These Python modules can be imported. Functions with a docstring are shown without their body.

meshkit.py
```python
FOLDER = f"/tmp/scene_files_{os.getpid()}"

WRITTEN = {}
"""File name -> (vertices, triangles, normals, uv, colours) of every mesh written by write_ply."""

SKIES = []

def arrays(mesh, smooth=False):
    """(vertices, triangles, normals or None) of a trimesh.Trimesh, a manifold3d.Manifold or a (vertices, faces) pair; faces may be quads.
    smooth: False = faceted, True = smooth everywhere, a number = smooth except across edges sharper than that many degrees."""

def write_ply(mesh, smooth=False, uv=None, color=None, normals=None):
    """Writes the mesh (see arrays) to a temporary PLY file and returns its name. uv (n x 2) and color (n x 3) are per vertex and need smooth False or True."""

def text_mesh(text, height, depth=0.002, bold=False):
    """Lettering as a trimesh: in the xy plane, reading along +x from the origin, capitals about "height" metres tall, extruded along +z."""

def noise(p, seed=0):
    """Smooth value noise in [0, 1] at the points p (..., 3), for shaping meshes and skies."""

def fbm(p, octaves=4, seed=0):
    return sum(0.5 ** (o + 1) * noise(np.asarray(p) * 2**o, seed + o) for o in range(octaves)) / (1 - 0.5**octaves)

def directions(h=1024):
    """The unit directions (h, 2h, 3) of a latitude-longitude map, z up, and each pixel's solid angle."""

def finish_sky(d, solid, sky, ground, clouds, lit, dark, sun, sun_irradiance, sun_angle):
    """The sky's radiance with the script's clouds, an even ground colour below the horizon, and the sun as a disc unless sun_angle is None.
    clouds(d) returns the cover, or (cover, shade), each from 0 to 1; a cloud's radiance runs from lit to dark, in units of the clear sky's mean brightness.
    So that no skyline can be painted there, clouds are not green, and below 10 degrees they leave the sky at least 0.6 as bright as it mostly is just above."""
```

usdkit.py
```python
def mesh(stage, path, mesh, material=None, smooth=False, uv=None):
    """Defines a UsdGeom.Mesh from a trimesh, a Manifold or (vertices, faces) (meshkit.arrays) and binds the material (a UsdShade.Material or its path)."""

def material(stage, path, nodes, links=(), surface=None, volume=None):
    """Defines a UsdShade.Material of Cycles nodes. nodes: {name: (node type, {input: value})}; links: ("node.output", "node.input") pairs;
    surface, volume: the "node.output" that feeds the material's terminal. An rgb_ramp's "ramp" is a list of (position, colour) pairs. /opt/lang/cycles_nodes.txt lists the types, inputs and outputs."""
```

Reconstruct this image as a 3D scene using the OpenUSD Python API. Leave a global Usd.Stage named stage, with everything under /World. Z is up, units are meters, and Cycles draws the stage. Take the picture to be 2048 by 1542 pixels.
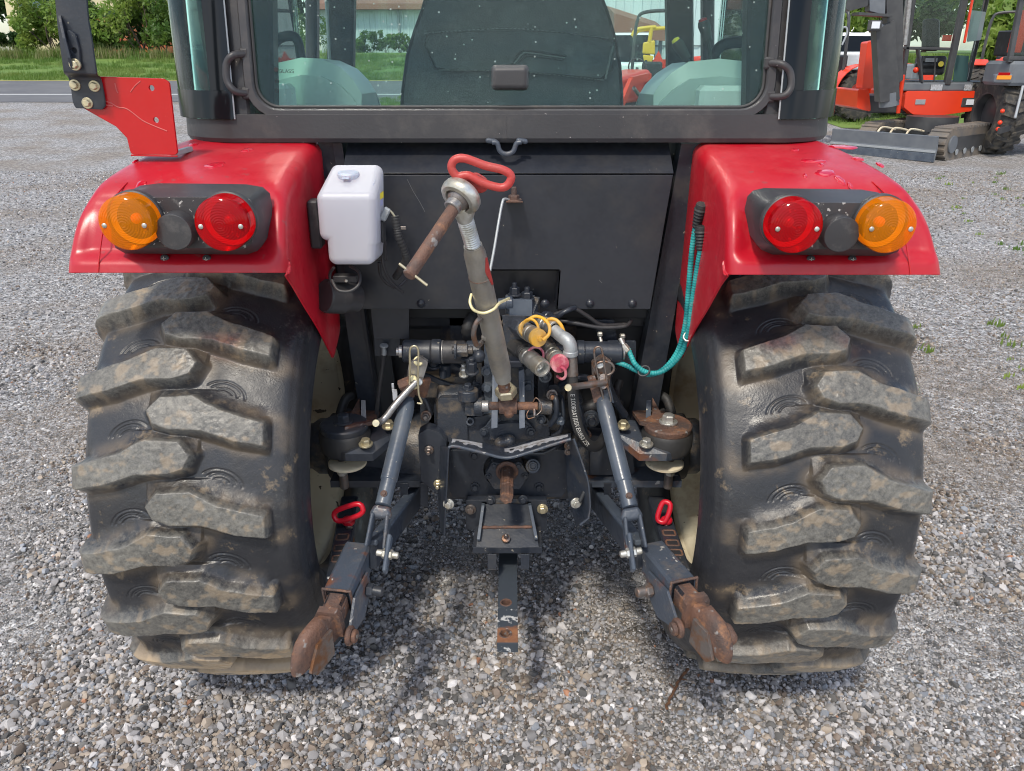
import math, random
import numpy as np, trimesh, usdkit, meshkit
import shapely.geometry as sg
import manifold3d as m3
from pxr import Usd, UsdGeom, UsdLux, UsdShade, Sdf, Gf, Vt

stage = Usd.Stage.CreateInMemory()
UsdGeom.SetStageUpAxis(stage, 'Z'); UsdGeom.SetStageMetersPerUnit(stage, 1.0)
world = UsdGeom.Xform.Define(stage, '/World'); stage.SetDefaultPrim(world.GetPrim())
UsdGeom.Scope.Define(stage, '/World/Looks')

# ---------------------------------------------------------------- camera, sky, sun, exposure
FPX, PITCH, CAMH = 1550.0, math.radians(23.2), 1.64
cam = UsdGeom.Camera.Define(stage, '/World/camera')
cam.CreateHorizontalApertureAttr(36.0); cam.CreateVerticalApertureAttr(36.0 * 771 / 1024)
cam.CreateFocalLengthAttr(36.0 * FPX / 2048)
cam.AddTranslateOp().Set(Gf.Vec3d(0, 0, CAMH)); cam.AddRotateXOp().Set(90 - math.degrees(PITCH))
cam.CreateClippingRangeAttr(Gf.Vec2f(0.02, 2000)); cam.CreateFStopAttr(0.0)
cam.CreateExposureAttr(0.52)
SUN_EL, SUN_AZ = math.radians(55), math.radians(180 + 20)      # azimuth from +y towards +x: behind the camera, a little left
sdir = np.array([math.sin(SUN_AZ) * math.cos(SUN_EL), math.cos(SUN_AZ) * math.cos(SUN_EL), math.sin(SUN_EL)])
dome = UsdLux.DomeLight.Define(stage, '/World/sky')
usdkit.material(stage, '/World/Looks/sky_air', {
    'tc': ('texture_coordinate', {}), 'map': ('mapping', {'scale': (1.0, 1.0, 2.6)}),
    'n': ('noise_texture', {'scale': 2.1, 'detail': 7.0, 'roughness': 0.56}),
    'r': ('map_range', {'from_min': 0.47, 'from_max': 0.62, 'to_min': 0.0, 'to_max': 0.85, 'clamp': True}),
    'sky': ('sky_texture', {'sky_type': 'single_scattering', 'sun_disc': False, 'sun_elevation': SUN_EL, 'sun_rotation': SUN_AZ, 'altitude': 100.0, 'air_density': 1.0, 'aerosol_density': 1.2}),
    'mx': ('mix_color', {'b': (9.5, 9.6, 10.0), 'use_clamp': False}),
    'bg': ('background_shader', {'strength': 0.15})},
    [('tc.generated', 'map.vector'), ('map.vector', 'n.vector'), ('n.fac', 'r.value'), ('r.result', 'mx.fac'), ('sky.color', 'mx.a'), ('mx.result', 'bg.color')], surface='bg.background')
UsdShade.MaterialBindingAPI.Apply(dome.GetPrim()).Bind(UsdShade.Material.Get(stage, '/World/Looks/sky_air'))
dome.GetPrim().SetCustomDataByKey('kind', 'structure')
sun = UsdLux.DistantLight.Define(stage, '/World/sun')
sun.CreateIntensityAttr(0.60); sun.CreateAngleAttr(6.0); sun.CreateNormalizeAttr(True); sun.CreateColorAttr(Gf.Vec3f(1.0, 0.93, 0.81))
_m = Gf.Matrix4d(); _m.SetRotate(Gf.Rotation(Gf.Vec3d(0, 0, 1), Gf.Vec3d(*map(float, sdir)))); sun.AddTransformOp().Set(_m)

# ---------------------------------------------------------------- helpers
CT, ST = math.cos(PITCH), math.sin(PITCH)
def ray(px, py):
    a, b = (px - 1024) / FPX, (771 - py) / FPX
    return np.array([a, CT + b * ST, -ST + b * CT])
def W(px, py, Y):                       # the point at distance Y along the yard that stands at photo pixel (px, py)
    d = ray(px, py); return np.array([0, 0, CAMH]) + d * (Y / d[1])
def Wz(px, py, z):
    d = ray(px, py); return np.array([0, 0, CAMH]) + d * ((z - CAMH) / d[2])
def mpp(px, py, Y):                     # metres per photo pixel there
    p = W(px, py, Y); return (p[1] * CT - (p[2] - CAMH) * ST) / FPX

_used = {}
def unique(base):
    n = _used.get(base, -1) + 1; _used[base] = n
    return base if n == 0 else '%s_%03d' % (base, n)
def custom(prim, **k):
    for a, b in k.items():
        if b: prim.SetCustomDataByKey(a, b)
def thing(name, label, cat, group=None, loc=(0, 0, 0), rz=0):
    x = UsdGeom.Xform.Define(stage, unique('/World/' + name)); x.AddTranslateOp().Set(Gf.Vec3d(*map(float, loc)))
    if rz: x.AddRotateZOp().Set(math.degrees(rz))
    custom(x.GetPrim(), label=label, category=cat, group=group); return str(x.GetPath())
def sub(parent, name, label=None):
    x = UsdGeom.Xform.Define(stage, unique(parent + '/' + name)); custom(x.GetPrim(), label=label); return str(x.GetPath())
def obj(name, mesh, mat, parent='/World', smooth=False, label=None, cat=None, group=None, kind=None, attrs=None):
    p = unique(parent + '/' + name)
    m = usdkit.mesh(stage, p, mesh, '/World/Looks/' + mat, smooth)
    for k, v in (attrs or {}).items():
        UsdGeom.PrimvarsAPI(m).CreatePrimvar(k, Sdf.ValueTypeNames.FloatArray, 'vertex').Set(Vt.FloatArray.FromNumpy(np.asarray(v, np.float32)))
    custom(m.GetPrim(), label=label, category=cat, group=group, kind=kind); return p
def copy_of(src, loc, rz, label=None, group=None):
    was = stage.GetPrimAtPath(src).GetCustomData()
    r = thing(src.split('/')[-1].rstrip('0123456789').rstrip('_'), label or was['label'], was['category'], group or was.get('group'), loc, rz)
    q = stage.GetPrimAtPath(r); q.GetReferences().AddInternalReference(src); q.SetInstanceable(True); return r

def cat(*ms): return trimesh.util.concatenate([m for m in ms if m is not None])
def unit(v): v = np.asarray(v, float); return v / np.linalg.norm(v)
def frame(ax):
    ax = unit(ax); h = np.array([0, 0, 1.]) if abs(ax[2]) < .9 else np.array([0, 1., 0])
    u = unit(np.cross(h, ax)); return u, np.cross(ax, u), ax
def hullm(pts): return trimesh.convex.convex_hull(np.asarray(pts, float))
def obox(c, s, R=None, ch=.003):        # chamfered box, R = three axis rows
    s = np.asarray(s, float) / 2; ch = min(ch, s.min() * .6)
    P = [np.array([a, b, d]) * s - np.array([a, b, d]) * ch * (1 - np.eye(3)[k]) for a in (-1, 1) for b in (-1, 1) for d in (-1, 1) for k in range(3)]
    P = np.array(P)
    if R is not None: P = P @ np.asarray(R)
    return hullm(P + np.asarray(c))
def bbox(lo, hi, ch=.003): lo, hi = np.asarray(lo, float), np.asarray(hi, float); return obox((lo + hi) / 2, abs(hi - lo), None, ch)
def bar(a, b, w, h, up=(0, 0, 1), ch=.003):     # rectangular bar from a to b
    a, b = np.asarray(a, float), np.asarray(b, float); y = unit(b - a); x = unit(np.cross(y, up)); z = np.cross(x, y)
    return obox((a + b) / 2, (w, np.linalg.norm(b - a), h), np.array([x, y, z]), ch)
def loft(rings, closed=True, caps=True):        # rings: (n, m, 3)
    r = np.asarray(rings, float); n, m = r.shape[:2]; f = []
    for i in range(n - 1):
        for j in range(m if closed else m - 1):
            k = (j + 1) % m; a, b, c, d = i * m + j, i * m + k, (i + 1) * m + k, (i + 1) * m + j; f += [(a, b, c), (a, c, d)]
    v = r.reshape(-1, 3)
    if caps and closed:
        v = np.vstack([v, r[0].mean(0), r[-1].mean(0)])
        for j in range(m): k = (j + 1) % m; f += [(n * m, k, j), (n * m + 1, (n - 1) * m + j, (n - 1) * m + k)]
    return trimesh.Trimesh(v, f, process=False)
def tube(pts, r, n=12, closed=False):
    p = np.asarray(pts, float); N = len(p); r = np.broadcast_to(np.asarray(r, float), (N,))
    t = np.gradient(p, axis=0) if not closed else np.roll(p, -1, 0) - np.roll(p, 1, 0)
    t = t / np.linalg.norm(t, axis=1, keepdims=True); u = frame(t[0])[0]; a = np.linspace(0, 2 * np.pi, n, endpoint=False); rings = []
    for i in range(N):
        u = unit(u - t[i] * (u @ t[i])); w = np.cross(t[i], u)
        rings.append(p[i] + r[i] * (np.cos(a)[:, None] * u + np.sin(a)[:, None] * w))
    if closed: rings.append(rings[0])
    return loft(rings, True, not closed)
def spl(pts, k=8, closed=False):
    p = np.asarray(pts, float); n = len(p); out = []
    for i in range(n if closed else n - 1):
        g = (lambda j: p[j % n]) if closed else (lambda j: p[min(max(j, 0), n - 1)])
        a, b, c, d = g(i - 1), g(i), g(i + 1), g(i + 2)
        for s in np.arange(k) / k: out.append(.5 * (2 * b + (c - a) * s + (2 * a - 5 * b + 4 * c - d) * s * s + (3 * b - a - 3 * c + d) * s ** 3))
    if not closed: out.append(p[-1])
    return np.array(out)
def lathe(prof, o, ax, n=28):           # prof: (radius, height along the axis)
    u, v, w = frame(ax); a = np.linspace(0, 2 * np.pi, n, endpoint=False)
    return loft([np.asarray(o) + w * h + max(r, 1e-5) * (np.cos(a)[:, None] * u + np.sin(a)[:, None] * v) for r, h in prof], True, False)
def cyl(a, b, r, n=24, r2=None, ch=.002):
    a, b = np.asarray(a, float), np.asarray(b, float); L = np.linalg.norm(b - a); r2 = r if r2 is None else r2; ch = min(ch, r * .3, L * .3)
    return lathe([(0, 0), (r - ch, 0), (r, ch), (r2, L - ch), (r2 - ch, L), (0, L)], a, b - a, n)
def pipe(a, b, ro, ri, n=28, ch=.0015):
    a, b = np.asarray(a, float), np.asarray(b, float); L = np.linalg.norm(b - a)
    return lathe([(ri, 0), (ro - ch, 0), (ro, ch), (ro, L - ch), (ro - ch, L), (ri, L), (ri, 0)], a, b - a, n)
def bolt(p, ax, s=.009, h=.008, washer=True):
    p = np.asarray(p, float); ax = unit(ax); u, v, w = frame(ax); rg = random.Random(round(p[0] * 1e5)); o = rg.random(); R = []
    for r, hh in ((s, 0), (s, h * .8), (s * .82, h), (0.001, h)):
        a = np.arange(6) * np.pi / 3 + o; R.append(p + w * (hh + .002) + r * (np.cos(a)[:, None] * u + np.sin(a)[:, None] * v))
    return cat(loft(R), cyl(p - w * .003, p + w * .0022, s * 1.45, 20, ch=.0007) if washer else None)
def ext(poly, h):
    if not isinstance(poly, sg.Polygon): poly = sg.Polygon(poly)
    return trimesh.creation.extrude_polygon(poly.buffer(0), h, engine='earcut')
def prism(pts, o, u, v, h, holes=()):   # 2-D polygon in the plane o + x u + y v, thickness h along u x v
    m = ext(sg.Polygon(pts, holes), h); u, v = unit(u), unit(v); w = np.cross(u, v)
    m.vertices = np.asarray(o) + m.vertices @ np.array([u, v, w]); return m
def rnd(poly, r, n=5):                  # polygon with rounded corners
    p = sg.Polygon(poly) if not isinstance(poly, sg.Polygon) else poly
    return p.buffer(-r, quad_segs=n).buffer(r, quad_segs=n)
def plate(px, Y, t, r=.004, holes=(), chamfer=.0015):      # upright plate: outline given by where its corners stand in the view, at distance Y, t metres deep
    P = [W(a, b, Y) for a, b in px]; poly = rnd([(p[0], p[2]) for p in P], r) if r else sg.Polygon([(p[0], p[2]) for p in P])
    for hx, hy, hr in holes:
        c = W(hx, hy, Y); poly = poly.difference(sg.Point(c[0], c[2]).buffer(hr, quad_segs=6))
    if poly.geom_type != 'Polygon': poly = max(poly.geoms, key=lambda g: g.area)
    m = ext(poly, t); v = m.vertices
    m.vertices = np.stack([v[:, 0], Y + v[:, 2], v[:, 1]], 1); m.invert(); return m
def plate3(px, Ys, t):                  # plate whose corners each have their own distance (convex outline)
    P = np.array([W(a, b, y) for (a, b), y in zip(px, Ys)]); n = unit(np.cross(P[1] - P[0], P[2] - P[0])); n = n if n[1] > 0 else -n
    return hullm(np.vstack([P, P + n * t]))
def rbox(pts, r, n=2):                  # hull of spheres at the points
    s = trimesh.creation.icosphere(n, r).vertices
    return hullm(np.vstack([s + np.asarray(p) for p in pts]))
def shell(grid, t):                     # closed sheet of thickness t from a grid of points (n, m, 3); t > 0 goes against the normals
    g = np.asarray(grid, float); n, m = g.shape[:2]
    f = []
    for i in range(n - 1):
        for j in range(m - 1):
            a, b, c, d = i * m + j, i * m + j + 1, (i + 1) * m + j + 1, (i + 1) * m + j; f += [(a, b, c), (a, c, d)]
    f = np.array(f); v = g.reshape(-1, 3); N = np.zeros_like(v); fn = np.cross(v[f[:, 1]] - v[f[:, 0]], v[f[:, 2]] - v[f[:, 0]])
    for k in range(3): np.add.at(N, f[:, k], fn)
    N /= np.maximum(np.linalg.norm(N, axis=1, keepdims=True), 1e-12); k = n * m
    edge = [(0, j) for j in range(m)] + [(i, m - 1) for i in range(1, n)] + [(n - 1, j) for j in range(m - 2, -1, -1)] + [(i, 0) for i in range(n - 2, 0, -1)]
    e = [i * m + j for i, j in edge]; s = []
    for a, b in zip(e, e[1:] + e[:1]): s += [(b, a, a + k), (b, a + k, b + k)]
    return trimesh.Trimesh(np.vstack([v, v - N * t]), np.vstack([f, f[:, ::-1] + k, s]), process=False)
def sstep(a, b, x): t = np.clip((x - a) / (b - a), 0, 1); return t * t * (3 - 2 * t)

# ---------------------------------------------------------------- materials
def look(name, col, rough=.5, metal=0., col2=None, vs=6., vr=(.4, .62), dust=None, da=.5, ds=14., dr=(.5, .68), bump=0., bs=300., bev=.0015, rv=0., attr=None, acol=None, ar=(.2, .8), specks=None, sr=(.62, .66), ss=70., obj=False, rnd_=0., attr2=None, acol2=None, **kw):
    N = {'p': ('principled_bsdf', dict(roughness=rough, metallic=metal, **kw))}; L = []
    if obj: N['g'] = ('texture_coordinate', {}); pos = 'g.object'
    else: N['g'] = ('geometry', {}); pos = 'g.position'
    N['c0'] = ('color', {'value': col}); cur = 'c0.color'
    def layer(tag, colour, scale, rng, amt, det=5., ro=.6):
        nonlocal cur
        N['n' + tag] = ('noise_texture', {'scale': scale, 'detail': det, 'roughness': ro})
        N['m' + tag] = ('map_range', {'from_min': rng[0], 'from_max': rng[1], 'to_min': 0., 'to_max': amt, 'clamp': True})
        N['x' + tag] = ('mix_color', {'b': colour, 'use_clamp': False})
        L.extend([(pos, f'n{tag}.vector'), (f'n{tag}.fac', f'm{tag}.value'), (f'm{tag}.result', f'x{tag}.fac'), (cur, f'x{tag}.a')]); cur = f'x{tag}.result'
    if col2 is not None: layer('a', col2, vs, vr, 1.)
    if attr:
        N['at'] = ('attribute', {'attribute': attr}); N['an'] = ('noise_texture', {'scale': 75., 'detail': 9., 'roughness': .85})
        N['am'] = ('math', {'math_type': 'multiply_add', 'value2': 1.9}); N['as'] = ('math', {'math_type': 'add', 'value2': -.55})
        N['ac'] = ('map_range', {'from_min': ar[0], 'from_max': ar[1], 'to_min': 0., 'to_max': 1., 'clamp': True}); N['ax'] = ('mix_color', {'b': acol, 'use_clamp': False})
        L.extend([(pos, 'an.vector'), ('an.fac', 'as.value1'), ('as.value', 'am.value1'), ('at.fac', 'am.value3'), ('am.value', 'ac.value'), ('ac.result', 'ax.fac'), (cur, 'ax.a')]); cur = 'ax.result'
    if attr2:
        N['bt'] = ('attribute', {'attribute': attr2}); N['bx'] = ('mix_color', {'b': acol2, 'use_clamp': False}); L.extend([('bt.fac', 'bx.fac'), (cur, 'bx.a')]); cur = 'bx.result'
    if dust is not None: layer('d', dust, ds, dr, da, 7., .7)
    if specks is not None: layer('s', specks, ss, sr, 1., 2., .5)
    if rnd_:
        N['oi'] = ('object_info', {}); N['om'] = ('map_range', {'from_min': 0., 'from_max': 1., 'to_min': 1 - rnd_, 'to_max': 1 + rnd_}); N['oh'] = ('hsv', {})
        L.extend([('oi.random', 'om.value'), ('om.result', 'oh.value'), (cur, 'oh.color')]); cur = 'oh.color'
    L.append((cur, 'p.base_color'))
    if rv:
        N['rn'] = ('noise_texture', {'scale': 9., 'detail': 6., 'roughness': .65}); N['rm'] = ('map_range', {'from_min': .35, 'from_max': .68, 'to_min': max(rough - rv, .03), 'to_max': min(rough + rv, 1.), 'clamp': True})
        L.extend([(pos, 'rn.vector'), ('rn.fac', 'rm.value'), ('rm.result', 'p.roughness')])
    if bev: N['bv'] = ('bevel', {'radius': bev, 'samples': 4})
    if bump:
        N['bn'] = ('noise_texture', {'scale': bs, 'detail': 5., 'roughness': .6}); N['bu'] = ('bump', {'strength': 1., 'distance': bump})
        L.extend([(pos, 'bn.vector'), ('bn.fac', 'bu.height'), ('bu.normal', 'p.normal')])
        if bev: L.append(('bv.bevel', 'bu.normal'))
    elif bev: L.append(('bv.bevel', 'p.normal'))
    usdkit.material(stage, '/World/Looks/' + name, N, L, surface='p.BSDF'); return name

TAN = (.30, .22, .13); RUST = (.20, .075, .03)
look('charcoal_paint', (.017, .021, .029), .36, col2=(.026, .030, .038), vs=4, dust=(.12, .10, .075), da=.3, ds=9, dr=(.52, .75), bump=.0004, bs=160, rv=.14, specks=(.20, .18, .145), sr=(.72, .76), ss=90)
look('cast_paint', (.027, .033, .043), .33, col2=(.034, .037, .045), vs=5, dust=(.19, .145, .095), da=.8, ds=13, dr=(.50, .70), bump=.0012, bs=260, rv=.12)
look('panel_paint', (.014, .016, .021), .34, col2=(.018, .020, .026), vs=2.2, dust=(.10, .085, .065), da=.28, ds=4, dr=(.5, .78), rv=.10, bump=.00025, bs=60, specks=(.20, .18, .15), sr=(.76, .78), ss=60)
look('blue_grey_paint', (.046, .058, .078), .32, col2=(.075, .09, .11), vs=7, dust=(.16, .13, .09), da=.3, ds=12, dr=(.56, .76), rv=.1, bump=.0003, bs=120, specks=(.36, .34, .29), sr=(.71, .74), ss=60)
look('worn_paint', (.045, .055, .072), .42, col2=(.12, .05, .028), vs=14, vr=(.56, .68), dust=(.2, .15, .1), da=.3, ds=22, dr=(.52, .7), rv=.15, bump=.0012, bs=120, specks=(.3, .29, .27), sr=(.70, .73), ss=50)
look('cab_paint', (.024, .0225, .024), .5, col2=(.031, .029, .030), vs=3, dust=(.14, .12, .1), da=.3, ds=7, dr=(.52, .75), bump=.0004, bs=140, rv=.1, specks=(.22, .2, .19), sr=(.74, .77), ss=110)
look('red_plastic', (.38, .005, .013), .38, col2=(.36, .005, .016), vs=1.5, dust=(.42, .08, .075), da=.5, ds=7, dr=(.50, .75), rv=.12, specks=(.30, .03, .035), sr=(.70, .74), ss=38, bump=.00012, bs=500, bev=.003)
look('red_enamel', (.42, .0025, .006), .22, col2=(.38, .0025, .006), vs=3, rv=.08, bump=.00015, bs=30, dust=(.62, .12, .09), da=.5, ds=30, dr=(.68, .74))
look('pin_red', (.40, .040, .034), .42, col2=(.36, .05, .04), vs=20, dust=(.16, .05, .03), da=.7, ds=40, dr=(.64, .7), bump=.0012, bs=90)
look('pin_red_new', (.46, .008, .02), .3, col2=(.56, .01, .025), vs=20, bump=.0003, bs=60)
look('rusty_steel', (.125, .062, .040), .72, col2=(.060, .040, .034), vs=16, vr=(.38, .62), dust=(.26, .12, .055), da=.65, ds=35, dr=(.52, .66), bump=.0025, bs=160, rv=.15, specks=(.20, .185, .175), sr=(.67, .73), ss=40)
look('dry_mud', (.26, .19, .115), .9, col2=(.19, .14, .09), vs=40, bump=.003, bs=120, bev=0)
look('twig_brown', (.12, .055, .025), .8, col2=(.07, .035, .02), vs=60, bev=0)
look('worn_steel', (.20, .175, .16), .42, metal=.75, col2=(.21, .10, .05), vs=18, vr=(.48, .62), dust=(.28, .14, .07), da=.6, ds=40, dr=(.56, .68), bump=.0012, bs=140, rv=.15)
look('bare_steel', (.40, .39, .38), .38, metal=.85, col2=(.28, .265, .25), vs=20, dust=(.24, .17, .11), da=.45, ds=45, dr=(.56, .7), bump=.0006, bs=200, rv=.12)
look('link_steel', (.27, .25, .215), .38, metal=.3, col2=(.17, .15, .125), vs=8, dust=(.30, .25, .17), da=.5, ds=26, dr=(.48, .7), bump=.0008, bs=150, rv=.14)
look('zinc', (.55, .54, .50), .38, metal=.8, col2=(.40, .37, .30), vs=25, dust=(.32, .25, .16), da=.5, ds=50, dr=(.58, .7), bump=.0003, bs=300, rv=.1)
look('galvanised', (.30, .32, .33), .5, metal=.45, col2=(.34, .35, .35), vs=30, bump=.0006, bs=240, rv=.1)
look('brass_zinc', (.52, .45, .29), .34, metal=.75, col2=(.45, .40, .28), vs=30, dust=(.28, .19, .10), da=.55, ds=60, dr=(.57, .7), rv=.1)
look('yellow_pin', (.78, .68, .36), .4, metal=.2, col2=(.7, .62, .36), vs=30)
look('yellow_cap', (.72, .36, .02), .5, col2=(.66, .40, .12), vs=25, dust=(.40, .24, .08), da=.4, ds=40, bump=.0003, bs=200)
look('pink_cap', (.42, .06, .10), .55, col2=(.66, .28, .30), vs=32, vr=(.45, .6), dust=(.5, .3, .2), da=.4, ds=50, bump=.0003, bs=200)
look('black_rubber', (.018, .018, .019), .6, col2=(.03, .029, .028), vs=9, dust=(.14, .11, .08), da=.35, ds=16, dr=(.54, .74), bump=.0004, bs=300)
look('black_plastic', (.026, .025, .027), .48, col2=(.036, .035, .036), vs=5, dust=(.14, .13, .12), da=.35, ds=20, dr=(.56, .72), bump=.0003, bs=400)
look('lamp_plastic', (.030, .028, .030), .42, col2=(.042, .04, .042), vs=8, specks=(.36, .35, .33), sr=(.645, .665), ss=110, dust=(.22, .21, .20), da=.6, ds=18, dr=(.55, .68), bump=.0002, bs=400)
look('white_bottle', (.355, .352, .385), .42, subsurface_weight=.25, subsurface_scale=.03, subsurface_radius=(.8, .8, 1.), bump=.0002, bs=60, bev=0)
look('white_cap', (.38, .39, .46), .4, subsurface_weight=.2, subsurface_scale=.02, bump=.0014, bs=190, bev=0)
def lens(name, tint, body):
    usdkit.material(stage, '/World/Looks/' + name, {'t': ('transparent_bsdf', {'color': tint}), 'p': ('principled_bsdf', {'base_color': body, 'roughness': .07, 'specular_ior_level': .5}), 'm': ('mix_closure', {'fac': .42})}, [('t.BSDF', 'm.closure1'), ('p.BSDF', 'm.closure2')], surface='m.closure')
look('scratch', (.50, .10, .09), .5, bev=0); look('scratch_grey', (.10, .10, .10), .5, bev=0)
lens('amber_lens', (.98, .44, .012), (.64, .19, .001)); lens('red_lens', (.86, .008, .018), (.45, .001, .005))
look('reflector', (.80, .80, .80), .25, metal=.35, bev=0)
look('teal_hose', (.008, .17, .18), .5, col2=(.03, .33, .32), vs=30, dust=(.3, .3, .24), da=.4, ds=40, dr=(.56, .7), bev=0)
look('cream_rim', (.66, .60, .45), .5, col2=(.58, .50, .35), vs=4, dust=(.34, .22, .11), da=.75, ds=7, dr=(.5, .68), specks=(.06, .045, .03), sr=(.68, .71), ss=35, bump=.0003, bs=100)
look('seat_vinyl', (.009, .010, .011), .45, col2=(.013, .014, .015), vs=5, bump=.0006, bs=240, dust=(.10, .10, .10), da=.25, ds=10)
look('interior_grey', (.50, .54, .52), .42, col2=(.45, .50, .48), vs=3, bump=.0002, bs=300)
look('interior_black', (.022, .023, .025), .55)
look('sticker_white', (.42, .43, .46), .5, col2=(.34, .34, .35), vs=30, dust=(.12, .10, .08), da=.8, ds=40, dr=(.50, .60), bev=0)
look('sticker_yellow', (.75, .6, .05), .5, bev=0); look('sticker_blue', (.33, .33, .5), .5, bev=0)
look('print_white', (.52, .50, .45), .6, dust=(.2, .17, .13), da=.8, ds=90, dr=(.55, .66), bev=0); look('print_black', (.012, .012, .013), .5, bev=0)
look('white_console', (.78, .82, .80), .4, bev=.003)
look('black_glass', (.004, .005, .006), .12, specular_ior_level=.25, bev=0)
look('steel_track', (.11, .10, .09), .6, col2=(.16, .13, .10), vs=5, bump=.002, bs=60)
look('orange_red', (.68, .045, .012), .32, col2=(.62, .04, .012), vs=2, bev=.004)
look('machine_black', (.030, .030, .032), .4, col2=(.05, .05, .05), vs=3, bev=.004)
look('machine_grey', (.10, .11, .125), .42, col2=(.13, .14, .15), vs=3, bev=.004)
look('dusty_tyre', (.075, .070, .060), .85, col2=(.13, .115, .09), vs=5, bev=0)
look('clean_white', (.72, .73, .74), .4, bev=.004); look('amber_plain', (.8, .25, .01), .3, bev=0); look('yellow_paint', (.7, .42, .03), .4, bev=.004)
look('cream_paint', (.62, .54, .34), .5, col2=(.56, .48, .30), vs=.6, bev=0); look('tan_rust', (.48, .12, .05), .7, col2=(.40, .16, .08), vs=1.5, bev=0)
look('window_teal', (.05, .10, .10), .12, bev=0); look('dark_green', (.02, .045, .04), .5, bev=0); look('sign_blue', (.06, .12, .30), .5, bev=0)
look('white_siding', (.58, .63, .64), .5, col2=(.52, .57, .58), vs=.4, bev=0); look('brown_roof', (.26, .105, .065), .6, col2=(.22, .09, .06), vs=.5, bev=0)
look('lamp_lens', (.6, .62, .65), .2, bev=0)

def glass(name, tint, dirt, amt, scale=40., rng=(.56, .72), rough=0.02, spots=True):
    N = {'g': ('geometry', {}), 't': ('transparent_bsdf', {'color': tint}), 'gl': ('glossy_bsdf', {'color': (.9, .95, .95), 'roughness': rough}), 'fr': ('fresnel', {'IOR': 1.28}),
         'm1': ('mix_closure', {}), 'd': ('diffuse_bsdf', {'color': dirt}), 'n': ('noise_texture', {'scale': scale, 'detail': 8., 'roughness': .75}),
         'mr': ('map_range', {'from_min': rng[0], 'from_max': rng[1], 'to_min': amt * .18, 'to_max': amt, 'clamp': True}), 'm2': ('mix_closure', {})}
    L = [('fr.fac', 'm1.fac'), ('t.BSDF', 'm1.closure1'), ('gl.BSDF', 'm1.closure2'), ('g.position', 'n.vector'), ('n.fac', 'mr.value'), ('m1.closure', 'm2.closure1'), ('d.BSDF', 'm2.closure2')]
    if spots:
        N['v'] = ('voronoi_texture', {'scale': 55., 'randomness': 1.}); N['vm'] = ('map_range', {'from_min': .10, 'from_max': .13, 'to_min': .55, 'to_max': 0., 'clamp': True})
        N['wn'] = ('separate_xyz', {}); N['w1'] = ('math', {'math_type': 'greater_than', 'value2': .8}); N['w2'] = ('math', {'math_type': 'multiply'}); N['mxx'] = ('math', {'math_type': 'maximum'})
        L += [('g.position', 'v.vector'), ('v.distance', 'vm.value'), ('v.color', 'wn.vector'), ('wn.x', 'w1.value1'), ('w1.value', 'w2.value1'), ('vm.result', 'w2.value2'), ('w2.value', 'mxx.value1'), ('mr.result', 'mxx.value2'), ('mxx.value', 'm2.fac')]
    else: L.append(('mr.result', 'm2.fac'))
    usdkit.material(stage, '/World/Looks/' + name, N, L, surface='m2.closure'); return name
glass('cab_glass', (.82, .925, .895), (.30, .36, .33), .035)
glass('corner_glass', (.66, .85, .77), (.3, .36, .33), .02, spots=False)
glass('clear_glass', (.90, .965, .95), (.3, .34, .32), .08, spots=False)
look('wet_red', (.40, .004, .016), .06, coat_weight=.6, bev=0)
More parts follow.
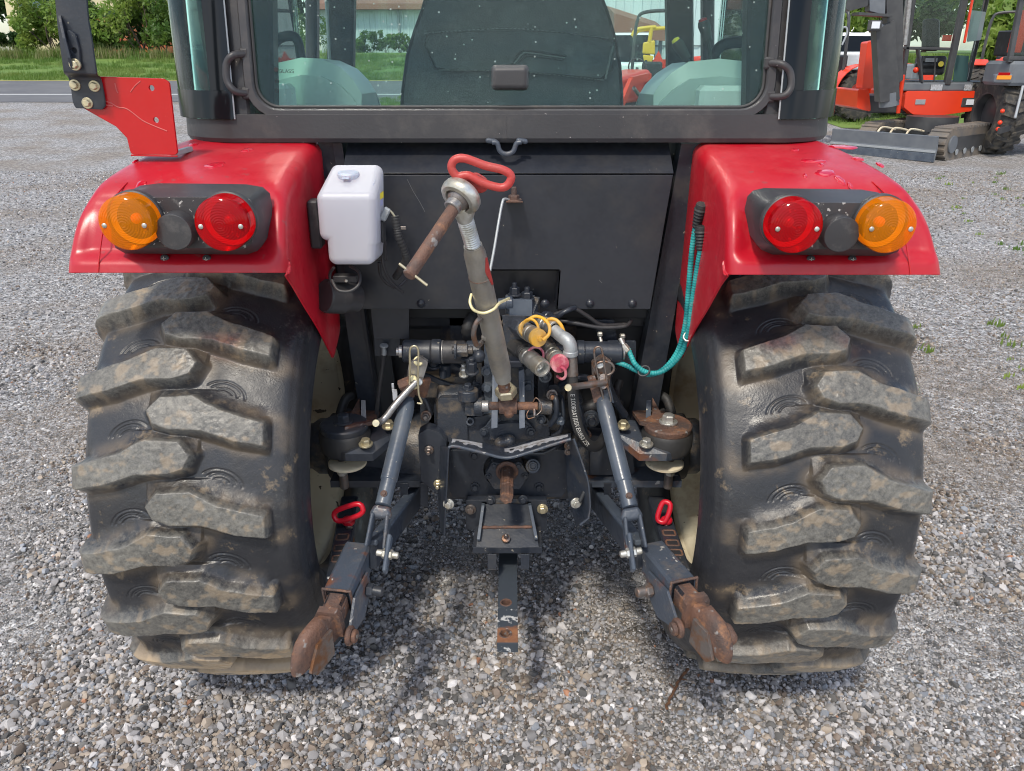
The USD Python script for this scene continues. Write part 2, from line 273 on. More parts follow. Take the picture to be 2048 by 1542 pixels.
# ---------------------------------------------------------------- terrain, road, verges
def tz(x, y):
    y = np.asarray(y, float); x = np.asarray(x, float)
    return .42 * sstep(12, 27, y) + .19 * sstep(26, 34, y) + 1.05 * sstep(34, 47, y) + .25 * sstep(47, 90, y) + 0 * x
def sheet(x0, x1, y0, y1, nx, ny, lift, wob=0, seed=0):
    gx, gy = np.meshgrid(np.linspace(x0, x1, nx), np.linspace(y0, y1, ny))
    if wob:
        q = np.stack([gx * .35, gy * 0 + seed, gy * 0], -1); w = (meshkit.fbm(q, 5, seed) - .5) * wob
        gy = gy + w * np.clip(np.minimum(abs(gy - y0) < 1e-6, 1) * 1. + (abs(gy - y1) < 1e-6), 0, 1)
    z = tz(gx, gy) + lift; n = nx
    v = np.stack([gx, gy, z], -1).reshape(-1, 3); i = np.arange((ny - 1) * (nx - 1)); r, c = i // (nx - 1), i % (nx - 1); a = r * n + c
    return trimesh.Trimesh(v, np.vstack([np.stack([a, a + 1, a + n + 1], 1), np.stack([a, a + n + 1, a + n], 1)]), process=False)
usdkit.material(stage, '/World/Looks/gravel_bed', {
    'g': ('geometry', {}), 'v': ('voronoi_texture', {'scale': 58., 'randomness': 1.}), 've': ('voronoi_texture', {'scale': 58., 'feature': 'distance_to_edge'}),
    'sp': ('separate_xyz', {}), 'r': ('rgb_ramp', {'ramp': [(0, (.07, .068, .066)), (.25, (.20, .198, .197)), (.5, (.36, .358, .36)), (.7, (.20, .18, .16)), (.85, (.50, .495, .49)), (1, (.13, .115, .10))]}),
    'n': ('noise_texture', {'scale': .75, 'detail': 6., 'roughness': .6}), 'nm': ('map_range', {'from_min': .44, 'from_max': .62, 'to_min': 0., 'to_max': .7, 'clamp': True}),
    'br': ('mix_color', {'b': (.19, .155, .12)}), 'em': ('map_range', {'from_min': 0., 'from_max': .10, 'to_min': .45, 'to_max': 1.15, 'clamp': True}), 'ml': ('mix_color', {'blend_type': 'multiply', 'fac': 1.}),
    'v2': ('noise_texture', {'scale': 16., 'detail': 4., 'roughness': .7}), 'v2m': ('map_range', {'from_min': .35, 'from_max': .65, 'to_min': .55, 'to_max': 1.35}), 'ml2': ('mix_color', {'blend_type': 'multiply', 'fac': 1., 'use_clamp': False}), 'b': ('bump', {'strength': 1., 'distance': .012}), 'p': ('principled_bsdf', {'roughness': .85})},
    [('g.position', 'v.vector'), ('g.position', 've.vector'), ('v.color', 'sp.vector'), ('sp.x', 'r.fac'), ('g.position', 'n.vector'), ('n.fac', 'nm.value'), ('nm.result', 'br.fac'), ('r.color', 'br.a'),
     ('ve.distance', 'em.value'), ('br.result', 'ml.a'), ('em.result', 'ml.b'), ('g.position', 'v2.vector'), ('v2.fac', 'v2m.value'), ('v2m.result', 'ml2.b'), ('ml.result', 'ml2.a'), ('ml2.result', 'p.base_color'), ('ve.distance', 'b.height'), ('b.normal', 'p.normal')], surface='p.BSDF')
look('asphalt', (.085, .085, .09), .8, col2=(.11, .11, .112), vs=.5, dust=(.16, .15, .14), da=.4, ds=2.5, bev=0)
look('road_white', (.62, .62, .60), .6, bev=0); look('road_yellow', (.62, .45, .10), .6, bev=0)
look('lawn', (.075, .145, .018), .8, col2=(.12, .19, .03), vs=.7, dust=(.17, .17, .05), da=.5, ds=3., dr=(.52, .7), bev=0)
G = sheet(-70, 70, -8, 120, 141, 257, 0.0); obj('ground', G, 'gravel_bed', kind='structure')
obj('road', sheet(-70, 70, 23.4, 34.0, 71, 23, .012, .5, 2), 'asphalt', kind='structure')
obj('road_edge_line', sheet(-70, 70, 26.35, 26.62, 71, 3, .016), 'road_white', kind='structure')
obj('road_centre_line', sheet(-70, 70, 33.55, 33.82, 71, 3, .016), 'road_yellow', kind='structure')
obj('grass_bank', sheet(-70, 70, 34.0, 118, 141, 85, .010, 1.0, 3), 'lawn', kind='structure')
obj('grass_strip', sheet(-6.2, 5.2, 15.5, 25.6, 58, 41, .010, 2.2, 5), 'lawn', kind='structure')
obj('grass_yard', sheet(7.2, 40, 17.6, 25.4, 90, 31, .010, 1.5, 8), 'lawn', kind='structure')

# ---------------------------------------------------------------- loose gravel
rng = np.random.default_rng(7)
STONES = [('stone_pale', (0.400, 0.378, 0.366), 1.0), ('stone_grey', (0.271, 0.260, 0.260), 1.3), ('stone_dark', (0.100, 0.096, 0.092), .7), ('stone_tan', (0.294, 0.243, 0.194), .6), ('stone_brown', (0.153, 0.119, 0.095), .55), ('stone_blue', (0.224, 0.236, 0.260), .55), ('stone_rust', (0.316, 0.159, 0.095), .018), ('stone_white', (0.552, 0.530, 0.522), .18)]
for n_, c_, _w in STONES: look(n_, c_, .75, col2=tuple(.72 * a for a in c_), vs=28, vr=(.4, .65), obj=True, rnd_=.36, bev=0, specks=tuple(min(1, a * 1.35) for a in c_), sr=(.62, .68), ss=90)
def field():
    P = []
    for y0, y1, dens, smin in ((.55, 1.15, 9000, .004), (1.15, 2.1, 22000, 0), (2.1, 3.2, 15500, 0), (3.2, 4.6, 5200, .004), (4.6, 7., 1300, .006), (7., 12., 360, .010)):
        w1 = .74 * y1 + 1.2; n = int(dens * (y1 - y0) * 2 * w1)
        p = np.stack([rng.uniform(-w1, w1, n), rng.uniform(y0, y1, n)], 1); k_ = abs(p[:, 0]) - (.74 * p[:, 1] + .35); p = p[(k_ < 0) | (rng.random(len(p)) < .5 * np.clip(1 - k_ / .8, 0, 1))]
        fine = meshkit.fbm(np.stack([p[:, 0] * 1.3, p[:, 1] * 1.3, 0 * p[:, 0]], -1), 4, 11)
        s = np.clip(np.exp(rng.normal(math.log(.0037), .45, len(p))) * (1.45 - 1.0 * sstep(.4, .62, fine)), max(.0025, smin), .017)
        P.append(np.column_stack([p, s, fine]))
    return np.vstack(P)
F = field()
order = np.argsort(rng.random(len(F))); F = F[order]; N_ = len(F)
tone = meshkit.fbm(np.stack([F[:, 0] * .9 + 9, F[:, 1] * .9, 0 * F[:, 0]], -1), 4, 21)
damp = np.clip(.5 * sstep(.50, .64, tone) + .9 * sstep(.8, 1.8, F[:, 0]) * sstep(1.5, 2.2, F[:, 1]) * sstep(.36, .5, tone), 0, 1)
wts = np.array([s[2] for s in STONES])[None] * np.ones((N_, 1)); wts[:, 3:5] *= (.4 + 3.2 * damp)[:, None]; wts[:, 0] *= 1.25 - .8 * damp; wts[:, 5] *= 1 - .8 * damp; wts[:, 7] *= 1 - .6 * damp
cum = np.cumsum(wts, 1); pick = (rng.random((N_, 1)) * cum[:, -1:] > cum).sum(1)
pi = UsdGeom.PointInstancer.Define(stage, '/World/loose_gravel'); custom(pi.GetPrim(), label='loose grey and tan gravel stones covering the yard', category='gravel', kind='stuff')
shapes_ = []
for k in range(5):
    q = rng.normal(size=(13 + 2 * k, 3)); q /= np.linalg.norm(q, axis=1)[:, None]; q *= rng.uniform(.82, 1.12, (len(q), 1)) * np.array([1.12, .95, .78]); shapes_.append(hullm(q))
for i_, (n_, c_, _w) in enumerate(STONES):
    for k in range(5): usdkit.mesh(stage, f'/World/loose_gravel/{n_}_{"abcde"[k]}', shapes_[k], '/World/Looks/' + n_, 36)
pi.CreatePrototypesRel().SetTargets([Sdf.Path(f'/World/loose_gravel/{n_}_{"abcde"[k]}') for n_, _c, _w in STONES for k in range(5)])
pi.CreateProtoIndicesAttr(Vt.IntArray.FromNumpy((pick * 5 + rng.integers(0, 5, N_)).astype(np.int32)))
zz = tz(F[:, 0], F[:, 1]) + F[:, 2] * rng.uniform(-.05, .62, N_)
pi.CreatePositionsAttr(Vt.Vec3fArray.FromNumpy(np.column_stack([F[:, 0], F[:, 1], zz]).astype(np.float32)))
pi.CreateScalesAttr(Vt.Vec3fArray.FromNumpy(np.repeat(F[:, 2:3], 3, 1).astype(np.float32)))
qs = rng.normal(size=(N_, 4)) * np.array([1, .42, .42, 1]); qs /= np.linalg.norm(qs, axis=1)[:, None]
pi.CreateOrientationsAttr(Vt.QuathArray([Gf.Quath(float(a), float(b), float(c), float(d)) for a, b, c, d in qs]))

# ---------------------------------------------------------------- plants
def leafy(name, c1, c2, vs=1.2):
    usdkit.material(stage, '/World/Looks/' + name, {'g': ('geometry', {}), 'n': ('noise_texture', {'scale': vs, 'detail': 3.}), 'mr': ('map_range', {'from_min': .38, 'from_max': .62, 'clamp': True}),
        'mx': ('mix_color', {'a': c1, 'b': c2}), 'p': ('principled_bsdf', {'roughness': .55}), 't': ('translucent_bsdf', {}), 'm': ('mix_closure', {'fac': .38})},
        [('g.position', 'n.vector'), ('n.fac', 'mr.value'), ('mr.result', 'mx.fac'), ('mx.result', 'p.base_color'), ('mx.result', 't.color'), ('p.BSDF', 'm.closure1'), ('t.BSDF', 'm.closure2')], surface='m.closure')
leafy('leaf_bush', (.055, .115, .018), (.12, .19, .03)); leafy('leaf_pale', (.12, .21, .03), (.21, .28, .05)); leafy('leaf_dark', (.022, .058, .016), (.045, .09, .02)); leafy('grass_blade', (.085, .16, .02), (.15, .21, .04), .5); leafy('seed_grass', (.17, .19, .06), (.22, .21, .09), .8)
look('bark', (.09, .065, .045), .9, col2=(.05, .04, .03), vs=6, bev=0)
def leaves(cs, rs, n, size, seed, flat=1.):
    g = np.random.default_rng(seed); cs = np.asarray(cs, float); rs = np.asarray(rs, float)
    k = g.choice(len(cs), n, p=rs ** 2 / (rs ** 2).sum()); d = g.normal(size=(n, 3)); d /= np.linalg.norm(d, axis=1)[:, None]
    p = cs[k] + d * (rs[k] * g.uniform(.35, 1.08, n) ** .55)[:, None] * np.array([1, 1, flat]); s = size * g.uniform(.5, 1.3, n)
    a = g.normal(size=(n, 3)); a /= np.linalg.norm(a, axis=1)[:, None]; b = np.cross(a, g.normal(size=(n, 3))); b /= np.linalg.norm(b, axis=1)[:, None]
    q = np.stack([p - a * s[:, None], p + b * s[:, None] * .42, p + a * s[:, None], p - b * s[:, None] * .42], 1).reshape(-1, 3); i = np.arange(n)[:, None] * 4
    return trimesh.Trimesh(q, np.vstack([i + [0, 1, 2], i + [0, 2, 3]]), process=False)
def bush(name, label, cat_, px, Y, h, w, seed, mat, n=2600, size=.16, group=None, trunk=.0, lift=0.):
    g = np.random.default_rng(seed); x = W(px, 107, Y)[0]; z0 = float(tz(x, Y)) + lift; t = thing(name, label, cat_, group, (x, Y, z0))
    m = 9 + int(w * 2); cs, rs = [], []
    for i in range(m):
        u = g.uniform(-1, 1); hh = trunk + (h - trunk) * g.uniform(.16, .94); k = math.sqrt(max(.08, 1 - ((hh - trunk) / (h - trunk) - .38) ** 2 * 1.9)); cs.append((u * w * .42 * k, g.uniform(-.4, .4) * w * k, hh)); rs.append(g.uniform(.13, .24) * min(h, w * 1.4))
    st = []
    for i in range(7 if not trunk else 9):
        c = cs[i % m]; b = (g.uniform(-.1, .1) * w, g.uniform(-.1, .1) * w, -.1) if not trunk else (g.uniform(-.03, .03), g.uniform(-.03, .03), trunk * .7)
        st.append(tube(spl([b, (np.array(b) + c) / 2 + g.normal(size=3) * .06 * w, c], 4), np.linspace(.012 * h, .004 * h, 9), 5))
    if trunk: st.append(tube([(0, 0, -.2), (.02 * h, 0, trunk * .5), (0, 0, trunk * 1.1)], [.035 * h, .027 * h, .02 * h], 9))
    obj('trunk' if trunk else 'stems', cat(*st), 'bark', t, 40)
    obj('crown' if trunk else 'foliage', leaves(cs, rs, n, size, seed), mat, t); return t
G_ = 'bushes along the far side of the road'
BU = [(78, 45, 2.1, 1.6, 'leaf_pale', 'thin pale bush in front of the cream camper nose'), (112, 44, 3.2, 2.6, 'leaf_pale', 'twiggy bush between the camper window and the dark steel bar'), (196, 44, 2.4, 2.8, 'leaf_bush', 'low green bush just right of the dark steel bar'), (160, 46, 2.9, 2.4, 'leaf_dark', 'dark bush half hidden behind the dark steel bar'),
      (244, 45, 1.9, 2.8, 'leaf_bush', 'dark bush below the rusty red camper panel'), (286, 44, 3.6, 2.9, 'leaf_pale', 'tallest pale bush across the road beside the blue lettered sign'), (334, 44, 2.8, 3.2, 'leaf_bush', 'dense green bush under the blue lettered sign'), (312, 46, 2.9, 2.6, 'leaf_dark', 'dark bush between the tallest pale bush and the cab'), (30, 46, 1.0, 2.2, 'leaf_dark', 'low dark bush at the camper front corner')]
for i, (px, Y, h, w, m_, lb) in enumerate(BU): bush('bush', lb, 'bush', px, Y, h, w, 50 + i, m_, 2300, .14, G_)
bush('tree', 'dark leafy tree seen through the left of the cab window', 'tree', 560, 52, 6.5, 4.2, 71, 'leaf_dark', 4200, .24, None, 1.6)
bush('tree', 'dark tree at the far left edge beyond the camper nose', 'tree', -22, 51, 6.0, 4.0, 77, 'leaf_dark', 3200, .24, None, 1.2)
TR = [(1668, 44, 8.0, 5.5, 'leaf_pale', 'round green tree behind the white pickup'), (1748, 50, 9.0, 6.5, 'leaf_pale', 'pale tree behind the excavator boom'), (1845, 58, 5.6, 5.0, 'leaf_dark', 'small dark tree seen through the excavator cab'), (1985, 46, 8.8, 5.5, 'leaf_pale', 'tall tree right of the excavator cab'), (2060, 44, 8.5, 5.0, 'leaf_pale', 'pale tree above the black tractor'), (2010, 37, 3.0, 3.6, 'leaf_pale', 'bright low bush beside the excavator door')]
for i, (px, Y, h, w, m_, lb) in enumerate(TR): bush('tree' if h > 4 else 'bush', lb, 'tree' if h > 4 else 'bush', px, Y, h, w, 90 + i, m_, 5200, .26, 'trees behind the machines', .9 if h > 4 else 0.)

def blades(n, h, seed, spread=.11):
    g = np.random.default_rng(seed); v, f = [], []
    for i in range(n):
        p = g.normal(size=2) * spread * .5; a = g.uniform(0, 6.28); l = h * g.uniform(.5, 1.1); w = .006 + h * .018; d = np.array([math.cos(a), math.sin(a)]); o = d * l * g.uniform(.1, .5); s = np.array([-d[1], d[0]]) * w; k = len(v)
        v += [(*(p - s), 0), (*(p + s), 0), (*(p + o * .45 + s * .7), l * .6), (*(p + o * .45 - s * .7), l * .6), (*(p + o), l)]; f += [(k, k + 1, k + 2), (k, k + 2, k + 3), (k + 3, k + 2, k + 4)]
    return trimesh.Trimesh(v, f, process=False)
def tufts(name, label, areas, protos, seed):
    g = np.random.default_rng(seed); q = UsdGeom.PointInstancer.Define(stage, '/World/' + name); custom(q.GetPrim(), label=label, category='grass', kind='stuff')
    for i, (nm, m_, mt) in enumerate(protos): usdkit.mesh(stage, f'/World/{name}/{nm}', m_, '/World/Looks/' + mt)
    q.CreatePrototypesRel().SetTargets([Sdf.Path(f'/World/{name}/{p[0]}') for p in protos]); P, I, S = [], [], []
    for x0, x1, y0, y1, n, ids, sc in areas:
        x = g.uniform(x0, x1, n); y = g.uniform(y0, y1, n); keep = meshkit.fbm(np.stack([x * .5, y * .5, 0 * x], -1), 3, seed) > .36; x, y = x[keep], y[keep]
        P.append(np.stack([x, y, tz(x, y) + .008], 1)); I.append(g.choice(ids, len(x))); S.append(sc * g.uniform(.6, 1.3, len(x)))
    P, I, S = np.vstack(P), np.hstack(I), np.hstack(S); q.CreatePositionsAttr(Vt.Vec3fArray.FromNumpy(P.astype(np.float32))); q.CreateProtoIndicesAttr(Vt.IntArray.FromNumpy(I.astype(np.int32)))
    q.CreateScalesAttr(Vt.Vec3fArray.FromNumpy(np.repeat(S[:, None], 3, 1).astype(np.float32))); an = g.uniform(0, 3.14, len(P)); q.CreateOrientationsAttr(Vt.QuathArray([Gf.Quath(math.cos(a), 0, 0, math.sin(a)) for a in an]))
tufts('verge_grass', 'mown and tall green grass on the bank beyond the road', [(-46, 34, 34.2, 44, 9000, [0, 1], 1.), (-40, -8, 42.3, 43.6, 900, [2, 3], .75), (-6, 5, 15.6, 25.4, 2600, [0, 1], .55), (7.4, 26, 17.8, 25.2, 3000, [0, 1], .5)],
      [('short_tuft', blades(26, .16, 1, .35), 'grass_blade'), ('short_tuft_two', blades(26, .19, 2, .35), 'grass_blade'), ('tall_tuft', blades(22, .75, 3, .4), 'seed_grass'), ('tall_tuft_two', blades(22, .6, 4, .4), 'grass_blade')], 5)
tufts('yard_weeds', 'sparse short weeds growing through the gravel at the right', [(2.1, 3.2, 3.3, 5.2, 16, [0, 1], .8), (3.4, 9, 5.5, 12, 110, [0, 1], .9)], [('weed', blades(12, .05, 8, .05), 'grass_blade'), ('weed_two', blades(9, .035, 9, .05), 'leaf_pale')], 15)
# ---------------------------------------------------------------- the red tractor: wheels
AX = np.array([0, 1.985, .60]); RT = .618; NL = 19
T = thing('tractor', 'red and charcoal cab tractor seen from behind with its three-point hitch', 'tractor')
LUG = np.array([(1.09, -.006), (1.0, 0), (.70, .0107), (.35, .034), (0, .036), (-.18, .048), (-.25, .077), (-.12, .108), (.25, .112), (.53, .082), (1.0, .0545), (1.09, .050)])
def sdf(p, poly):                       # signed distance to a polygon, negative inside
    d = np.full(p.shape[0], 1e9); ins = np.zeros(p.shape[0], bool); n = len(poly)
    for i in range(n):
        a, b = poly[i], poly[(i + 1) % n]; e = b - a; w = p - a; t = np.clip((w @ e) / (e @ e), 0, 1); d = np.minimum(d, ((w - t[:, None] * e) ** 2).sum(1))
        c = ((a[1] <= p[:, 1]) & (b[1] > p[:, 1])) | ((b[1] <= p[:, 1]) & (a[1] > p[:, 1]))
        if abs(e[1]) > 1e-9: ins ^= c & (p[:, 0] < a[0] + (p[:, 1] - a[1]) / e[1] * e[0])
    d = np.sqrt(d); return np.where(ins, -d, d)
def phase(px, py, Yax):                 # tyre angle at which the tread stands at that pixel row
    f = np.radians(np.linspace(-20, 80, 2001)); Y = Yax - RT * np.cos(f); z = AX[2] + RT * np.sin(f); b = np.arctan2(z - CAMH, Y) ; y = 771 - FPX * np.tan(b + PITCH)
    return f[np.argmin(abs(y - py))]
def tyre(cx, a, pl, pr, seed, mud, co=.93, ci=1.08, inner=1):
    """Heightfield over (angle, profile). a: half tread width; pl, pr: angle of a lug's lower outer corner on the left and right row."""
    ph = np.concatenate([np.linspace(-75, 100, 950), np.linspace(100, 285, 330)[1:-1]]); ph = np.radians(ph)
    rb = RT - .031
    key = np.array([(-.165, .335), (-.185, .345), (-.205, .375), (-.232, .43), (-.240, .475), (-.232, .525), (-.221, .545), (-.203, .560), (-.15, .572), (-.08, .579), (0, .581)]); key = np.vstack([key, key[-2::-1] * [-1, 1]])
    key[:, 0] *= np.where(key[:, 0] * inner > 0, ci, co); key = spl(key, 10); seg = np.r_[0, np.cumsum(np.linalg.norm(np.diff(key, axis=0), axis=1))]
    s = np.r_[np.linspace(0, seg[-1] * .22, 26)[:-1], np.linspace(seg[-1] * .22, seg[-1] * .78, 220), np.linspace(seg[-1] * .78, seg[-1], 26)[1:]]; t = np.interp(s, seg, key[:, 0]); r = np.interp(s, seg, key[:, 1])
    dt, dr = np.gradient(t), np.gradient(r); L = np.hypot(dt, dr); nt, nr = -dr / L, dt / L
    PH, TT = np.meshgrid(ph, t, indexing='ij'); RR = np.broadcast_to(r, PH.shape); pit = 2 * np.pi / NL
    skirt = np.zeros(PH.size); h = np.zeros(PH.size); g = np.zeros(PH.size); tt = TT.ravel();  dense = np.where(RR.ravel() > .50)[0]
    rough_ = (meshkit.fbm(np.stack([tt, np.cos(PH.ravel()) * RR.ravel(), np.sin(PH.ravel()) * RR.ravel()], 1)[dense] * 30, 3, seed + 1) - .5) * .005
    for side, p0 in ((-1, pl), (1, pr)):
        u = side * tt[dense]; q = ((PH.ravel()[dense] - p0) / pit); q = (q - np.floor(q + .35)) * pit * RT
        qq_ = q; pts = np.stack([u, q], 1); poly = LUG * [a, 1]; outer_ = side == -inner; poly = np.array([q if abs(q[0] - 1.09 * a) > 1e-6 else (1.42 * a, -.016 if q[1] < .02 else .040) for q in poly]) if outer_ else poly
        d = sdf(pts, poly) + rough_; lug = np.clip((.0190 - d) / .0205, 0, 1) ** 1.55; skirt[dense] = np.maximum(skirt[dense], np.exp(-((d - .016) / .016) ** 2)); top = np.where(u > a * 1.0, 1 - np.clip((u / a - 1.0) / .07, 0, 1), 1.) if not outer_ else 1 - .9 * sstep(a * .98, a * 1.24, u)
        mid_ = np.interp(u / a, [-.25, 0, .25, .53, 1., 1.4], [.077, .073, .073, .055, .027, .01]); ramp = np.clip((.055 - d) / .055, 0, 1) ** 2.6 * .62 * sstep(-.004, .012, qq_ - mid_) * (u > -.3 * a) * (u < a * 1.02)
        h[dense] = np.maximum(h[dense], np.maximum(lug * top, ramp * (1 - sstep(a * .9, a * 1.02, u))))
        # moulded arcs between the lugs
        qa = (PH.ravel()[dense] - p0) / pit; qa = (qa - np.floor(qa + .8)) * pit * RT; w = np.stack([u, qa], 1) - [.52 * a, -.086]; w = w @ np.array([[.93, .36], [-.36, .93]]); rad = np.hypot(w[:, 0], w[:, 1] * 1.35); an = np.degrees(np.arctan2(w[:, 1], side * w[:, 0]))
        for r0, a0, a1 in ((.047, 10, 165), (.036, 25, 165), (.030, 15, 150), (.020, 30, 160)):
            m = (1 - sstep(.0008, .0030, abs(rad - r0))) * sstep(a0 - 4, a0 + 4, an) * (1 - sstep(a1 - 4, a1 + 4, an)); g[dense] = np.maximum(g[dense], m)
    P = np.stack([tt, np.cos(PH.ravel()) * RR.ravel(), np.sin(PH.ravel()) * RR.ravel()], 1)
    wear = (meshkit.fbm(P * 26, 3, seed) - .5) * .0035 + (meshkit.fbm(P * 110, 2, seed) - .5) * .0022
    disp = .037 * h + wear * (.25 + .75 * h) - .0022 * g * (1 - h); disp[tt * 0 + RR.ravel() < .37] = 0
    groove = np.exp(-((RR.ravel() - .505) / .003) ** 2) * .002 + np.exp(-((RR.ravel() - .385) / .003) ** 2) * .002; disp = disp - groove
    NT, NR = np.broadcast_to(nt, PH.shape).ravel(), np.broadcast_to(nr, PH.shape).ravel(); t2 = tt + NT * disp; r2 = RR.ravel() + NR * disp
    x = cx + t2; y = AX[1] - r2 * np.cos(PH.ravel()); z = AX[2] + r2 * np.sin(PH.ravel())
    low = np.clip(.02 - z, 0, .03); x += np.sign(tt) * low * .5 * (abs(tt) > .1)
    n, m = PH.shape; i = np.arange(n * (m - 1)); ri, c = i // (m - 1), i % (m - 1); A = ri * m + c; B = ((ri + 1) % n) * m + c
    v = np.stack([x, y, z], 1); f = np.vstack([np.stack([A, B, B + 1], 1), np.stack([A, B + 1, A + 1], 1)])
    k = key[0]
    big = meshkit.fbm(P * 6.5, 4, seed + 3); dusty = .60 * h + .06 + .55 * (big - .5) + .05 * (RR.ravel() > .5)
    mudv = .92 * (.25 + .75 * h) * sstep(.44, .51, meshkit.fbm(P * [7, 9, 9] + 3, 4, seed + 9)) * sstep(.46, .20, z) * (abs(tt) < a * 1.02) * (1. if mud else .35) * sstep(.03, .09, z)
    return trimesh.Trimesh(v, f, process=False), np.clip(dusty, 0, 1.2), h, np.clip(mudv + .20 * skirt * sstep(.38, .62, meshkit.fbm(P * 14, 4, seed + 5)) * (1 - .6 * h) + .34 * h * sstep(.52, .66, meshkit.fbm(P * 45, 4, seed + 6)), 0, 1)
look('tyre_rubber', (.014, .0148, .0175), .42, col2=(.022, .022, .024), vs=7, attr='dust', acol=(.19, .18, .155), ar=(.20, 1.0), attr2='mud', acol2=(.34, .25, .155), dust=(.34, .25, .15), da=.6, ds=16, dr=(.60, .74), rv=.16, bev=0, bump=.0007, bs=240)
def wheel(cx, a, pl, pr, seed, side, mud, label):
    w = sub(T, 'rear_wheel', label); m, d, h, mv = tyre(cx, a, pl, pr, seed, mud, inner=-side); obj('tyre', m, 'tyre_rubber', w, True, attrs={'dust': d, 'mud': mv})
    o = np.array([cx, AX[1], AX[2]]); s = -side      # the inner flank faces the tractor's middle
    prof = [(.352, .172), (.350, .158), (.338, .150), (.326, .12), (.318, .05), (.30, -.03), (.285, -.045), (.20, -.062), (.12, -.066), (.11, -.05), (.0, -.05)]
    obj('rim', lathe([(r_, h_ * 1.0) for r_, h_ in prof] , o, (s, 0, 0), 72), 'cream_rim', w, 35)
    obj('rim_outer', lathe([(.352, .172), (.345, .17), (.335, .12), (.30, .07), (.2, .10), (.1, .10), (0, .1)], o, (-s, 0, 0), 64), 'cream_rim', w, 35)
    for k in range(8): an = k * math.pi / 4 + .2; obj('wheel_nut', bolt(o + np.array([s * -.066, .155 * math.cos(an), .155 * math.sin(an)]), (s, 0, 0), .016, .016), 'zinc', w)
wheel(-.722, .190, phase(0, 985, AX[1]), phase(0, 895, AX[1]), 3, -1, True, 'left rear wheel with muddy lugs')
wheel(.690, .182, phase(0, 930, AX[1]), phase(0, 1035, AX[1]), 5, 1, False, 'right rear wheel with dusty lugs')
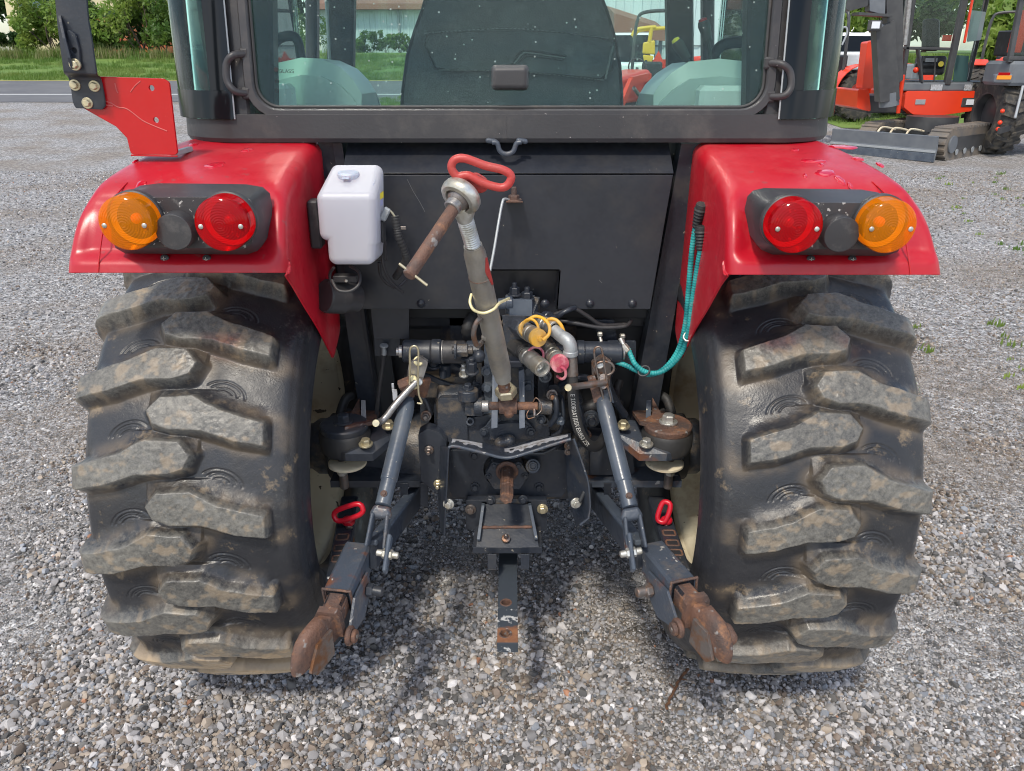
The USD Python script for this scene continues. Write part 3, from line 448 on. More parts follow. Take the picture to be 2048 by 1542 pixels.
# ---------------------------------------------------------------- fenders
XM = -.012                                # the tractor's middle
def fender(s, label):                     # s = -1 left, +1 right
    fd = sub(T, 'fender', label)
    # stations from the cab to the rear lip: Y, z, outer x, inner x, radius of the inner fold
    st = [(1.99, 1.452, -0.77, -0.458), (1.93, 1.449, -0.785, -0.457), (1.84, 1.44, -0.805, -0.456), (1.74, 1.427, -0.822, -0.454), (1.64, 1.408, -0.835, -0.452), (1.575, 1.385, -0.843, -0.45), (1.54, 1.36, -0.85, -0.449), (1.515, 1.325, -0.857, -0.448), (1.495, 1.28, -0.864, -0.446), (1.485, 1.244, -0.87, -0.444)] if s < 0 else [(1.99, 1.45, 0.735, 0.436), (1.93, 1.446, 0.748, 0.434), (1.84, 1.437, 0.76, 0.432), (1.74, 1.424, 0.772, 0.43), (1.64, 1.405, 0.788, 0.428), (1.575, 1.382, 0.804, 0.427), (1.54, 1.357, 0.815, 0.426), (1.515, 1.322, 0.824, 0.425), (1.495, 1.277, 0.833, 0.424), (1.485, 1.24, 0.841, 0.424)]
    S = spl(np.array(st), 7); n = len(S); G_ = []
    bot = spl(np.array([(1.965, 1.0), (1.95, .965), (1.90, .943), (1.845, .928), (1.815, .950), (1.72, 1.045), (1.62, 1.13), (1.54, 1.20), (1.487, 1.238)]), 10)
    bb = np.linspace(0, 1, len(bot)); sl = np.r_[0, np.cumsum(np.linalg.norm(np.diff(S[:, :2], axis=0), axis=1))]; sl /= sl[-1]
    dY, dz = np.gradient(S[:, 0]), np.gradient(S[:, 1]); L = np.hypot(dY, dz); ny, nz = dz / L, -dY / L      # outward normal (up / rearwards)
    for i in range(n):
        Y, z, xo, xi = S[i]; xo = xo + s * .013; N = np.array([0, ny[i], nz[i]]) if nz[i] > 0 or ny[i] < 0 else -np.array([0, ny[i], nz[i]])
        row = []; R1, R2 = .030, .030
        c = np.array([xo - s * R1, Y, z]) - N * R1                           # outer rim folds down
        row.append(c + np.array([s * R1, 0, 0]) - N * .022)
        for a in np.linspace(0, 90, 5): row.append(c + R1 * (math.cos(math.radians(a)) * np.array([s, 0, 0]) + math.sin(math.radians(a)) * N))
        for x in np.linspace(xo - s * R1, xi + s * R2, 46)[1:-1]: row.append(np.array([x, Y, z]))
        c = np.array([xi + s * R2, Y, z]) - N * R2
        for a in np.linspace(90, 0, 8): row.append(c + R2 * (math.cos(math.radians(a)) * np.array([-s, 0, 0]) + math.sin(math.radians(a)) * N))
        e = row[-1]; by, bz = np.interp(sl[i], bb, bot[:, 0]), np.interp(sl[i], bb, bot[:, 1])
        for q in np.linspace(0, 1, 13)[1:]: row.append(np.array([xi, e[1] + (by - e[1]) * q, e[2] + (bz - e[2]) * q]))
        G_.append(row)
    g = np.array(G_)
    # moulded hollow below and around the lamp housing
    lx = (s * .665 if s < 0 else .642); hx = .185; m = (1 - sstep(hx - .02, hx + .035, abs(g[..., 0] - lx))) * sstep(1.262, 1.282, g[..., 2]) * (1 - sstep(1.36, 1.40, g[..., 2])) * (g[..., 1] < 1.62)
    g[..., 1] += .026 * m
    m_ = shell(g if s > 0 else g[:, ::-1], .004); obj('fender_skin', m_, 'red_plastic', fd, 38)
    ii = [i for i in range(n) if S[i, 1] < 1.40]; obj('edge_seam', tube(np.array([[S[i, 2] - s * .058, S[i, 0] - .0006, S[i, 1] + .0004] for i in ii]), .0016, 6), 'red_enamel', fd, 60)
    yb = 1.50
    for px, py in (((330, 517), (414, 518)) if s < 0 else ((1621, 519), (1704, 519))):
        p = W(px, py, yb); obj('screw', cat(lathe([(0, -.001), (.0085, -.001), (.0085, .002), (.006, .0042), (0, .0048)], p, (0, -1, .25), 18)), 'black_plastic', fd, 40); obj('screw_slot', cat(bar(p + [-.004, -.0052, .001], p + [.004, -.0052, .001], .0016, .001, ch=0), bar(p + [0, -.0052, -.003], p + [0, -.0052, .005], .0016, .001, (1, 0, 0), ch=0)), 'zinc', fd)
    g2 = np.random.default_rng(5 + s); B = [((495, 299), (608, 334)), ] if 0 else None
    drops = ([(430, 330, 20, 5), (495, 300, 11, 4), (283, 371, 12, 5), (271, 323, 5, 3), (388, 289, 9, 3)] if s < 0 else
             [(1686, 294, 26, 5), (1626, 322, 22, 4), (1650, 346, 22, 5), (1680, 360, 9, 5), (1716, 318, 12, 3), (1642, 330, 6, 3), (1590, 300, 8, 2.5), (1760, 330, 7, 4), (1610, 352, 4, 3), (1700, 372, 5, 3)])
    top = m_.ray if False else None
    zt = lambda Y_: np.interp(-Y_, -S[:, 0], S[:, 1])
    for px, py, rx, ry in drops:
        best = min(np.linspace(1.5, 2.0, 400), key=lambda Y_: abs(W(px, py, Y_)[2] - zt(Y_))); c = W(px, py, best); k = mpp(px, py, best)
        if c[2] < 1.36: continue
        a = np.linspace(0, 2 * np.pi, 26, endpoint=False); wob = 1 + .18 * np.sin(2 * a + g2.uniform(0, 6)) + .08 * np.sin(5 * a + g2.uniform(0, 6)); R_ = []
        for f, h in ((1.0, -.0006), (.9, .0013), (.6, .0021), (.2, .0024)):
            x = c[0] + rx * k * f * wob * np.cos(a); y = np.clip(c[1] + ry * k * 3.6 * f * wob * np.sin(a), 1.46, 1.98); R_.append(np.stack([x, y, [zt(q) + h + .0004 for q in y]], 1))
        obj('water_drop', loft(R_, True, True), 'wet_red', fd, 60)
fender(-1, 'left red fender'); fender(1, 'right red fender')

# ---------------------------------------------------------------- tail lamp clusters
def ring_lens(c, ax, R, D, wave=True):
    pr = [(R * 1.0, -D), (R * 1.0, -.004), (R * .985, .0005), (R * .95, .0022)]
    for r in np.linspace(.90, .06, 150): pr.append((R * r, .0020 + .0105 * (1 - r * r) + .0002 * math.sin(r * 70)))
    pr.append((0, .0125)); return lathe(pr, c, ax, 64)
def lamps(s):
    t = sub(T, 'tail_lamp_cluster', ('left' if s < 0 else 'right') + ' lamp cluster')
    if s < 0: out = [(232, 392), (250, 382), (290, 377), (470, 379), (505, 385), (520, 398), (528, 440), (524, 482), (514, 498), (494, 505), (250, 503), (230, 492), (222, 470), (222, 420)]; Ls = [('amber', 252, 447, 55), ('knob', 347, 465, 37), ('red', 444, 449, 55)]; fr = [(244, 398), (256, 394), (488, 393), (502, 400), (510, 425), (506, 484), (490, 496), (250, 494), (236, 480), (236, 420)]
    else: out = [(1514, 404), (1526, 392), (1548, 387), (1750, 390), (1785, 396), (1802, 408), (1810, 430), (1808, 482), (1796, 500), (1770, 508), (1545, 505), (1524, 496), (1512, 478), (1508, 430)]; Ls = [('red', 1592, 454, 54), ('knob', 1684, 470, 36), ('amber', 1779, 454, 54)]; fr = [(1540, 408), (1552, 403), (1776, 406), (1790, 416), (1796, 440), (1794, 484), (1780, 498), (1552, 497), (1536, 486), (1532, 420)]
    Yf = 1.440
    A = [W(a, b, Yf + .05) for a, b in out]; B = [W(a, b, Yf + .012) + (0, 0, .0) for a, b in fr]; cx = np.mean([b[0] for b in B]); cut = []
    back = [np.array([p[0], Yf + .115, p[2]]) for p in A]; mid = [np.array([p[0] + (cx - p[0]) * .0, Yf + .05, p[2]]) for p in A]
    obj('housing', hullm(np.array(back + [m + (0, 0, -.004) for m in mid] + B)), 'black_plastic', t, 35)
    obj('face_panel', hullm(np.vstack([[b + (0, .001, 0) for b in B], [b + (0, -.004, 0) for b in B]])), 'lamp_plastic', t)
    for kind, px, py, r in Ls:
        D = .046 if kind != 'knob' else .030; Yl = Yf + .012 - .004 - D; c = W(px, py, Yl); R = r * mpp(px, py, Yl); ax = unit((.0, -1, -.02))
        if kind == 'knob':
            obj('knob', lathe([(R * 1.02, -D), (R * 1.0, -.003), (R * .95, -.0005), (R * .6, .0008), (0, .0011)], c, ax, 40), 'black_plastic', t, 35)
        else:
            l = obj(kind + '_lens', ring_lens(c, ax, R, D), kind + '_lens', t, 60)
            obj('reflector', lathe([(R * .97, -D + .004), (R * .80, -D + .001), (R * .42, -D - .008), (R * .40, -D - .012), (0, -D - .012)], c, ax, 40), 'reflector', t, 30); obj('bulb', rbox([c + ax * (-D + .004), c + ax * (-D - .006)], .010, 2), 'zinc' if kind == 'red' else 'amber_plain', t, 40)
            obj('lens_base', lathe([(R * 1.05, -D - .004), (R * 1.05, -D + .008), (R * 1.0, -D + .010)], c, ax, 48), 'black_plastic', t, 40)
            for q in (-1, 1): obj('lens_screw', lathe([(0, .0065), (.0046, .0068), (.0046, .0085), (.003, .0098), (0, .0100)], c + np.array([q * R * .72, 0, -.002]), ax, 14), 'zinc', t, 40)
lamps(-1); lamps(1)

# ---------------------------------------------------------------- bracket and folded bar on the left fender
br = sub(T, 'bar_bracket', 'red bracket with folded dark steel bar')
Yb = 1.72
obj('bracket_plate', plate([(152, 208), (143, 180), (196, 153), (325, 157), (338, 164), (355, 310), (262, 309), (254, 276), (232, 253)], Yb, .006, .008, [(303, 176, .0058), (312, 240, .0058)]), 'red_enamel', br)
obj('bracket_foot', hullm([W(262, 309, Yb), W(355, 311, Yb), W(357, 308, Yb + .05), W(264, 305, Yb + .05), W(262, 312, Yb), W(355, 314, Yb)]), 'red_enamel', br)
obj('foot_plate', bbox(W(352, 309, Yb + .004) + (0, 0, -.004), W(374, 291, Yb + .10) + (0, 0, -.006 + .004), .001), 'galvanised', br)
bend = [W(179, 121, Yb - .030), W(166, 160, Yb - .026)]
def strip(px_l, px_r, Ys, t, mat, nm):
    r = []
    for (a, b), (c, d), Y in zip(px_l, px_r, Ys):
        p, q = W(a, b, Y), W(c, d, Y); r.append([p, q, q + (0, t, 0), p + (0, t, 0)])
    obj(nm, loft(r), mat, br, 30)
lft = [(102, -120), (112, 20), (118, 75), (126, 134), (128, 146), (137, 156), (142, 178), (146, 205), (152, 216)]; rgt = [(166, -120), (174, 20), (182, 75), (191, 138), (193, 150), (199, 156), (205, 180), (209, 210), (203, 219)]
k_ = np.array([0, 1, 2, 3, 3.5, 4, 5, 6, 6.6]); LT = spl(np.array(lft), 4); RG = spl(np.array(rgt), 4); YY = spl(np.array([[Yb - .045, 0], [Yb - .045, 0], [Yb - .045, 0], [Yb - .045, 0], [Yb - .040, 0], [Yb - .012, 0], [Yb - .008, 0], [Yb - .008, 0], [Yb - .008, 0]]), 4)[:, 0]
strip(LT, RG, YY, .006, 'charcoal_paint', 'folded_bar')
obj('welded_tab', prism(rnd([(0, 0), (.019, .0), (.024, .02), (.022, .055), (.012, .085), (.0, .10)], .002), W(150, 137, Yb - .045), (.35, -.94, 0), (-.06, 0, 1), .005), 'charcoal_paint', br, 30)
obj('tab_web', plate([(134, 62), (137, 60), (150, 68), (158, 100), (160, 132), (138, 134)], Yb - .052, .006, .003, [(148, 101, .0058)]), 'charcoal_paint', br)
for px, py, Y in ((150, 129, Yb - .055), (150, 170, Yb - .009), (189, 172, Yb - .009), (175, 206, Yb - .009)):
    obj('flange_bolt', bolt(W(px, py, Y), (.03, -1, .02), .0078, .007), 'brass_zinc', br)
for k in ([(208, 202), (222, 206), (236, 214), (252, 217), (266, 226), (284, 240), (304, 250), (334, 262)], [(230, 166), (233, 180), (236, 186)], [(281, 162), (270, 172), (261, 184)], [(212, 210), (226, 212)]): obj('scratch', tube(spl([W(a, b, Yb - .0002) for a, b in k], 5), .0011, 6), 'scratch', br, 60)

# ---------------------------------------------------------------- cab: sill, window, corner glass, columns, back panel
cab = sub(T, 'cab', 'glazed cab with dark grey frame')
YC = 1.905; lean = .13
def cw(px, py):                        # a point of the leaning rear wall of the cab
    d = ray(px, py); t = (YC - lean * (CAMH - 1.46)) ; k = (YC + lean * (CAMH - 1.46)) / (d[1] - lean * d[2]) ; return np.array([0, 0, CAMH]) + d * k
ZT = 2.30
def upto(p, z): return p + np.array([0, lean, 1.]) * (z - p[2])
WL, WR = cw(509, 150)[0], cw(1531, 150)[0]; zb = cw(1020, 217)[2]
def rrect(x0, x1, z0, z1, r, n=8):
    out = []
    for cx_, cz_, a0 in ((x1 - r, z1 - r, 0), (x0 + r, z1 - r, 90), (x0 + r, z0 + r, 180), (x1 - r, z0 + r, 270)):
        for a in np.linspace(a0, a0 + 90, n): out.append((cx_ + r * math.cos(math.radians(a)), cz_ + r * math.sin(math.radians(a))))
    return np.array(out)
def wall(p2, off): return np.stack([p2[:, 0], YC + lean * (p2[:, 1] - 1.46) + off, p2[:, 1]], 1)
fin = rrect(WL, WR, zb, ZT - .06, .055); fr_ = []
for d_, o in ((-.0, .014), (-.0, -.012), (.003, -.017), (.019, -.017), (.022, -.012), (.022, .014)):
    c = fin.mean(0); e = rrect(WL - d_, WR + d_, zb - d_, ZT - .06 + d_, .055 + d_); fr_.append(wall(e, o))
obj('rear_window_frame', loft(fr_ + [fr_[0]], True, False), 'cab_paint', cab, 35)
gm = ext(sg.Polygon(rrect(WL + .001, WR - .001, zb + .001, ZT - .061, .054)), .004); v = gm.vertices; gm.vertices = np.stack([v[:, 0], YC + lean * (v[:, 1] - 1.46) + v[:, 2] + .002, v[:, 1]], 1); obj('rear_window', gm, 'cab_glass', cab)
gs = fr_[0] * 1.; obj('window_seal', tube(wall(rrect(WL + .003, WR - .003, zb + .003, ZT - .063, .052), -.002), .004, 8, True), 'black_rubber', cab, 60)
xo0, xo1 = cw(486, 238)[0], cw(1546, 246)[0]; zs = cw(1000, 279)[2]
# sill: the band below the window, stepping forward to the fenders
sec = [(YC + .05, zs), (YC - .004, zs), (YC - .012, zs + .006), (YC - .014, zs + .026), (YC + .0, zb - .030), (YC + .03, zb - .026), (YC + .05, zb - .03)]
pass
for s in (-1, 1):
    c0 = np.array([s * .60 + XM, YC, 0]); path = [(XM, YC - .006), (s * .2 + XM, YC - .006), (s * .4 + XM, YC - .006), (s * .585 + XM, YC - .006), (s * .66 + XM, YC - .004), (s * .735 + XM, YC + .035), (s * .785 + XM, YC + .12), (s * .80 + XM, YC + .3), (s * .80 + XM, YC + .9)]
    pp = spl(np.array(path), 6); t = np.gradient(pp, axis=0); t /= np.linalg.norm(t, axis=1)[:, None]; nrm = np.stack([t[:, 1], -t[:, 0]], 1) * s
    nn = nrm if nrm[0, 1] < 0 else -nrm; zz_ = zb - .012
    obj('corner_sill', loft([[(*(p - n_ * .05), zs - .006), (*(p + n_ * .004), zs - .006), (*(p + n_ * .010), zs + .004), (*(p + n_ * .006), zz_), (*(p - n_ * .05), zz_)] for p, n_ in zip(pp, nn)]), 'cab_paint', cab, 35)
    # curved corner glass with its black printed border
    pg = pp[21:]; ng = nn[21:]; zl, zh = zb - .022, ZT
    def band(i0, i1, z0, z1, o): return shell(np.array([[(*(p + n_ * o), z0 + (z1 - z0) * q) + np.array([0, 0, 0]) for q in np.linspace(0, 1, 4)] for p, n_ in zip(pg[i0:i1], ng[i0:i1])])[:, ::s], .004)
    def leaned(m): m.vertices[:, 1] += lean * (m.vertices[:, 2] - 1.46) * np.clip(1 - (m.vertices[:, 1] - YC) / .5, 0, 1); return m
    obj('corner_glass', leaned(band(0, len(pg), zl, zh, .016)), 'corner_glass', cab, 40)
    obj('glass_border_bottom', leaned(band(0, len(pg), zl + .001, zl + .062, .0175)), 'black_glass', cab, 40)
    obj('glass_border_side', leaned(band(0, 5, zl + .0625, zh - .001, .0175)), 'black_glass', cab, 40)
    obj('glass_edge', tube(np.array([leaned(trimesh.Trimesh([(*(pg[0] + ng[0] * .016), z)] * 3, [[0, 1, 2]], process=False)).vertices[0] for z in np.linspace(zl, zh, 10)]), .003, 6), 'galvanised', cab, 60)
    # rear pillar behind the hinge
    a = np.array([s * .628 + XM, YC + .018, zs]); obj('rear_pillar', bar(upto(a, zs), upto(a, ZT + .02), .060, .05, (0, 1, 0), .006), 'cab_paint', cab)
    # side, door and front pillars
    for nm, px, w, Y in (('inner_pillar', 540 if s < 0 else 1500, .055, 2.12), ('door_pillar', 690 if s < 0 else 1352, .095, 3.1), ('windscreen_pillar', 632 if s < 0 else 1408, .045, 3.35)):
        p = W(px, 120, Y); q = p + np.array([s * .0, 0, 0]); dx = -.0 * s; obj(nm, bar((q[0] + s * .035, Y, 1.40), (q[0] - s * .05, Y + .02, ZT), w, .06, (0, 1, 0), .008), 'interior_black', cab)
    xh = cw(486 if s < 0 else 1552, 140)[0]
    # hinge loop
    if s < 0: L_ = [(492, 108), (474, 111), (462, 128), (463, 160), (478, 181), (496, 186)]
    else: L_ = [(1536, 126), (1555, 128), (1571, 143), (1573, 172), (1560, 190), (1538, 193)]
    P_ = [cw(a, b) + (0, -.03 if 0 < i < 5 else -.012, 0) for i, (a, b) in enumerate(L_)]; obj('hinge_loop', tube(spl(P_, 7), .0082, 12), 'cab_paint', cab, 60)
    for i in (0, 5): obj('hinge_pad', obox(P_[i] + (0, .004, 0), (.022, .02, .026), None, .004), 'cab_paint', cab)
    obj('door_glass', bbox((s * .80 + XM - .002, 2.32, zb), (s * .80 + XM + .002, 3.25, ZT), .0005), 'clear_glass', cab)
    obj('side_panel', bbox((s * .755 + XM, 2.36, 1.0), (s * .80 + XM, 3.32, zb), .01), 'machine_black', cab)
    # inner wheel housings inside the cab
    if s < 0: o_ = [(520, 215), (555, 160), (600, 150), (640, 152), (680, 170), (705, 195), (722, 222)]; Yi = 2.30
    else: o_ = [(1500, 222), (1500, 158), (1440, 152), (1380, 158), (1345, 180), (1320, 205), (1308, 224)]; Yi = 2.30
    R_ = []
    for dY, f in ((0, .0), (.008, .0), (.03, .10), (.28, .22), (.5, .75)):
        row = []
        for a, b in o_: p = W(a, b, Yi); row.append((p[0], Yi + dY, p[2] + (.05 * (1 - 1.2 * f) if 0 < f < .3 else (-.0 if f == 0 else -.12))))
        q = W(o_[-1][0], 270, Yi); q2 = W(o_[0][0], 270, Yi); row += [(q[0], Yi + dY, q[2]), (q2[0], Yi + dY, q2[2])]; R_.append(row)
    obj('wheel_housing', loft(R_), 'interior_grey', cab, 30)
    a, b = ((470, 168), (598, 218)) if s < 0 else ((1402, 172), (1482, 218))
    obj('side_console', bbox(W(a[0], a[1], 2.20), W(b[0], b[1] + 10, 2.27), .012), 'white_console', cab)
obj('roof', rbox([(x, y, z) for x in (-.74, .72) for y in (2.02, 3.35) for z in (ZT + .06, ZT + .10)], .06), 'machine_grey', cab, 40)
obj('roof_rail', bar((-.66, YC + .12, ZT + .01), (.64, YC + .12, ZT + .01), .06, .06), 'cab_paint', cab)
obj('windscreen', bbox((-.70, 3.36, 1.35), (.68, 3.364, ZT), .0005), 'clear_glass', cab)
obj('cab_floor', bbox((-.70, 2.0, .98), (.68, 3.3, 1.02)), 'interior_black', cab)
obj('dash', bbox((-.32, 3.0, 1.02), (.30, 3.3, 1.48), .03), 'interior_black', cab)
# window furniture
p = cw(1020, 155); obj('window_latch', rbox([p + np.array([a * .030, -.024, b * .0135]) for a in (-1, 1) for b in (-1, 1)] + [p + np.array([a * .033, -.004, b * .017]) for a in (-1, 1) for b in (-1, 1)], .010, 2), 'black_plastic', cab, 40)
for k, (tx, px, py, h_) in enumerate((('GLASS', 558, 146, 7),)):
    m = meshkit.text_mesh(tx, h_ * mpp(px, py, 1.9), .0006); o = cw(px, py); m.vertices = o + m.vertices[:, [0]] * [[1, 0, 0]] + m.vertices[:, [1]] * unit([0, lean, 1])[None] + m.vertices[:, [2]] * [[0, -1, 0]] + [0, -.001, 0]; obj('etched_text', m, 'print_black', cab)
for py in (139, 162, 181): obj('etched_mark', cyl(cw(552, py) + (0, .0015, 0), cw(552, py) + (0, -.0005, 0), .0052 if py < 150 else .004, 16, ch=0) if py < 150 else pipe(cw(554, py) + (0, .0015, 0), cw(554, py) + (0, -.0005, 0), .0045, .0036, 16, .0001), 'print_black', cab)
# seat
st_ = sub(T, 'seat', 'black vinyl seat back seen through the rear window')
Ys = 2.42
o_ = [(797, 245), (800, 180), (808, 110), (822, 60), (836, 20), (852, -40), (900, -110), (1030, -120), (1150, -110), (1200, -40), (1222, 20), (1236, 70), (1246, 130), (1249, 190), (1248, 245)]
R_ = []
for dY, f in ((.012, .965), (.0, .985), (.0, .992), (.02, 1.0), (.09, 1.0), (.12, .97)):
    q = np.array([W(a, b, Ys) for a, b in o_]); c = q.mean(0); q = c + (q - c) * [f, 1, f]; q[:, 1] = Ys + dY + .16 * (q[:, 2] - 1.5) + .0; R_.append(q)
obj('backrest', loft(R_), 'seat_vinyl', st_, 50)
pad = [(852, 68), (930, 62), (1030, 60), (1130, 64), (1205, 76), (1232, 84), (1226, 140), (1205, 158), (1100, 148), (1000, 142), (890, 140), (868, 136), (846, 90)]
R_ = []
for dY, f in ((-.004, 1.0), (-.014, .985), (-.016, .96)):
    q = np.array([W(a, b, Ys) for a, b in pad]); c = q.mean(0); q = c + (q - c) * [f, 1, f]; q[:, 1] = Ys + dY + .16 * (q[:, 2] - 1.5); R_.append(q)
obj('back_panel', loft(R_), 'seat_vinyl', st_, 50)
def on_seat(a, b, d): p = W(a, b, Ys); p[1] = Ys + d + .16 * (p[2] - 1.5); return p
for row in ([(862, 69 + i * 0, ) for i in range(0)],): pass
sts = [on_seat(a, b, -.019) for a, b in spl(np.array([(850, 66), (1030, 57), (1215, 76)], float), 22)] + [on_seat(a, b, -.019) for a, b in spl(np.array([(880, 140), (1030, 143), (1205, 160)], float), 22)]
obj('stitching', cat(*[obox(p, (.007, .002, .0022), None, .0006) for p in sts[::1]]), 'scratch_grey', st_, kind='stuff')
for i in range(3): P_ = [on_seat(a, b, -.02) for a, b in ((1022 + i * 7, 128 - i), (1040 + i * 5, 104 + i * 4), (1060, 101 + i * 5), (1134 - i * 4, 112 + i * 4))]; obj('tear', tube(spl(P_, 5), .0022, 6), 'interior_black' if i != 1 else 'scratch_grey', st_, 60)
P_ = [on_seat(a, b, .0) for a, b in ((1226, 92), (1210, 158))]; obj('piping', tube(np.array([P_[0] + (0, -.02, 0), P_[1] + (0, -.02, 0)]), .003, 6), 'scratch_grey', st_)
obj('seat_cushion', rbox([(-.2, 2.55, 1.20), (.2, 2.55, 1.20), (-.2, 2.9, 1.22), (.2, 2.9, 1.22)], .06), 'seat_vinyl', st_, 50)
# levers at the right of the seat
cl = sub(T, 'control_levers', 'gear and loader levers beside the seat')
def lever(pts, Y, r, kp, kr, capm):
    P_ = [W(a, b, Y) for a, b in pts]; obj('lever_rod', tube(spl(P_, 6), r, 8), 'interior_black', cl, 60); a, b = W(*kp[0], Y), W(*kp[1], Y); k = obj('lever_grip', lathe([(0, 0), (kr * .8, .0), (kr * .9, .02), (kr * 1.1, np.linalg.norm(b - a) * .8), (kr * .9, np.linalg.norm(b - a)), (0, np.linalg.norm(b - a))], a, b - a, 16), 'black_plastic', cl, 40)
    obj('grip_cap', lathe([(kr * .8, 0), (kr * .7, .006), (0, .009)], b, b - a, 16), capm, cl, 40)
lever([(1384, 165), (1382, 140), (1372, 115)], 2.35, .006, ((1374, 118), (1352, 82)), .015, 'sticker_yellow')
lever([(1416, 165), (1420, 110), (1413, 75)], 2.40, .006, ((1416, 82), (1406, 42)), .016, 'red_enamel')
P_ = [W(a, b, 2.45) for a, b in ((1416, 175), (1424, 125), (1436, 98), (1460, 86), (1510, 82))]; obj('grab_handle', tube(spl(P_, 7), .016, 10), 'interior_black', cl, 60)
P_ = [W(a, b, 2.8) for a, b in ((535, 160), (548, 90), (575, 72), (596, 84), (606, 150))]; obj('grab_handle', tube(spl(P_, 7), .016, 10), 'interior_black', cl, 60)
P_ = [W(a, b, 3.0) for a, b in ((652, -10), (656, 60), (662, 165))]; obj('door_strut', tube(P_, .006, 8), 'galvanised', cl, 60)

# back panel with its folded top and the notch over the hydraulics
bp = sub(T, 'back_panel', 'dark sheet metal panel under the cab window')
YP = 1.865
zt_, zm, zl = W(1000, 283, 1.955)[2], W(1000, 350, YP)[2], W(1000, 617, YP)[2]
xl, xr = W(686, 360, YP)[0], W(1346, 360, YP)[0]
obj('upper_fold', hullm([(xl, 1.955, zt_), (xr, 1.955, zt_), (xl, YP, zm + .004), (xr, YP, zm + .004), (xl, 1.975, zt_), (xr, 1.975, zt_), (xl, YP + .02, zm), (xr, YP + .02, zm)]), 'panel_paint', bp)
def pz(px, py): q = W(px, py, YP); return (q[0], q[2])
obj('panel_sheet', (lambda m: m)(plate([(686, 350), (1346, 350), (1330, 440), (1300, 618), (1113, 618), (1119, 541), (952, 541), (955, 618), (690, 618)], YP, .012, 0)), 'panel_paint', bp)
obj('notch_back', bbox(W(945, 533, YP + .075), W(1128, 632, YP + .085)), 'panel_paint', bp)
for a, b in (((1119, 541), (1113, 618)), ((952, 541), (955, 618))): p, q = W(*a, YP), W(*b, YP); obj('notch_side', hullm([p, q, p + (.003, 0, 0), q + (.003, 0, 0), p + (0, .075, 0), q + (0, .075, 0), p + (.003, .075, 0), q + (.003, .075, 0)]), 'panel_paint', bp)
p, q = W(952, 541, YP), W(1119, 541, YP); obj('notch_top', hullm([p, q, p + (0, 0, .003), q + (0, 0, .003), p + (0, .08, 0), q + (0, .08, 0), p + (0, .08, .003), q + (0, .08, .003)]), 'panel_paint', bp)
for px in (842, 1090, 1180, 1265): obj('rivet', lathe([(.011, 0), (.010, .004), (.005, .007), (0, .008)], W(px, 607, YP), (0, -1, 0), 16), 'panel_paint', bp, 50)
obj('inner_wall', bbox((-.50, 2.02, .95), (.48, 2.05, 1.46)), 'panel_paint', bp)
for k in ([(814, 358), (826, 382), (840, 405), (850, 424)], [(1198, 560), (1204, 566)], [(930, 470), (945, 476)]): obj('scratch', tube([W(a, b, YP - .0002) for a, b in k], .0006, 5), 'scratch_grey', bp, 60)
# eye welded under the sill
P_ = [W(a, b, YC - .03) for a, b in ((984, 285), (994, 286), (1000, 302), (1012, 308), (1026, 303), (1033, 287), (1043, 284))]; e_ = obj('lashing_eye', tube(spl(P_, 6), .0058, 10), 'worn_paint', bp, 60)
for a in (982, 1043): obj('weld', rbox([W(a - 6, 281, YC - .022), W(a + 8, 283, YC - .022)], .006, 1), 'worn_paint', bp, 50)
# columns each side of the panel
def column(px, Ys, d, nm='column'):
    q = [W(a, b, y) for (a, b), y in zip(px, Ys)]; r = [[q[0], q[1], q[1] + (0, d, 0), q[0] + (0, d, 0)], [q[3], q[2], q[2] + (0, d, 0), q[3] + (0, d, 0)]]; obj(nm, loft(r), 'charcoal_paint', T)
column([(636, 285), (680, 285), (757, 838), (722, 842)], (1.93, 1.93, 1.965, 1.965), .055)
column([(1363, 287), (1408, 287), (1312, 842), (1262, 840)], (1.93, 1.93, 1.965, 1.965), .055)
obj('column_face', hullm([W(664, 286, 1.92), W(684, 286, 1.92), W(684, 286, 1.99), W(664, 286, 1.99), W(742, 700, 1.95), W(756, 835, 1.955), W(766, 835, 1.99)]), 'panel_paint', T)
# ---------------------------------------------------------------- chassis, axle and castings
ch = sub(T, 'chassis', 'dark rear axle and transmission castings')
obj('transmission_case', bbox((-.20, 2.02, .47), (.18, 3.6, 1.02), .03), 'cast_paint', ch)
obj('case_rear', plate([(845, 868), (880, 800), (1150, 800), (1190, 868), (1190, 968), (1130, 998), (900, 998), (845, 968)], 1.93, .12, .02), 'cast_paint', ch)
obj('engine_block', bbox((-.24, 3.6, .50), (.22, 4.5, 1.05), .04), 'machine_black', ch)
obj('hood', rbox([(x, y, z) for x in (-.22, .20) for y in (3.5, 4.6) for z in (1.0, 1.30)], .10), 'red_plastic', ch, 40)
obj('rear_baffle', bbox((-.43, 2.06, .47), (.41, 2.08, 1.2)), 'interior_black', ch)
obj('frame_beam', bbox((-.30, 2.05, .93), (.28, 3.4, .985), .01), 'interior_black', ch)
for s in (-1, 1):
    obj('axle_tube', lathe([(.0, -.02), (.105, -.02), (.105, .12), (.085, .16), (.080, .34), (.066, .36), (.066, .56)], np.array([XM + s * .20, AX[1], AX[2]]), (s, 0, 0), 32), 'cast_paint', ch, 35)
    obj('axle_flange', cyl(np.array([XM + s * .455, AX[1], AX[2]]), np.array([XM + s * .505, AX[1], AX[2]]), .095, 36), 'black_rubber', ch, 35)
    obj('front_wheel', lathe([(.20, -.1), (.33, -.11), (.385, -.09), (.40, -.06), (.40, .06), (.385, .09), (.33, .11), (.20, .1), (.2, 0), (.0, .02)], np.array([XM + s * .64, 4.15, .39]), (s, 0, 0), 40), 'tyre_rubber', ch, 40)
    obj('step_plate', bbox((XM + s * .36, 2.75, .50), (XM + s * .62, 3.1, .52)), 'charcoal_paint', ch)
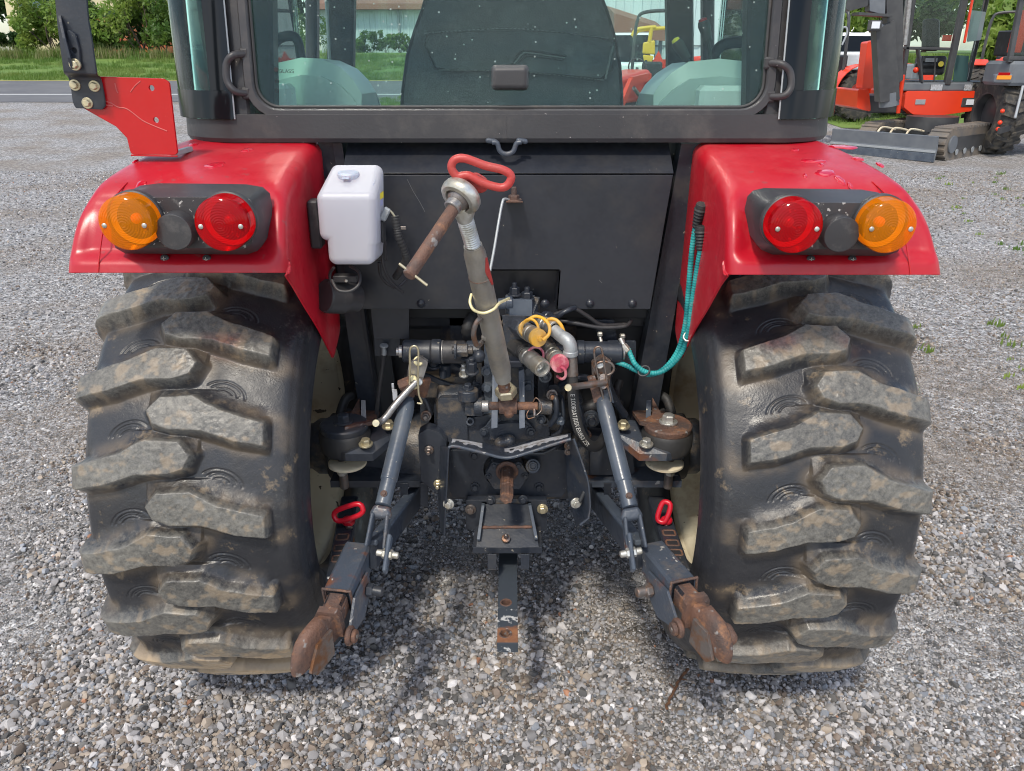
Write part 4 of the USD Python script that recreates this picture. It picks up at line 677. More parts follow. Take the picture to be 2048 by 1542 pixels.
# left side casting beside the PTO (ribbed cover) and plates
def pl(px, Y, t, mat, nm, r=.004, parent=None, holes=(), sm=False): return obj(nm, plate(px, Y, t, r, holes), mat, parent or ch, sm)
pl([(876, 796), (932, 796), (936, 884), (874, 884)], 1.82, .16, 'cast_paint', 'side_cover', .012)
pl([(868, 806), (944, 806), (944, 876), (868, 876)], 1.842, .14, 'cast_paint', 'cover_flange', .01)
obj('cover_top', cyl(W(876, 806, 1.875), W(934, 806, 1.875), .052, 30, ch=.006), 'cast_paint', ch, 35)
pl([(836, 868), (856, 858), (880, 866), (893, 884), (893, 985), (872, 985), (842, 962)], 1.79, .04, 'charcoal_paint', 'side_plate', .01)
pl([(836, 756), (962, 752), (962, 792), (836, 796)], 1.89, .12, 'cast_paint', 'deck_casting', .012); obj('mud_patch', rbox([W(850, 752, 1.92), W(880, 750, 1.92), W(905, 756, 1.90), W(868, 757, 1.89)], .012, 2), 'dry_mud', ch, 50)
obj('deck_rib', bar(W(848, 750, 1.885), W(935, 786, 1.875), .010, .016), 'charcoal_paint', ch); obj('stub', cat(cyl(W(890, 728, 1.87), W(890, 752, 1.87), .016, 18), cyl(W(886, 740, 1.855), W(886, 756, 1.855), .009, 12)), 'charcoal_paint', ch, 40); obj('top_cover', cyl(W(936, 798, 1.80), W(936, 778, 1.80), .026, 24), 'cast_paint', ch, 40); obj('cover_screw', bolt(W(936, 776, 1.80), (0, -.1, 1), .010, .010), 'charcoal_paint', ch)
pl([(930, 806), (968, 806), (968, 832), (930, 832)], 1.79, .08, 'cast_paint', 'bearing_cap', .008)
pl([(1076, 728), (1098, 728), (1098, 800), (1076, 800)], 1.87, .05, 'cast_paint', 'pump_body', .008); pl([(1108, 742), (1135, 742), (1135, 772), (1108, 772)], 1.87, .05, 'rusty_steel', 'rusty_bracket', .006)
for k in (((1150, 770, 1.90), (1160, 800, 1.88), (1170, 850, 1.87), (1150, 880, 1.88)), ((1200, 880, 1.90), (1225, 850, 1.92), (1240, 800, 1.95)), ((1240, 760, 1.95), (1232, 800, 1.93), (1250, 850, 1.92)), ((820, 740, 1.94), (810, 780, 1.93), (800, 830, 1.92))): obj('pipe_run', tube(spl([W(*q) for q in k], 7), .011, 12), 'black_rubber', ch, 60)
pl([(1180, 870), (1262, 880), (1270, 950), (1180, 950)], 1.86, .05, 'charcoal_paint', 'right_side_plate', .01)
pl([(840, 800), (876, 770), (940, 770), (940, 830), (842, 870)], 1.93, .07, 'cast_paint', 'upper_casting', .01)
obj('mud_heap', rbox([W(885, 765, 1.95), W(925, 770, 1.95), W(915, 752, 1.97)], .014, 2), 'rusty_steel', ch, 50)
# lift shaft across the top with its arms
for (a, b, r, m_, nm) in (((806, 702), (864, 703), 23, 'charcoal_paint', 'lift_arm_boss'), ((862, 703), (884, 703), 25, 'charcoal_paint', 'shaft_collar'), ((884, 704), (932, 704), 23, 'black_plastic', 'lift_shaft'), ((932, 703), (962, 703), 22, 'cast_paint', 'shaft_housing'),
                          ((1166, 704), (1244, 705), 22, 'charcoal_paint', 'lift_arm_boss'), ((1152, 704), (1170, 704), 24, 'charcoal_paint', 'shaft_collar'), ((1100, 706), (1152, 706), 20, 'cast_paint', 'shaft_housing')):
    Y = 1.845; p, q = W(*a, Y), W(*b, Y); obj(nm, cyl(p, q, r * mpp(a[0], a[1], Y), 30, ch=.004), m_, ch, 35)
for a, b, r in (((798, 703), (806, 703), 13), ((793, 703), (798, 703), 9), ((884, 704), (887, 704), 24), ((1148, 704), (1153, 704), 20), ((1244, 704), (1249, 704), 17)): obj('snap_ring', cyl(W(*a, 1.845), W(*b, 1.845), r * mpp(*a, 1.845), 26, ch=.001), 'bare_steel', ch, 40)
pl([(1215, 682), (1272, 682), (1272, 730), (1215, 730)], 1.88, .008, 'charcoal_paint', 'hose_bracket')
pl([(1190, 640), (1228, 640), (1236, 690), (1196, 690)], 1.90, .010, 'charcoal_paint', 'bracket_arm')
# top link bracket: cheek plates and bolted rails
for a, b, c, d in ((968, 690, 1000, 860), (1040, 690, 1068, 855)): pl([(a, b), (c, b), (c, d), (a, d)], 1.84, .03, 'blue_grey_paint', 'bolted_rail', .006)
for px, py in ((974, 742), (975, 775), (1056, 740), (1056, 772)): obj('rail_bolt', bolt(W(px, py, 1.838), (0, -1, .1), .011, .011), 'blue_grey_paint', ch)
for px0, px1, px2, px3 in ((986, 998, 996, 984), (1037, 1048, 1049, 1038)):
    q = [W(px0, 728, 1.84), W(px1, 722, 1.84), W(px2, 826, 1.80), W(px3, 828, 1.80)]; obj('cheek_plate', loft([[p - (0, .085 if i in (2, 3) else .05, 0) for i, p in enumerate(q)], [p + (0, .06, 0) for p in q]]), 'blue_grey_paint', ch)
obj('lock_block', obox(W(1032, 722, 1.80), (.034, .05, .018), None, .003), 'charcoal_paint', ch)
obj('link_pin_head', cyl(W(963, 812, 1.745), W(978, 812, 1.745), .0145, 24), 'bare_steel', ch, 40)
obj('link_pin', cyl(W(976, 812, 1.745), W(1076, 812, 1.745), .0105, 20), 'rusty_steel', ch, 40)
lp = W(1068, 815, 1.745); obj('lynch_pin', cat(tube(spl([lp + (.006, -.02, -.012), lp + (.018, -.014, .0), lp + (.015, -.008, .018), lp + (.004, -.004, .028), lp + (-.004, -.002, .012)], 6), .0016, 8), cyl(lp + (.002, -.015, -.016), lp + (-.001, .0, .012), .004, 12), tube(spl([lp + (.002, -.016, -.018), lp + (-.014, -.014, -.024), lp + (-.018, -.010, -.014), lp + (-.012, -.004, -.004)], 6), .0016, 8)), 'worn_steel', ch, 50)
# gear cover over the PTO
pl([(928, 852), (940, 836), (990, 828), (1070, 830), (1096, 840), (1100, 870), (1085, 890), (935, 892)], 1.83, .08, 'cast_paint', 'gear_cover', .012)
pl([(966, 862), (990, 850), (1020, 846), (1048, 848), (1068, 858), (1070, 872), (1058, 878), (972, 880), (964, 874)], 1.812, .03, 'cast_paint', 'cover_lid', .007)
for px, py, s_ in ((940, 843, .012), (1090, 843, .012)): obj('cover_boss', pipe(W(px, py, 1.82), W(px, py, 1.835), s_, .006, 20), 'cast_paint', ch, 40)
for px, py in ((968, 864), (1062, 864)): obj('cover_bolt', bolt(W(px, py, 1.806), (0, -1, .15), .0085, .009), 'charcoal_paint', ch)
obj('cover_dome', rbox([W(1002, 886, 1.80), W(1018, 882, 1.80)], .018, 2), 'cast_paint', ch, 50)
obj('cover_dome', rbox([W(994, 836, 1.815)], .012, 2), 'cast_paint', ch, 50)
for q in ([(966, 868), (990, 838)], [(1068, 866), (1042, 840)]): obj('casting_rib', bar(W(*q[0], 1.815), W(*q[1], 1.82), .006, .02), 'cast_paint', ch)
obj('knob_stud', cat(rbox([W(958, 712, 1.80)], .016, 2), cyl(W(946, 714, 1.80), W(954, 713, 1.80), .010, 6)), 'charcoal_paint', ch, 40)
pl([(952, 726), (964, 726), (964, 800), (952, 800)], 1.85, .03, 'cast_paint', 'casting_web')
obj('tower_stud', bolt(W(954, 772, 1.86), (0, -.5, 1), .011, .014), 'cast_paint', ch)
obj('boss_row', cyl(W(948, 812, 1.80), W(966, 812, 1.80), .022, 24), 'cast_paint', ch, 40)
obj('side_boss', cyl(W(1076, 812, 1.79), W(1104, 814, 1.79), .020, 24), 'cast_paint', ch, 40)
obj('side_bolt', bolt(W(1106, 816, 1.79), (1, -.2, 0), .010, .012), 'charcoal_paint', ch)
pl([(1096, 770), (1130, 770), (1130, 860), (1096, 860)], 1.86, .06, 'cast_paint', 'side_casting', .01)
g5 = np.random.default_rng(12)
for px, py, Y, ax, r, L, m_ in ((912, 700, 1.80, (1, 0, 0), .017, .03, 'cast_paint'), (944, 742, 1.80, (0, -.3, 1), .013, .03, 'charcoal_paint'), (928, 748, 1.84, (0, -.4, 1), .010, .022, 'zinc'), (1090, 752, 1.80, (0, -1, .3), .013, .02, 'charcoal_paint'), (1104, 790, 1.80, (0, -1, .2), .011, .02, 'worn_steel'), (1082, 838, 1.79, (0, -1, .2), .010, .016, 'charcoal_paint'), (1116, 836, 1.80, (.3, -1, 0), .012, .02, 'blue_grey_paint'), (1150, 800, 1.82, (.2, -1, .1), .014, .02, 'charcoal_paint'), (1182, 838, 1.84, (0, -1, .1), .018, .016, 'cast_paint'), (1172, 870, 1.84, (0, -1, .1), .011, .012, 'worn_steel'), (868, 730, 1.86, (0, -.3, 1), .012, .02, 'charcoal_paint'), (852, 832, 1.84, (0, -1, .2), .011, .012, 'worn_steel'), (858, 900, 1.785, (0, -1, 0), .009, .01, 'worn_steel'), (876, 968, 1.785, (0, -1, 0), .009, .01, 'brass_zinc')):
    c = W(px, py, Y); obj('fitting', cat(cyl(c, c + unit(ax) * L, r, 6), cyl(c - unit(ax) * .01, c + unit(ax) * (L + .012), r * .6, 16), cyl(c - unit(ax) * .004, c + unit(ax) * .002, r * 1.35, 20, ch=.001)), m_, ch)
for k, r in ((((1104, 790, 1.79), (1112, 800, 1.77), (1112, 830, 1.77), (1100, 850, 1.79)), .007), (((1150, 800, 1.80), (1160, 820, 1.79), (1165, 850, 1.79), (1172, 868, 1.82)), .008), (((944, 735, 1.79), (936, 720, 1.80), (920, 716, 1.83)), .006), (((868, 722, 1.86), (880, 716, 1.87), (905, 724, 1.88), (928, 740, 1.84)), .0055), (((1120, 770, 1.86), (1150, 756, 1.84), (1180, 760, 1.85), (1200, 800, 1.88)), .009), (((830, 780, 1.88), (850, 800, 1.86), (862, 830, 1.85)), .007), (((1230, 730, 1.90), (1215, 760, 1.87), (1230, 800, 1.87), (1250, 830, 1.90)), .010)): obj('pipe_run', tube(spl([W(*q) for q in k], 7), r, 12), 'charcoal_paint', ch, 60)
# PTO housing, seal flange, splined shaft
pt = sub(T, 'power_take_off', 'splined shaft in its bolted flange')
pl([(898, 900), (1138, 900), (1138, 972), (1124, 994), (905, 994), (898, 972)], 1.83, .05, 'charcoal_paint', 'housing_plate', .008, pt, [(1013, 940, .062)])
pl([(950, 900), (1080, 900), (1080, 992), (950, 992)], 1.858, .03, 'cast_paint', 'housing_recess', .02, pt)
pl([(984, 926), (1042, 926), (1058, 950), (1040, 978), (988, 978), (970, 950)], 1.80, .03, 'cast_paint', 'seal_flange', .005, pt)
for px, py in ((988, 930), (1037, 930), (976, 952), (1050, 952)): obj('flange_bolt', bolt(W(px, py, 1.798), (0, -1, 0), .0062, .006), 'charcoal_paint', pt)
for px, py in ((949, 910), (950, 974), (1078, 974)): obj('housing_bolt', bolt(W(px, py, 1.828), (0, -1, 0), .0092, .009), 'charcoal_paint', pt)
obj('cover_ear', cat(cyl(W(1066, 932, 1.79), W(1066, 932, 1.83), .020, 24), pipe(W(1066, 932, 1.785), W(1066, 932, 1.80), .013, .008, 20)), 'cast_paint', pt, 40)
c = W(1014, 942, 1.80); tip = W(1013, 984, 1.655); ax_ = np.array([0, -1, 0.]); tip = np.array([c[0], 1.66, c[2]])
obj('shaft_seal', lathe([(.030, 0), (.030, -.004), (.024, -.007), (.018, -.004), (.018, 0)], c, (0, 1, 0), 36), 'rusty_steel', pt, 40)
def spline(z, r): a = np.linspace(0, 2 * np.pi, 72, endpoint=False); rr = r * np.where((np.arange(72) // 6) % 2 == 0, 1., .86); return [(c[0] + q * math.sin(b), z, c[2] + q * math.cos(b)) for q, b in zip(rr, a)]
obj('splined_shaft', loft([spline(1.81, .0172), spline(1.715, .0172), spline(1.712, .0150), spline(1.704, .0150), spline(1.701, .0172), spline(1.665, .0172), spline(1.660, .0155)]), 'rusty_steel', pt)
obj('shaft_centre', lathe([(.006, 0), (.003, .004), (0, .005)], np.array([c[0], 1.6595, c[2]]), (0, 1, 0), 14), 'worn_steel', pt)
# PTO shield: folded top, thin side plates, torn white stickers
sh = sub(T, 'shaft_shield', 'bent dark shield over the shaft with torn white stickers')
def ribbon(pts, Ya, Yb, t): # strip from a front edge at Ya to a back edge at Yb
    A = np.array([W(a, b, Ya) for a, b in pts[0]]); B = np.array([W(a, b, Yb) for a, b in pts[1]]); return shell(np.stack([A, B], 1)[:, ::-1], t)
frn = spl(np.array([(897, 893), (912, 891), (960, 902), (1012, 914), (1060, 902), (1100, 889), (1142, 876)], float), 5); bck = spl(np.array([(900, 876), (915, 877), (960, 884), (1010, 892), (1060, 880), (1100, 872), (1142, 866)], float), 5)
obj('shield_top', ribbon((frn, bck), 1.69, 1.79, .004), 'charcoal_paint', sh, 30)
A = [W(a, b, 1.689) for a, b in frn]; obj('shield_lip', tube(np.array(A) + [0, .001, -.003], .0042, 8), 'worn_paint', sh, 60)
def sticker(f0, f1, q0, q1, mat='sticker_white', jag=0, seed=0):
    i = np.linspace(0, len(frn) - 1, 90); A = np.stack([np.interp(i, np.arange(len(frn)), [W(*p, 1.69)[k] for p in frn]) for k in range(3)], 1); B = np.stack([np.interp(i, np.arange(len(frn)), [W(*p, 1.79)[k] for p in bck]) for k in range(3)], 1)
    sel = slice(int(f0 * 89), int(f1 * 89)); n = len(A[sel]); g = np.random.default_rng(seed); lo = np.full(n, q0) + (jag * np.repeat(g.random(n // 3 + 1), 3)[:n])
    P = A[sel] + (B[sel] - A[sel]) * lo[:, None]; Q = A[sel] + (B[sel] - A[sel]) * q1; return shell(np.stack([P, Q], 1)[:, ::-1] + [0, 0, .0012], .0006)
obj('sticker', sticker(.09, .36, .30, .86, jag=.45, seed=3), 'sticker_white', sh); obj('sticker', sticker(.50, .985, .20, .74, jag=.22, seed=4), 'sticker_white', sh); obj('sticker_print', sticker(.53, .62, .40, .62, 'print_black', .22, 8), 'print_black', sh)
sh_l = [W(896, 893, 1.69), W(880, 893, 1.79), W(876, 1000, 1.79), W(880, 1055, 1.73), W(887, 1072, 1.69)]
obj('shield_side', hullm(np.vstack([sh_l, np.array(sh_l) + (.004, 0, 0)])), 'charcoal_paint', sh)
g_ = []
for q in np.linspace(0, 1, 14):
    a = W(np.interp(q, [0, .3, .5, .8, .95, 1], [1148, 1166, 1177, 1181, 1176, 1160]), 878 + q * 172, 1.69); b = W(np.interp(q, [0, .65, 1], [1130, 1138, 1156]), 874 + q * 182, 1.77); g_.append([b, b + (a - b) * .5, a])
obj('shield_side', shell(np.array(g_), .004), 'charcoal_paint', sh, 40)
g_ = np.array(g_); obj('side_edge', tube(g_[:, 2] + [0, 0, 0], .0028, 6), 'worn_paint', sh, 60)
obj('shield_bolt', cat(bolt(W(1138, 890, 1.74), (.3, -1, 0), .009, .008), bolt(W(1136, 903, 1.74), (.3, -1, 0), .007, .006)), 'worn_steel', sh)
for px, py, Y in ((1152, 1006, 1.70), (897, 1008, 1.70)): obj('shield_bolt', bolt(W(px, py, Y), (.25 if px > 1000 else -.1, -1, .1), .010, .010), 'zinc', sh)
obj('slot', rbox([W(1168, 985, 1.705), W(1160, 1002, 1.70)], .005, 1), 'interior_black', sh)
# drawbar with its support
db = sub(T, 'drawbar', 'flat drawbar with two holes under its support bracket')
pl([(932, 1000), (1094, 1000), (1094, 1060), (1062, 1062), (1062, 1004), (964, 1004), (964, 1062), (932, 1058)], 1.80, .02, 'charcoal_paint', 'support_flange', .003, db)
pl([(940, 998), (1090, 998), (1090, 1020), (940, 1020)], 1.812, .05, 'charcoal_paint', 'support_block', .004, db)
pl([(974, 998), (1054, 998), (1056, 1022), (1044, 1026), (986, 1026), (974, 1022)], 1.795, .02, 'cast_paint', 'support_lug', .006, db)
P_ = [W(964, 1008, 1.79), W(1062, 1008, 1.79), W(1078, 1094, 1.685), W(952, 1096, 1.685)]
top_ = lambda f, g, l=0.: (P_[0] * (1 - f) + P_[1] * f) * (1 - g) + (P_[3] * (1 - f) + P_[2] * f) * g + np.array([0, 0, l])
obj('sloping_plate', hullm(np.vstack([P_, np.array(P_) + (0, .02, -.02)])), 'charcoal_paint', db)
obj('weld_bead', tube([top_(f, .55, .002) + (0, -.001, 0) for f in np.linspace(.06, .94, 16)], .004 + .0008 * np.sin(np.arange(16) * 2.), 8), 'rusty_steel', db, 60)
for f in (.03, .97): a, b = top_(f, .02, .006), top_(f, .88, .006); obj('gusset', hullm([a + (d, 0, 0) for d in (-.004, .004)] + [b + (d, 0, 0) for d in (-.004, .004)] + [a + (d, -.022, .006) for d in (-.004, .004)] + [b + (d, -.008, .010) for d in (-.004, .004)]), 'blue_grey_paint', db)
q = [W(946, 1095, 1.685), W(1084, 1095, 1.685)]; obj('bottom_plate', hullm([q[0], q[1], q[0] + (0, .10, -.002), q[1] + (0, .10, -.002), q[0] + (0, 0, -.018), q[1] + (0, 0, -.018), q[0] + (0, .10, -.02), q[1] + (0, .10, -.02)]), 'charcoal_paint', db)
c = W(1012, 1077, 1.70); obj('grease_nipple', cat(lathe([(.012, 0), (.011, .004), (.005, .006), (.004, .014), (.0055, .017), (.0055, .021), (.003, .026), (0, .027)], c, (0, -.55, .8), 16)), 'worn_steel', db, 40)
for px, py, m_ in ((941, 1019, 'worn_steel'), (1085, 1018, 'brass_zinc')): obj('support_bolt', bolt(W(px, py, 1.797), (0, -1, 0), .0105, .010), m_, db)
for px, py in ((981, 1000), (1046, 999)): obj('support_bolt', bolt(W(px, py, 1.792), (0, -1, 0), .009, .007), 'charcoal_paint', db)
for px in (984, 1050): obj('drawbar_cheek', hullm([W(px - 9, 1108, 1.66), W(px + 9, 1108, 1.66), W(px - 9, 1108, 1.72), W(px + 9, 1108, 1.72), W(px - 8, 1138, 1.655), W(px + 8, 1138, 1.655), W(px - 8, 1140, 1.70), W(px + 8, 1140, 1.70)]), 'charcoal_paint', db)
zb_ = W(1015, 1290, 1.44)[2] ; e = Wz(1015, 1286, .372); s0 = Wz(1016, 1105, .372); hw = .0245; y0, y1 = e[1], 2.0
h1, h2 = Wz(1011, 1267, .372), Wz(1012, 1205, .372); cx_ = (e[0] + s0[0]) / 2
sk = (s0[0] - e[0]) / (s0[1] - e[1])
pol = sg.Polygon([(e[0] - hw, y0), (e[0] + hw, y0), (e[0] + sk * (y1 - y0) + hw, y1), (e[0] + sk * (y1 - y0) - hw, y1)])
for hh, r in ((h1, .0135), (h2, .0125)): pol = pol.difference(sg.Point(hh[0], hh[1]).buffer(r, quad_segs=8))
m = ext(pol, .028); m.vertices += [0, 0, .344]
usdkit.material(stage, '/World/Looks/drawbar_paint', {'g': ('geometry', {}), 'x': ('separate_xyz', {}), 'n': ('noise_texture', {'scale': 40., 'detail': 6., 'roughness': .7}), 'nm': ('math', {'math_type': 'multiply_add', 'value2': .05}), 'r1': ('map_range', {'from_min': y0 + .075, 'from_max': y0 + .082, 'to_min': 1., 'to_max': 0., 'clamp': True}),
    'r2': ('map_range', {'from_min': y0 + .150, 'from_max': y0 + .158, 'to_min': 1., 'to_max': 0., 'clamp': True}), 'w': ('map_range', {'from_min': .56, 'from_max': .6, 'clamp': True}), 'ww': ('math', {'math_type': 'multiply'}), 'ra': ('rgb_ramp', {'ramp': [(0, (.10, .05, .03)), (.45, (.17, .075, .04)), (.6, (.23, .105, .05)), (1, (.11, .065, .05))]}),
    'a': ('mix_color', {'a': (.034, .042, .052), 'b': (.42, .42, .41)}), 'b': ('mix_color', {}), 'r0': ('map_range', {'from_min': y0 + .0006, 'from_max': y0 + .003, 'clamp': True}), 'rr': ('math', {'math_type': 'multiply'}), 'bv': ('bevel', {'radius': .002}), 'bu': ('bump', {'strength': .8, 'distance': .002}), 'p': ('principled_bsdf', {'roughness': .55})},
    [('g.position', 'x.vector'), ('g.position', 'n.vector'), ('n.fac', 'nm.value1'), ('x.y', 'nm.value3'), ('nm.value', 'r1.value'), ('nm.value', 'r2.value'), ('n.fac', 'w.value'), ('w.result', 'ww.value1'), ('r2.result', 'ww.value2'), ('ww.value', 'a.fac'), ('n.fac', 'ra.fac'), ('a.result', 'b.a'), ('ra.color', 'b.b'), ('x.y', 'r0.value'), ('r0.result', 'rr.value1'), ('r1.result', 'rr.value2'), ('rr.value', 'b.fac'), ('b.result', 'p.base_color'), ('n.fac', 'bu.height'), ('bv.bevel', 'bu.normal'), ('bu.normal', 'p.normal')], surface='p.BSDF')
obj('drawbar_tongue', m, 'drawbar_paint', db)
for hh, r in ((h1, .0135), (h2, .0125)): obj('hole_bush', pipe(np.array([hh[0], hh[1], .3435]), np.array([hh[0], hh[1], .3733]), r + .003, r - .001, 24), 'rusty_steel', db, 40)

# ---------------------------------------------------------------- axle mounts, left and right
def mount(s):
    t = sub(T, 'cab_mount', ('left' if s < 0 else 'right') + ' rubber cab mount on the axle'); X = lambda a: a if s < 0 else 2012 - a + 12
    Y = 1.80
    def w(a, b, y): return W(X(a), b, y)
    q = [w(655, 905, 1.78), w(690, 908, 1.72), w(745, 908, 1.74), w(800, 862, 1.80), w(765, 840, 1.90), w(655, 850, 1.92)]
    obj('mount_plate', hullm(np.vstack([q, np.array(q) - (0, 0, .020)])), 'charcoal_paint' if s < 0 else 'worn_paint', t)
    c = w(690, 872, 1.80); obj('rubber_block', lathe([(0, -.035), (.062, -.035), (.066, -.02), (.066, .012), (.058, .022), (0, .022)], c, (0, 0, 1), 36), 'black_rubber', t, 40)
    obj('mount_cap', lathe([(0, .020), (.060, .020), (.062, .024), (.062, .034), (.058, .038), (0, .038)], c, (0, 0, 1), 36), 'rusty_steel' if s > 0 else 'charcoal_paint', t, 40)
    k = [w(680, 842, 1.84), w(745, 838, 1.88), w(760, 828, 1.95), w(715, 800, 1.96)]
    obj('foot_plate', hullm(np.vstack([[w(690, 862, 1.76), w(745, 850, 1.80), w(760, 828, 1.95), w(690, 826, 1.95)], np.array([w(690, 862, 1.76), w(745, 850, 1.80), w(760, 828, 1.95), w(690, 826, 1.95)]) + (0, 0, .010)])), 'rusty_steel', t)
    obj('foot_gusset', hullm([w(722, 845, 1.83), w(733, 845, 1.83), w(722, 800, 1.90), w(731, 800, 1.90), w(722, 845, 1.92), w(733, 845, 1.92)]), 'blue_grey_paint' if s > 0 else 'galvanised', t)
    obj('side_gusset', hullm([w(695, 838, 1.86), w(720, 838, 1.86), w(719, 795, 1.94), w(695, 838, 1.88), w(720, 838, 1.88), w(719, 795, 1.96)]), 'rusty_steel', t)
    obj('mount_bolt', bolt(c + (-.0 * s, 0, .042), (0, 0, 1), .0165, .018), 'zinc' if s > 0 else 'charcoal_paint', t)
    for a, b, y, m_ in ((732, 892, 1.745, 'brass_zinc' if s < 0 else 'zinc'), (778, 856, 1.80, 'brass_zinc')): obj('plate_bolt', bolt(w(a, b, y) + (0, 0, .006), (0, -.1, 1), .0125, .013), m_, t)
    c2 = c - (0, 0, .070); obj('washer', lathe([(0, 0), (.044, 0), (.050, .004), (.050, .010), (.044, .014), (0, .016)], c2 - (0, .0, .016), (0, 0, 1), 36), 'cream_rim', t, 40)
    obj('lock_nut', bolt(c2 - (-.012 * s, .02, .016), (0, 0, -1), .013, .016), 'zinc', t); obj('stud', cyl(c2 - (.014 * s * -1, 0, .0), c2 - (.014 * s * -1, 0, .085), .012, 16), 'worn_steel', t, 40)
    a, b = w(660, 962, 1.80), w(857, 962, 1.86); obj('cross_channel', hullm([a, b, a + (0, .14, 0), b + (0, .10, 0), a - (0, 0, .020), b - (0, 0, .020), a + (0, .14, -.02), b + (0, .10, -.02)]), 'charcoal_paint' if s < 0 else 'worn_paint', t)
    obj('axle_casting', hullm([w(700, 905, 1.90), w(862, 880, 1.90), w(862, 952, 1.90), w(700, 952, 1.90), w(700, 905, 2.1), w(862, 880, 2.1), w(862, 952, 2.1), w(700, 952, 2.1)]), 'cast_paint', t)
    for a in (808, 848): obj('hanger', hullm([w(a - 7, 966, 1.84), w(a + 8, 966, 1.84), w(a - 7, 1012, 1.86), w(a + 8, 1016, 1.86), w(a - 7, 966, 1.90), w(a + 8, 966, 1.90), w(a - 7, 1012, 1.90), w(a + 8, 1012, 1.90)]), 'charcoal_paint', t)
    obj('brake_hose', tube(spl([w(700, 825, 1.93), w(680, 835, 1.95), w(690, 800, 1.98), w(705, 790, 2.0)], 6), .013, 10), 'black_rubber', t, 60)
mount(-1); mount(1)
# column flaps, cable with ferrule
obj('inner_flap', plate([(734, 550), (818, 550), (818, 678), (748, 678)], 1.885, .006, .002), 'panel_paint', T)
obj('inner_flap', plate([(748, 676), (800, 674), (800, 712), (750, 712)], 1.90, .006, .002), 'charcoal_paint', T)
obj('dark_cover', plate([(690, 560), (760, 560), (800, 840), (740, 840)], 1.99, .01, 0), 'interior_black', T)
P_ = [W(a, b, y) for a, b, y in ((768, 706, 1.88), (764, 740, 1.885), (757, 790, 1.89), (752, 838, 1.90))]
obj('control_cable', tube(spl(P_, 6), .0055, 10), 'black_plastic', T, 60); obj('cable_ferrule', cat(lathe([(0, 0), (.011, 0), (.011, .004), (.006, .006), (.0065, .02), (.0065, .028), (0, .028)], W(768, 690, 1.878), P_[0] - W(768, 690, 1.878), 18)), 'galvanised', T, 40)

